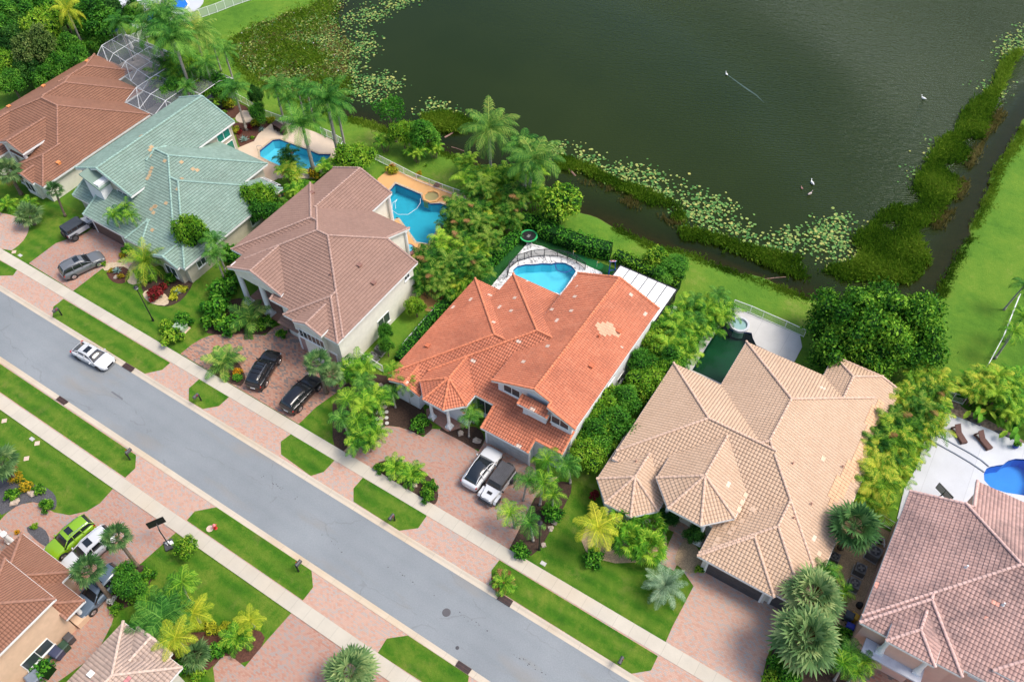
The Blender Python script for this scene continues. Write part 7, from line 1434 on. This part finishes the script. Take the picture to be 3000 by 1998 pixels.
# pool cage of the bungalow
def cage(label, P0, eave, ridge, nx, ny, name='pool_cage'):
    """P0: four corners (house-left, far-left, far-right, house-right) ; mansard screen roof"""
    r = empty(name, (*P0[0], 0), label=label, cat='pool cage'); o = Vector((*P0[0], 0)); fr, sc_, sd_ = MB(), MB(), MB(); a, b, c, d = [Vector((*q, 0))-o for q in P0]
    def pt(u, v, z): q = a*(1-u)*(1-v)+b*(1-u)*v+c*u*v+d*u*(1-v); return q+Vector((0, 0, z))
    def zz(v): return eave+(ridge-eave)*min(1, min(v, 1-v)*5)*1.0
    vs = [0, .2, .5, .8, 1]
    for i in range(nx+1):
        u = i/nx; ps = [pt(u, v, zz(v)) for v in vs]; fr.path(ps, .035, 5); fr.tube(pt(u, 1, 0), pt(u, 1, zz(1)), .04, n=5)
        if i in (0, nx): [fr.tube(pt(u, v, 0), pt(u, v, zz(v)), .04, n=5) for v in vs]
    for v in vs: fr.tube(pt(0, v, zz(v)), pt(1, v, zz(v)), .035, n=5)
    for z in (.1, 1.2): fr.tube(pt(0, 1, z), pt(1, 1, z), .03, n=5)
    for v0, v1 in zip(vs, vs[1:]): sc_.face([pt(0, v0, zz(v0)), pt(1, v0, zz(v0)), pt(1, v1, zz(v1)), pt(0, v1, zz(v1))])
    for k in range(0, nx, 2): fr.tube(pt(k/nx, .2, zz(.2)), pt((k+1)/nx, .0, zz(0)), .03, n=5); fr.tube(pt(k/nx, .8, zz(.8)), pt((k+1)/nx, 1, zz(1)), .03, n=5)
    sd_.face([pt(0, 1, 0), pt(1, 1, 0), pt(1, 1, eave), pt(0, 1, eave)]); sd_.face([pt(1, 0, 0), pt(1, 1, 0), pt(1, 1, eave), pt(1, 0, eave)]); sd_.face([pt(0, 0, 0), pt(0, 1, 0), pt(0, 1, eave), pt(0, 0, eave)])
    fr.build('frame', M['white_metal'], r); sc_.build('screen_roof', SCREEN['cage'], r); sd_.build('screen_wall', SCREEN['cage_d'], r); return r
cage('white framed screen pool cage behind the brown bungalow, left section', [(-109.5, 58.7), (-109.5, 64.8), (-97.2, 64.8), (-97.2, 56.2)], 3.0, 3.9, 4, 3)
cage('white framed screen pool cage behind the brown bungalow, right section', [(-97.1, 53.0), (-97.1, 64.8), (-88.5, 64.8), (-88.5, 53.0)], 3.0, 3.9, 3, 3)
deck('cage_patio', [(-109.5, 52), (-88.5, 52), (-88.5, 65), (-109.5, 65)], .1, plain('patio_stone', (.34, .30, .26), .8, var=.3, scale=1.2))
pl_ = smooth_poly([(-96, 54.5), (-90.5, 54), (-89.6, 58), (-90.5, 62.8), (-95, 63), (-95.6, 60), (-93.6, 58)], 2); mb = MB(); mb.face([(x+93, y-58, .13) for x, y in ccw(pl_)]); r_ = empty('swimming_pool', (-93, 58, 0), label='teal swimming pool under the screen cage', cat='swimming pool'); mb.build('water', plain('teal_water', (.01, .17, .20), .08), r_); o_ = offset_poly(pl_, .25); mb = MB(); pl_ = ccw(pl_)
for i_ in range(len(pl_)): j_ = (i_+1) % len(pl_); mb.face([(q[0]+93, q[1]-58, .15) for q in ccw([pl_[i_], pl_[j_], o_[j_], o_[i_]])])
mb.build('coping', M['stone'], r_)
q = at('J', 1060, 1440, 2.6); cage('small white framed screen enclosure at the corner of the green roof', [(-70.6, 49.5), (-70.6, 51.8), (-67.9, 51.8), (-67.9, 49.5)], 2.4, 2.7, 2, 1, 'screen_porch')
# ---------------------------------------------------------------- pavilion with white panelled roof
cs = [at('e', 1922, 268, 2.9), at('e', 2312, 432, 2.9), at('e', 2195, 590, 2.9), at('e', 1870, 330, 2.9)]
x0_, x1_, y1_ = -20.9, cs[1].x, (cs[0].y+cs[1].y)/2; x0_ = cs[0].x; y0_ = 55.0
r = empty('pavilion', (x0_, y0_, 0), label='lean to patio roof of white panels behind the orange roofed house', cat='pavilion'); w_, d_ = x1_-x0_, y1_-y0_; npn = 6
for k in range(npn): mb = MB(); mb.box(w_*k/npn+.05, w_*(k+1)/npn-.05, 0, d_, 2.86, 2.95); mb.build('roof_panel', M['white'], r)
mb = MB(); mb.box(-.06, w_+.06, d_-.02, d_+.1, 2.7, 3.0); mb.box(-.1, 0, 0, d_, 2.7, 3.0); mb.box(w_, w_+.1, 0, d_, 2.7, 3.0)
for k in range(1, npn): mb.box(w_*k/npn-.03, w_*k/npn+.03, 0, d_, 2.8, 2.93)
mb.build('frame', M['black'], r)
for x in (0.05, w_/2, w_-.05): mb = MB(); mb.box(x-.07, x+.07, d_-.12, d_+.02, 0, 2.8); mb.build('post', M['black'], r)
mb = MB(); mb.box(w_+.02, w_+.05, .3, d_, 0, 2.7); mb.build('screen_wall', SCREEN['mesh'], r)
sheet('patio_floor', [(x0_-.5, y0_-.5), (x1_+.5, y0_-.5), (x1_+.5, y1_+.3), (x0_-.5, y1_+.3)], .06, M['grey_deck'], thick=.05)
# ---------------------------------------------------------------- garden things
p = at('e', 1292, 60, .8); r = empty('trampoline', (p.x, p.y, 0), label='round trampoline with a green safety pad and black mat', cat='trampoline'); R1 = scale_m('e', 1292, 60, .8, 62); mb = MB(); n = 28
mb.mesh([(q*math.cos(6.2832*k/n), q*math.sin(6.2832*k/n), z) for q, z in ((R1, .78), (R1*1.0, .84), (R1*.82, .84), (R1*.82, .78)) for k in range(n)], [(j*n+k, j*n+(k+1) % n, (j+1)*n+(k+1) % n, (j+1)*n+k) for j in range(3) for k in range(n)]); mb.build('pad', plain('pad_green', (.03, .42, .12), .6), r)
mb = MB(); mb.lathe(0, 0, [(R1*.8, .80), (R1*.5, .79)], n); mb.build('mat', M['black'], r); mb = MB(); mb.box(-.17, .17, -.24, .24, .80, .806); tag(mb.build('printed_panel', M['mid_grey'], r))
for k in range(5):
    a = k*1.2566; mb = MB(); mb.path([(R1*.95*math.cos(a), R1*.95*math.sin(a), .78), (R1*1.02*math.cos(a+.15), R1*1.02*math.sin(a+.15), 0), (R1*1.02*math.cos(a+.5), R1*1.02*math.sin(a+.5), 0), (R1*.95*math.cos(a+.6), R1*.95*math.sin(a+.6), .78)], .03, 6); mb.build('leg', M['chrome'], r)
p = at('e', 1865, 320); r = empty('toy_goal', (p.x, p.y, 0), 2.2, label='blue toy sports goal with a round red and white target', cat='toy goal'); mb = MB()
for s in (1, -1): mb.tube((.0, s*.4, 0), (.1, s*.25, 1.9), .05); mb.tube((-.6, s*.45, 0.05), (.1, s*.3, 1.1), .04)
mb.tube((-.6, -.45, .05), (-.6, .45, .05), .05); mb.tube((.05, -.4, .5), (.05, .4, .5), .05); mb.build('frame', M['blue'], r)
for k, (q, m_) in enumerate(((.45, 'blue'), (.38, 'white'), (.3, 'red'), (.14, 'white'))): mb = MB(); MM = Matrix.Translation((.12, 0, 1.9)) @ Matrix.Rotation(.6, 4, 'Y'); v = [MM @ Vector((q*math.cos(6.2832*i/20), q*math.sin(6.2832*i/20), .03+.012*k)) for i in range(20)]; v2 = [MM @ Vector((q*math.cos(6.2832*i/20), q*math.sin(6.2832*i/20), 0)) for i in range(20)]; mb.mesh(v+v2, [tuple(range(20))]+[(i, 20+i, 20+(i+1) % 20, (i+1) % 20) for i in range(20)]); mb.build('target_ring', M[m_], r)
for x, y, l in ((1598, 200, 'yellow golf flag at the left end of the putting green'), (1762, 275, 'yellow golf flag at the right end of the putting green')):
    p = at('e', x, y); r = empty('golf_flag', (p.x, p.y, 0), label=l, cat='golf flag'); mb = MB(); mb.tube((0, 0, 0), (0, 0, .95), .018, n=6); mb.build('stick', M['white'], r); mb = MB(); mb.mesh([(0, 0, .92), (.3, .1, .82), (0, 0, .68), (0, .015, .92), (.3, .115, .82), (0, .015, .68)], [(0, 1, 2), (5, 4, 3), (0, 3, 4, 1), (1, 4, 5, 2)]); mb.build('flag', plain('flag_yellow', (.8, .6, .05), .6), r)
def ac(c, x, y, s, l, z=.9):
    p = at(c, x, y, z); r = empty('air_conditioner', (p.x, p.y, 0), R.uniform(-.1, .1), label=l, cat='air conditioner'); mb = MB(); mb.box(-s-.08, s+.08, -s-.08, s+.08, 0, .1); mb.build('pad', M['grey_deck'], r); mb = MB(); mb.box(-s, s, -s, s, .1, z)
    for k in range(9): t = -s+s*2*k/8; mb.box(t-.012, t+.012, -s-.012, s+.012, .15, z-.06); mb.box(-s-.012, s+.012, t-.012, t+.012, .15, z-.06)
    mb.build('casing', M['mid_grey'], r); mb = MB(); mb.lathe(0, 0, [(s*.86, z), (s*.86, z+.04), (s*.72, z+.045), (s*.7, z-.0)], 20); mb.build('grille_ring', M['dark_grey'], r)
    mb = MB(); mb.lathe(0, 0, [(s*.7, z+.012), (s*.2, z+.014)], 20)
    mb.build('fan_well', M['black'], r); mb = MB()
    for k in range(4): mb.box(.03, s*.62, -.09, .09, z+.02, z+.03, M=Matrix.Rotation(k*1.57+.4, 4, 'Z'))
    mb.lathe(0, 0, [(.1, z+.02), (.08, z+.06)], 10); mb.build('fan_blades', M['mid_grey'], r)
ac('e', 215, 882, .42, 'grey air conditioner nearest the front beside the cream side wall'); ac('e', 262, 828, .42, 'beige grey air conditioner behind the front one at the cream side wall'); ac('M', 893, 215, .52, 'largest dark air conditioner at the pink side wall', 1.1); ac('M', 752, 382, .45, 'middle dark air conditioner at the pink side wall'); ac('M', 690, 527, .45, 'dark air conditioner nearest the street at the pink side wall'); ac('M', 497, 265, .40, 'air conditioner beside the tan roof eave, far one'); ac('M', 458, 375, .40, 'air conditioner beside the tan roof eave, nearer one')
def bin_(c, x, y, col, l, z=1.0, s=.32):
    p = at(c, x, y, z); r = empty('wheeled_bin', (p.x, p.y, 0), R.uniform(-.2, .2)+.0, label=l, cat='wheeled bin'); mb = MB(); loft(mb, [[(-a, -a, z_), (a, -a, z_), (a, a, z_), (-a, a, z_)] for a, z_ in ((s*.8, .06), (s, z-.06))]); mb.build('tub', col, r); mb = MB(); loft(mb, [[(-a-.02, -a, z_), (a+.06, -a, z_), (a+.06, a, z_), (-a-.02, a, z_)] for a, z_ in ((s*1.04, z-.06), (s*1.04, z-.02), (s*.8, z+.05))]); mb.build('lid', col, r)
    for q in (1, -1): mb = MB(); mb.tube((-s*.8, q*s*.9, .12), (-s*.8, q*s*1.05, .12), .12, n=12); mb.build('wheel', M['tyre'], r)
bin_('G', 600, 1165, M['dark_grey'], 'dark grey wheeled bin nearest the planter at the peach wall'); bin_('G', 555, 1235, plain('bin_green', (.02, .06, .035), .5), 'dark green wheeled bin second along the peach wall'); bin_('G', 490, 1295, plain('bin_blue', (.04, .05, .10), .5), 'dark blue wheeled bin with white print beside the hose reel', 1.0, .42); bin_('G', 285, 1520, plain('bin_steel', (.16, .2, .26), .5), 'blue grey covered grill at the bottom left edge', .9, .5)
bin_('M', 640, 840, plain('bin_slate', (.06, .08, .11), .5), 'slate grey wheeled bin at the corner of the pink house'); bin_('M', 690, 850, plain('bin_yellow', (.6, .35, .02), .5), 'yellow wheeled bin beside the slate grey one', .9, .28); bin_('M', 645, 950, plain('bin_royal', (.02, .05, .4), .5), 'blue bin half hidden in the shrub at the pink house', .8, .28)
p = at('G', 450, 1365, .5); r = empty('hose_reel', (p.x, p.y, 0), label='coiled green garden hose beside the dark blue bin', cat='garden hose'); mb = MB()
for k in range(4): mb.path([((.28+.03*k)*math.cos(6.2832*i/18), (.28+.03*k)*math.sin(6.2832*i/18), .1+.05*k) for i in range(19)], .025, 5)
mb.build('coil', plain('hose_green', (.01, .16, .07), .5), r)
p = at('M', 745, 740, .4); mb = MB(); mb.lathe(0, 0, [(.2, 0), (.32, .1), (.3, .35), (.12, .5)], 16); tag(mb.build('covered_grill', M['black'], None, loc=(p.x, p.y, 0)), 'black covered kettle against the pink side wall', 'kettle grill')
p = at('M', 930, 120, .3); r = empty('pool_pump', (p.x, p.y, 0), .3, label='white pool pump pipes and filter beside the largest air conditioner', cat='pool pump'); mb = MB(); mb.tube((-.8, .3, .35), (.4, .3, .35), .05); mb.tube((-.5, -.2, .35), (.5, -.2, .35), .05); mb.tube((.4, .3, .35), (.4, -.5, .35), .05); [mb.tube((x, .3, 0), (x, .3, .35), .05) for x in (-.8, -.3, .3)]; mb.build('pipes', M['white'], r); mb = MB(); mb.lathe(0, 0, [(.2, 0), (.24, .5), (.1, .7)], 14); mb.build('filter_tank', M['dark_grey'], r)
def lounger(c, rear, front, l):
    a, b = at(c, *rear, .45), at(c, *front, .3); m = (a+b)/2; r = empty('sun_lounger', (m.x, m.y, .1), math.atan2(b.y-a.y, b.x-a.x), label=l, cat='sun lounger', group='sun loungers on the white deck'); mb = MB(); mb.box(-.95, .95, -.33, -.27, .1, .32); mb.box(-.95, .95, .27, .33, .1, .32); mb.box(.9, .96, -.33, .33, .05, .32); mb.box(-.96, -.9, -.33, .33, .05, .32); mb.build('frame', M['wicker'], r)
    mb = MB(); mb.box(-.2, .95, -.3, .3, .3, .36); mb.build('seat', M['wicker'], r); mb = MB(); mb.box(-.85, 0, -.3, .3, -.03, .03, M=Matrix.Translation((-.2, 0, .35)) @ Matrix.Rotation(.75, 4, 'Y')); mb.build('backrest', M['wicker'], r); mb = MB(); mb.box(-.85, -.25, -.25, .25, .12, .14); mb.build('lower_panel', M['grey_deck'], r)
    for x in (-.85, .85):
        for y in (-.28, .28): mb = MB(); mb.box(x-.04, x+.04, y-.04, y+.04, 0, .12); mb.build('leg', M['wicker'], r)
lounger('L', (1400, 700), (1530, 930), 'brown wicker sun lounger with a raised back, left one of two'); lounger('L', (1715, 790), (1880, 1010), 'brown wicker sun lounger with a raised back, right one of two')
p = at('L', 2235, 975, .3); r = empty('potted_plant', (p.x, p.y, .1), label='small green plant in a round blue pot on the white deck', cat='potted plant'); mb = MB(); mb.lathe(0, 0, [(.16, 0), (.27, .2), (.25, .38)], 16); mb.build('pot', M['blue'], r); crown([(0, 0, .7, .25), (.15, .1, .6, .2), (-.1, -.12, .62, .2)], 260, .09, LF['palm2'], r, name='foliage', seed=4)
for i, (s_, l_) in enumerate((('L 1050,790 1200,860 1400,970 1600,1080 1760,1180 1860,1265', 'upper dark step edge on the white deck'), ('L 1010,870 1200,980 1400,1090 1600,1210 1720,1290 1800,1345', 'lower dark step edge on the white deck'))):
    ps = pts(s_); mb = MB(); o = ps[0]
    for a, b in zip(ps, ps[1:]): u = Vector((b[0]-a[0], b[1]-a[1])); n_ = Vector((-u.y, u.x)).normalized()*.05; mb.mesh([(a[0]-n_.x-o[0], a[1]-n_.y-o[1], .10), (b[0]-n_.x-o[0], b[1]-n_.y-o[1], .10), (b[0]+n_.x-o[0], b[1]+n_.y-o[1], .10), (a[0]+n_.x-o[0], a[1]+n_.y-o[1], .10), (a[0]-n_.x-o[0], a[1]-n_.y-o[1], .19), (b[0]-n_.x-o[0], b[1]-n_.y-o[1], .19), (b[0]+n_.x-o[0], b[1]+n_.y-o[1], .19), (a[0]+n_.x-o[0], a[1]+n_.y-o[1], .19)], [(4, 5, 6, 7), (0, 1, 5, 4), (2, 3, 7, 6), (0, 4, 7, 3), (1, 2, 6, 5)])
    tag(mb.build('deck_step', plain('step_edge', (.17, .20, .25), .7), None, loc=(*o, 0)), l_, 'step')
p = at('J', 1215, 930, .6); r = empty('grill_cabinet', (p.x, p.y, .02), math.radians(-8), label='dark brown cabinet bar with stools beside the pool deck', cat='cabinet'); dk = plain('dark_wood', (.05, .025, .02), .7); mb = MB(); mb.box(-1.15, 1.15, -.3, .5, 1.0, 1.1); mb.build('top', dk, r); mb = MB(); mb.box(-1.1, 1.1, .0, .45, .0, 1.0); [mb.box(x-.05, x+.05, -.25, 0, 0, 1.0) for x in (-1.0, -.35, .35, 1.0)]; mb.build('cabinet', dk, r)
for x in (-.7, 0, .7): mb = MB(); mb.box(x-.17, x+.17, -.3, .0, .5, .58); [mb.box(x+a-.02, x+a+.02, b-.02, b+.02, 0, .5) for a in (-.14, .14) for b in (-.27, -.03)]; mb.build('stool', M['black'], r)
def spa(c, x, y, rpx, n, zt, l, rim, floor, rot=0):
    p = at(c, x, y, zt); q = scale_m(c, x, y, zt, rpx); r = empty('spa', (p.x, p.y, 0), rot, label=l, cat='spa'); mb = MB(); mb.lathe(0, 0, [(q*1.0, -.9), (q*1.0, zt), (q*.78, zt+.02), (q*.76, zt-.1), (q*.74, zt-.12)], n); mb.f.pop(); mb.m.pop(); mb.uv.pop(); mb.col.pop(); mb.build('rim', M[rim], r); mb = MB(); mb.lathe(0, 0, [(q*.775, zt-.1), (q*.77, zt-.35), (q*.6, zt-.37), (q*.55, zt-.8), (q*.1, zt-.82)], n); mb.build('bench', M[floor], r); mb = MB(); mb.lathe(0, 0, [(q*.76, zt-.13), (q*.5, zt-.13)], n); mb.build('water', M['pool_water'], r)
spa('b', 622, 1352, 66, 8, .3, 'octagonal spa with orange rim at the edge of the large pool', 'orange_deck', 'pool_floor', .39); spa('K', 1022, 465, 138, 28, .3, 'round spa with banded blue water above the murky pool', 'white_deck', 'pool_deepfloor')
p = at('e', 1535, 268, .02); q = scale_m('e', 1535, 268, 0, 62); mb = MB(); [mb.face([(q*r1*math.cos(t0), q*r1*math.sin(t0), 0), (q*r2*math.cos(t0), q*r2*math.sin(t0), 0), (q*r2*math.cos(t1), q*r2*math.sin(t1), 0), (q*r1*math.cos(t1), q*r1*math.sin(t1), 0)]) for r1, r2 in ((.88, 1.0),) for t0, t1 in [(6.2832*k/28, 6.2832*(k+1)/28) for k in range(28)]]; tag(mb.build('spa_wall', M['pool_tile'], None, loc=(p.x, p.y, .016)), 'dark blue tiled ring of the spa set in the free form pool', 'spa')
mb = MB(); ps = [at('b', x, y, .02) for x, y in ((545, 1370), (545, 1400), (520, 1440), (460, 1480), (390, 1480), (350, 1450), (355, 1400), (385, 1375), (370, 1400), (375, 1440))]; o = ps[0]; mb.path([q-Vector((o.x, o.y, 0)) for q in ps], .022, 6); tag(mb.build('pool_hose', M['white'], None, loc=(o.x, o.y, .0)), 'thin white hose floating in a loop on the large pool', 'pool hose')
p = at('b', 382, 1488, -.6); v, f = ico((0, 0, 0), .22, .6, .05); mb = MB(); mb.mesh(v, f); tag(mb.build('pool_cleaner', M['black'], None, True, loc=(p.x, p.y, -1.1)), 'small dark pool cleaner under the water of the large pool', 'pool cleaner')
p = at('J', 920, 1240, .1); r = empty('pool_handrail', (p.x, p.y, .1), 1.0, label='white curved handrail at the turquoise pool steps', cat='handrail'); mb = MB(); mb.path([(0, 0, 0), (0, 0, .7), (.15, 0, .85), (.6, 0, .7), (.75, 0, .1)], .025, 6); mb.build('rail', M['chrome'], r)
p = at('e', 455, 155, .4); r = empty('daybed', (p.x, p.y, .1), 1.0, label='round dusky sofa with blue cushions on the orange patio', cat='daybed'); mb = MB(); mb.lathe(0, 0, [(.95, 0), (1.0, .35), (.8, .4)], 20); mb.build('base', plain('rattan_pink', (.22, .09, .09), .8), r); mb = MB(); mb.lathe(.1, .05, [(.62, .4), (.62, .52), (.4, .54)], 20); mb.build('cushion', plain('cushion_blue', (.10, .42, .6), .8), r)
def umbrella(c, x, y, z, q, col, l, closed=False):
    p = at(c, x, y, z); r = empty('parasol', (p.x, p.y, 0), label=l, cat='parasol'); mb = MB(); mb.tube((0, 0, 0), (0, 0, z+.1), .04); mb.build('pole', M['white'], r); mb = MB()
    if closed: mb.lathe(0, 0, [(.12, z-1.6), (.3, z-1.3), (.18, z-.5), (.04, z)], 10)
    else: mb.lathe(0, 0, [(q, z-.6), (q*.5, z-.25), (.03, z)], 8)
    mb.build('canopy', col, r)
umbrella('P', 1880, 440, 2.6, 1.4, plain('canvas_blue', (.10, .16, .42), .8), 'blue parasol among the trees at the top left'); umbrella('P', 2220, 690, 3.0, .5, M['white'], 'folded white parasol behind the pool cage', True)
for c, a_, b_, l, q in (('b', (712, 950), (772, 915), 'floating pinkish log above the canal lawn', .12), ('b', (1560, 1165), (1615, 1215), 'floating brown log below the lily pads', .16), ('f', (560, 358), (712, 342), 'thin floating branch in the canal by the lawn', .05), ('b', (760, 1015), (850, 1045), 'sunken pale branch in the canal', .05)):
    A, B = at(c, *a_, -.27), at(c, *b_, -.27); mb = MB(); m_ = (A+B)/2; mb.path([A-m_, (A-m_)*.3+Vector((.03, .05, .0)), B-m_], [q, q*.95, q*.7], 9); o = mb.build('floating_log', plain('log_wood', (.26, .15, .12), .85, var=.3, scale=6), None, loc=(m_.x, m_.y, -.27)); tag(o, l, 'log')
def bird(c, x, y, col, l, hd, s=1.0, dark=False):
    p = at(c, x, y, -.2); r = empty('water_bird', (p.x, p.y, -.3), hd, label=l, cat='bird'); r.scale = (s,)*3; mb = MB(); rr_ = []
    for t, w, h, z in ((-.42, .01, .01, .2), (-.3, .07, .06, .17), (-.12, .15, .13, .13), (.08, .17, .15, .12), (.24, .12, .12, .14), (.32, .07, .07, .22), (.34, .045, .045, .34), (.36, .05, .05, .44), (.43, .045, .04, .47), (.5, .012, .01, .45)):
        rr_.append([(t, w*math.cos(6.2832*k/8), z+h*math.sin(6.2832*k/8)) for k in range(8)])
    loft(mb, rr_); mb.build('body', col, r, True); mb = MB()
    for s_ in (1, -1): mb.mesh([(.15, s_*.16, .2), (-.1, s_*.19, .25), (-.4, s_*.08, .2), (-.1, s_*.12, .3)], [(0, 1, 2, 3)])
    mb.build('wings', M['dark_grey'] if dark else col, r)
bird('c', 895, 1265, M['white'], 'white bird with a dark back on the lake, upper one of the pair', 2.4, 1.05, True); bird('c', 876, 1338, plain('feather_brown', (.5, .42, .38), .8), 'brownish white bird on the lake, lower one of the pair', 1.2, .95, True); bird('c', 1662, 680, M['white'], 'lone white bird near the far bank of the lake', 2.9, 1.0); bird('c', 303, 514, M['white'], 'small bird swimming in the middle of the lake', 2.4, .8); bird('c', 822, 1298, plain('feather_red', (.4, .2, .18), .8), 'small reddish bird left of the pair on the lake', 2.4, .6)
mb = MB(); ps = [at('c', x, y, -.285) for x, y in ((305, 515), (380, 570), (450, 620), (510, 660), (560, 710))]; o = ps[0]
for a_, b_, w0, w1 in zip(ps, ps[1:], (.05, .10, .14, .10), (.10, .14, .10, .02)): u = (b_-a_).normalized(); s_ = Vector((-u.y, u.x, 0)); mb.face([a_-o-s_*w0, b_-o-s_*w1, b_-o+s_*w1, a_-o+s_*w0])
tag(mb.build('water_wake', plain('foam', (.05, .085, .07), .4), None, loc=tuple(o)), kind='structure')
# stepping stones
mb_n = 0
for i, (x, y) in enumerate(((250, 1280), (312, 1275), (247, 1322), (312, 1315), (240, 1362), (315, 1352))):
    p = at('e', x, y); mb = MB(); mb.lathe(0, 0, [(.2, 0), (.2, .09), (.16, .1)], 14); tag(mb.build('stepping_stone', M['grey_deck'], None, loc=(p.x, p.y, 0)), 'round pale stepping stone, %s column, %s from the top' % (('left', 'right')[i % 2], ('first', 'second', 'third')[i//2]), 'stepping stone', 'round stepping stones by the mulch bed')
rows_ = [(270, 1090), (285, 1130), (262, 1165), (285, 1205), (262, 1235), (300, 1240), (278, 1282), (275, 1320), (270, 1358), (300, 1105), (255, 1130), (250, 1200)]
mb = MB(); o = at('e', 275, 1220)
for x, y in rows_:
    p = at('e', x, y); k = R.randint(5, 7); a0 = R.random()*6; mb.prism([(p.x-o.x+R.uniform(.24, .36)*math.cos(a0+6.2832*j/k), p.y-o.y+R.uniform(.24, .36)*math.sin(a0+6.2832*j/k)) for j in range(k)], .04, .085)
tag(mb.build('flagstone_path', M['flagstone'], None, loc=(o.x, o.y, 0)), kind='structure')
def rock(c, x, y, s, l, mat='flagstone'):
    p = at(c, x, y); v, f = ico((0, 0, s*.35), s, .6, .3); mb = MB(); mb.mesh(v, f); tag(mb.build('boulder', M[mat], None, loc=(p.x, p.y, 0)), l, 'boulder')
for a in (('e', 825, 1425, .35, 'tall tan boulder in the mulch beside the entry porch'), ('e', 935, 1478, .4, 'flat tan boulder in the mulch near the garage'), ('h', 385, 140, .3, 'tan boulder under the left pygmy palm'), ('h', 508, 215, .3, 'tan boulder under the right pygmy palm'), ('g', 225, 268, .4, 'tan boulder in the grey gravel bed'), ('g', 105, 330, .45, 'long tan boulder at the left gravel bed'), ('h', 1470, 470, .35, 'orange tan boulder at the lawn edge of the palm bed'), ('h', 1445, 510, .28, 'smaller orange tan boulder below the first one'), ('d', 800, 345, .3, 'boulder in the small red mulch bed'), ('h', 1395, 625, .25, 'dark stone beside the street lamp')): rock(*a)
for s_, l_ in (('L 1560,600 1640,600 1760,690 1740,705 1600,640', 'left black rock border above the white deck'), ('L 1940,775 2020,780 2220,880 2210,890 2000,810', 'right black rock border above the white deck'), ('L 1230,480 1290,500 1300,520 1260,505', 'small black rock border above the white deck')):
    p_ = pts(s_); mb = MB(); o = p_[0]; mb.prism([(x-o[0], y-o[1]) for x, y in p_], 0, .3); tag(mb.build('rock_border', M['dark_grey'], None, loc=(*o, 0)), l_, 'rock border')
sheet('rock_bed', smooth_poly(pts('L 1230,400 1300,330 1450,370 1500,450 1700,540 1900,640 2100,760 2354,900 2354,960 2200,870 2000,790 1750,700 1500,590 1250,490'), 1), .05, plain('river_stones', (.30, .21, .15), .9, var=.6, scale=4), thick=.03)
for i, (c, x, y) in enumerate((('b', 1010+0, 0, ),)): pass
g_ = random.Random(12); mb = MB()
for k in range(60):
    x, y = g_.choice([(-25.0, 20.2), (-17.5, 20.0), (-41, 20.8), (-12, 19.6), (-32, 19.2)]); x += g_.gauss(0, 1.2); y += g_.gauss(0, .12)+.02*x*0; q = g_.uniform(.02, .09); mb.face([(x+q*g_.uniform(.6, 1.2)*math.cos(a*1.0472), y+.6*q*g_.uniform(.6, 1.2)*math.sin(a*1.0472), .013) for a in range(6)])
tag(mb.build('oil_stains', plain('oil', (.06, .06, .065), .6)), kind='structure')
mb = MB(); mb.path([(at('d', x, y, .012)) for x, y in ((765, 1138), (845, 1188))], .02, 4)
mb = MB()
for s_ in ('d 765,1136 775,1130 850,1180 843,1192',): p_ = pts(s_); mb.face([(x, y, .014) for x, y in ccw(p_)])
tag(mb.build('road_patch', plain('patch_tar', (.13, .135, .145), .8)), kind='structure')
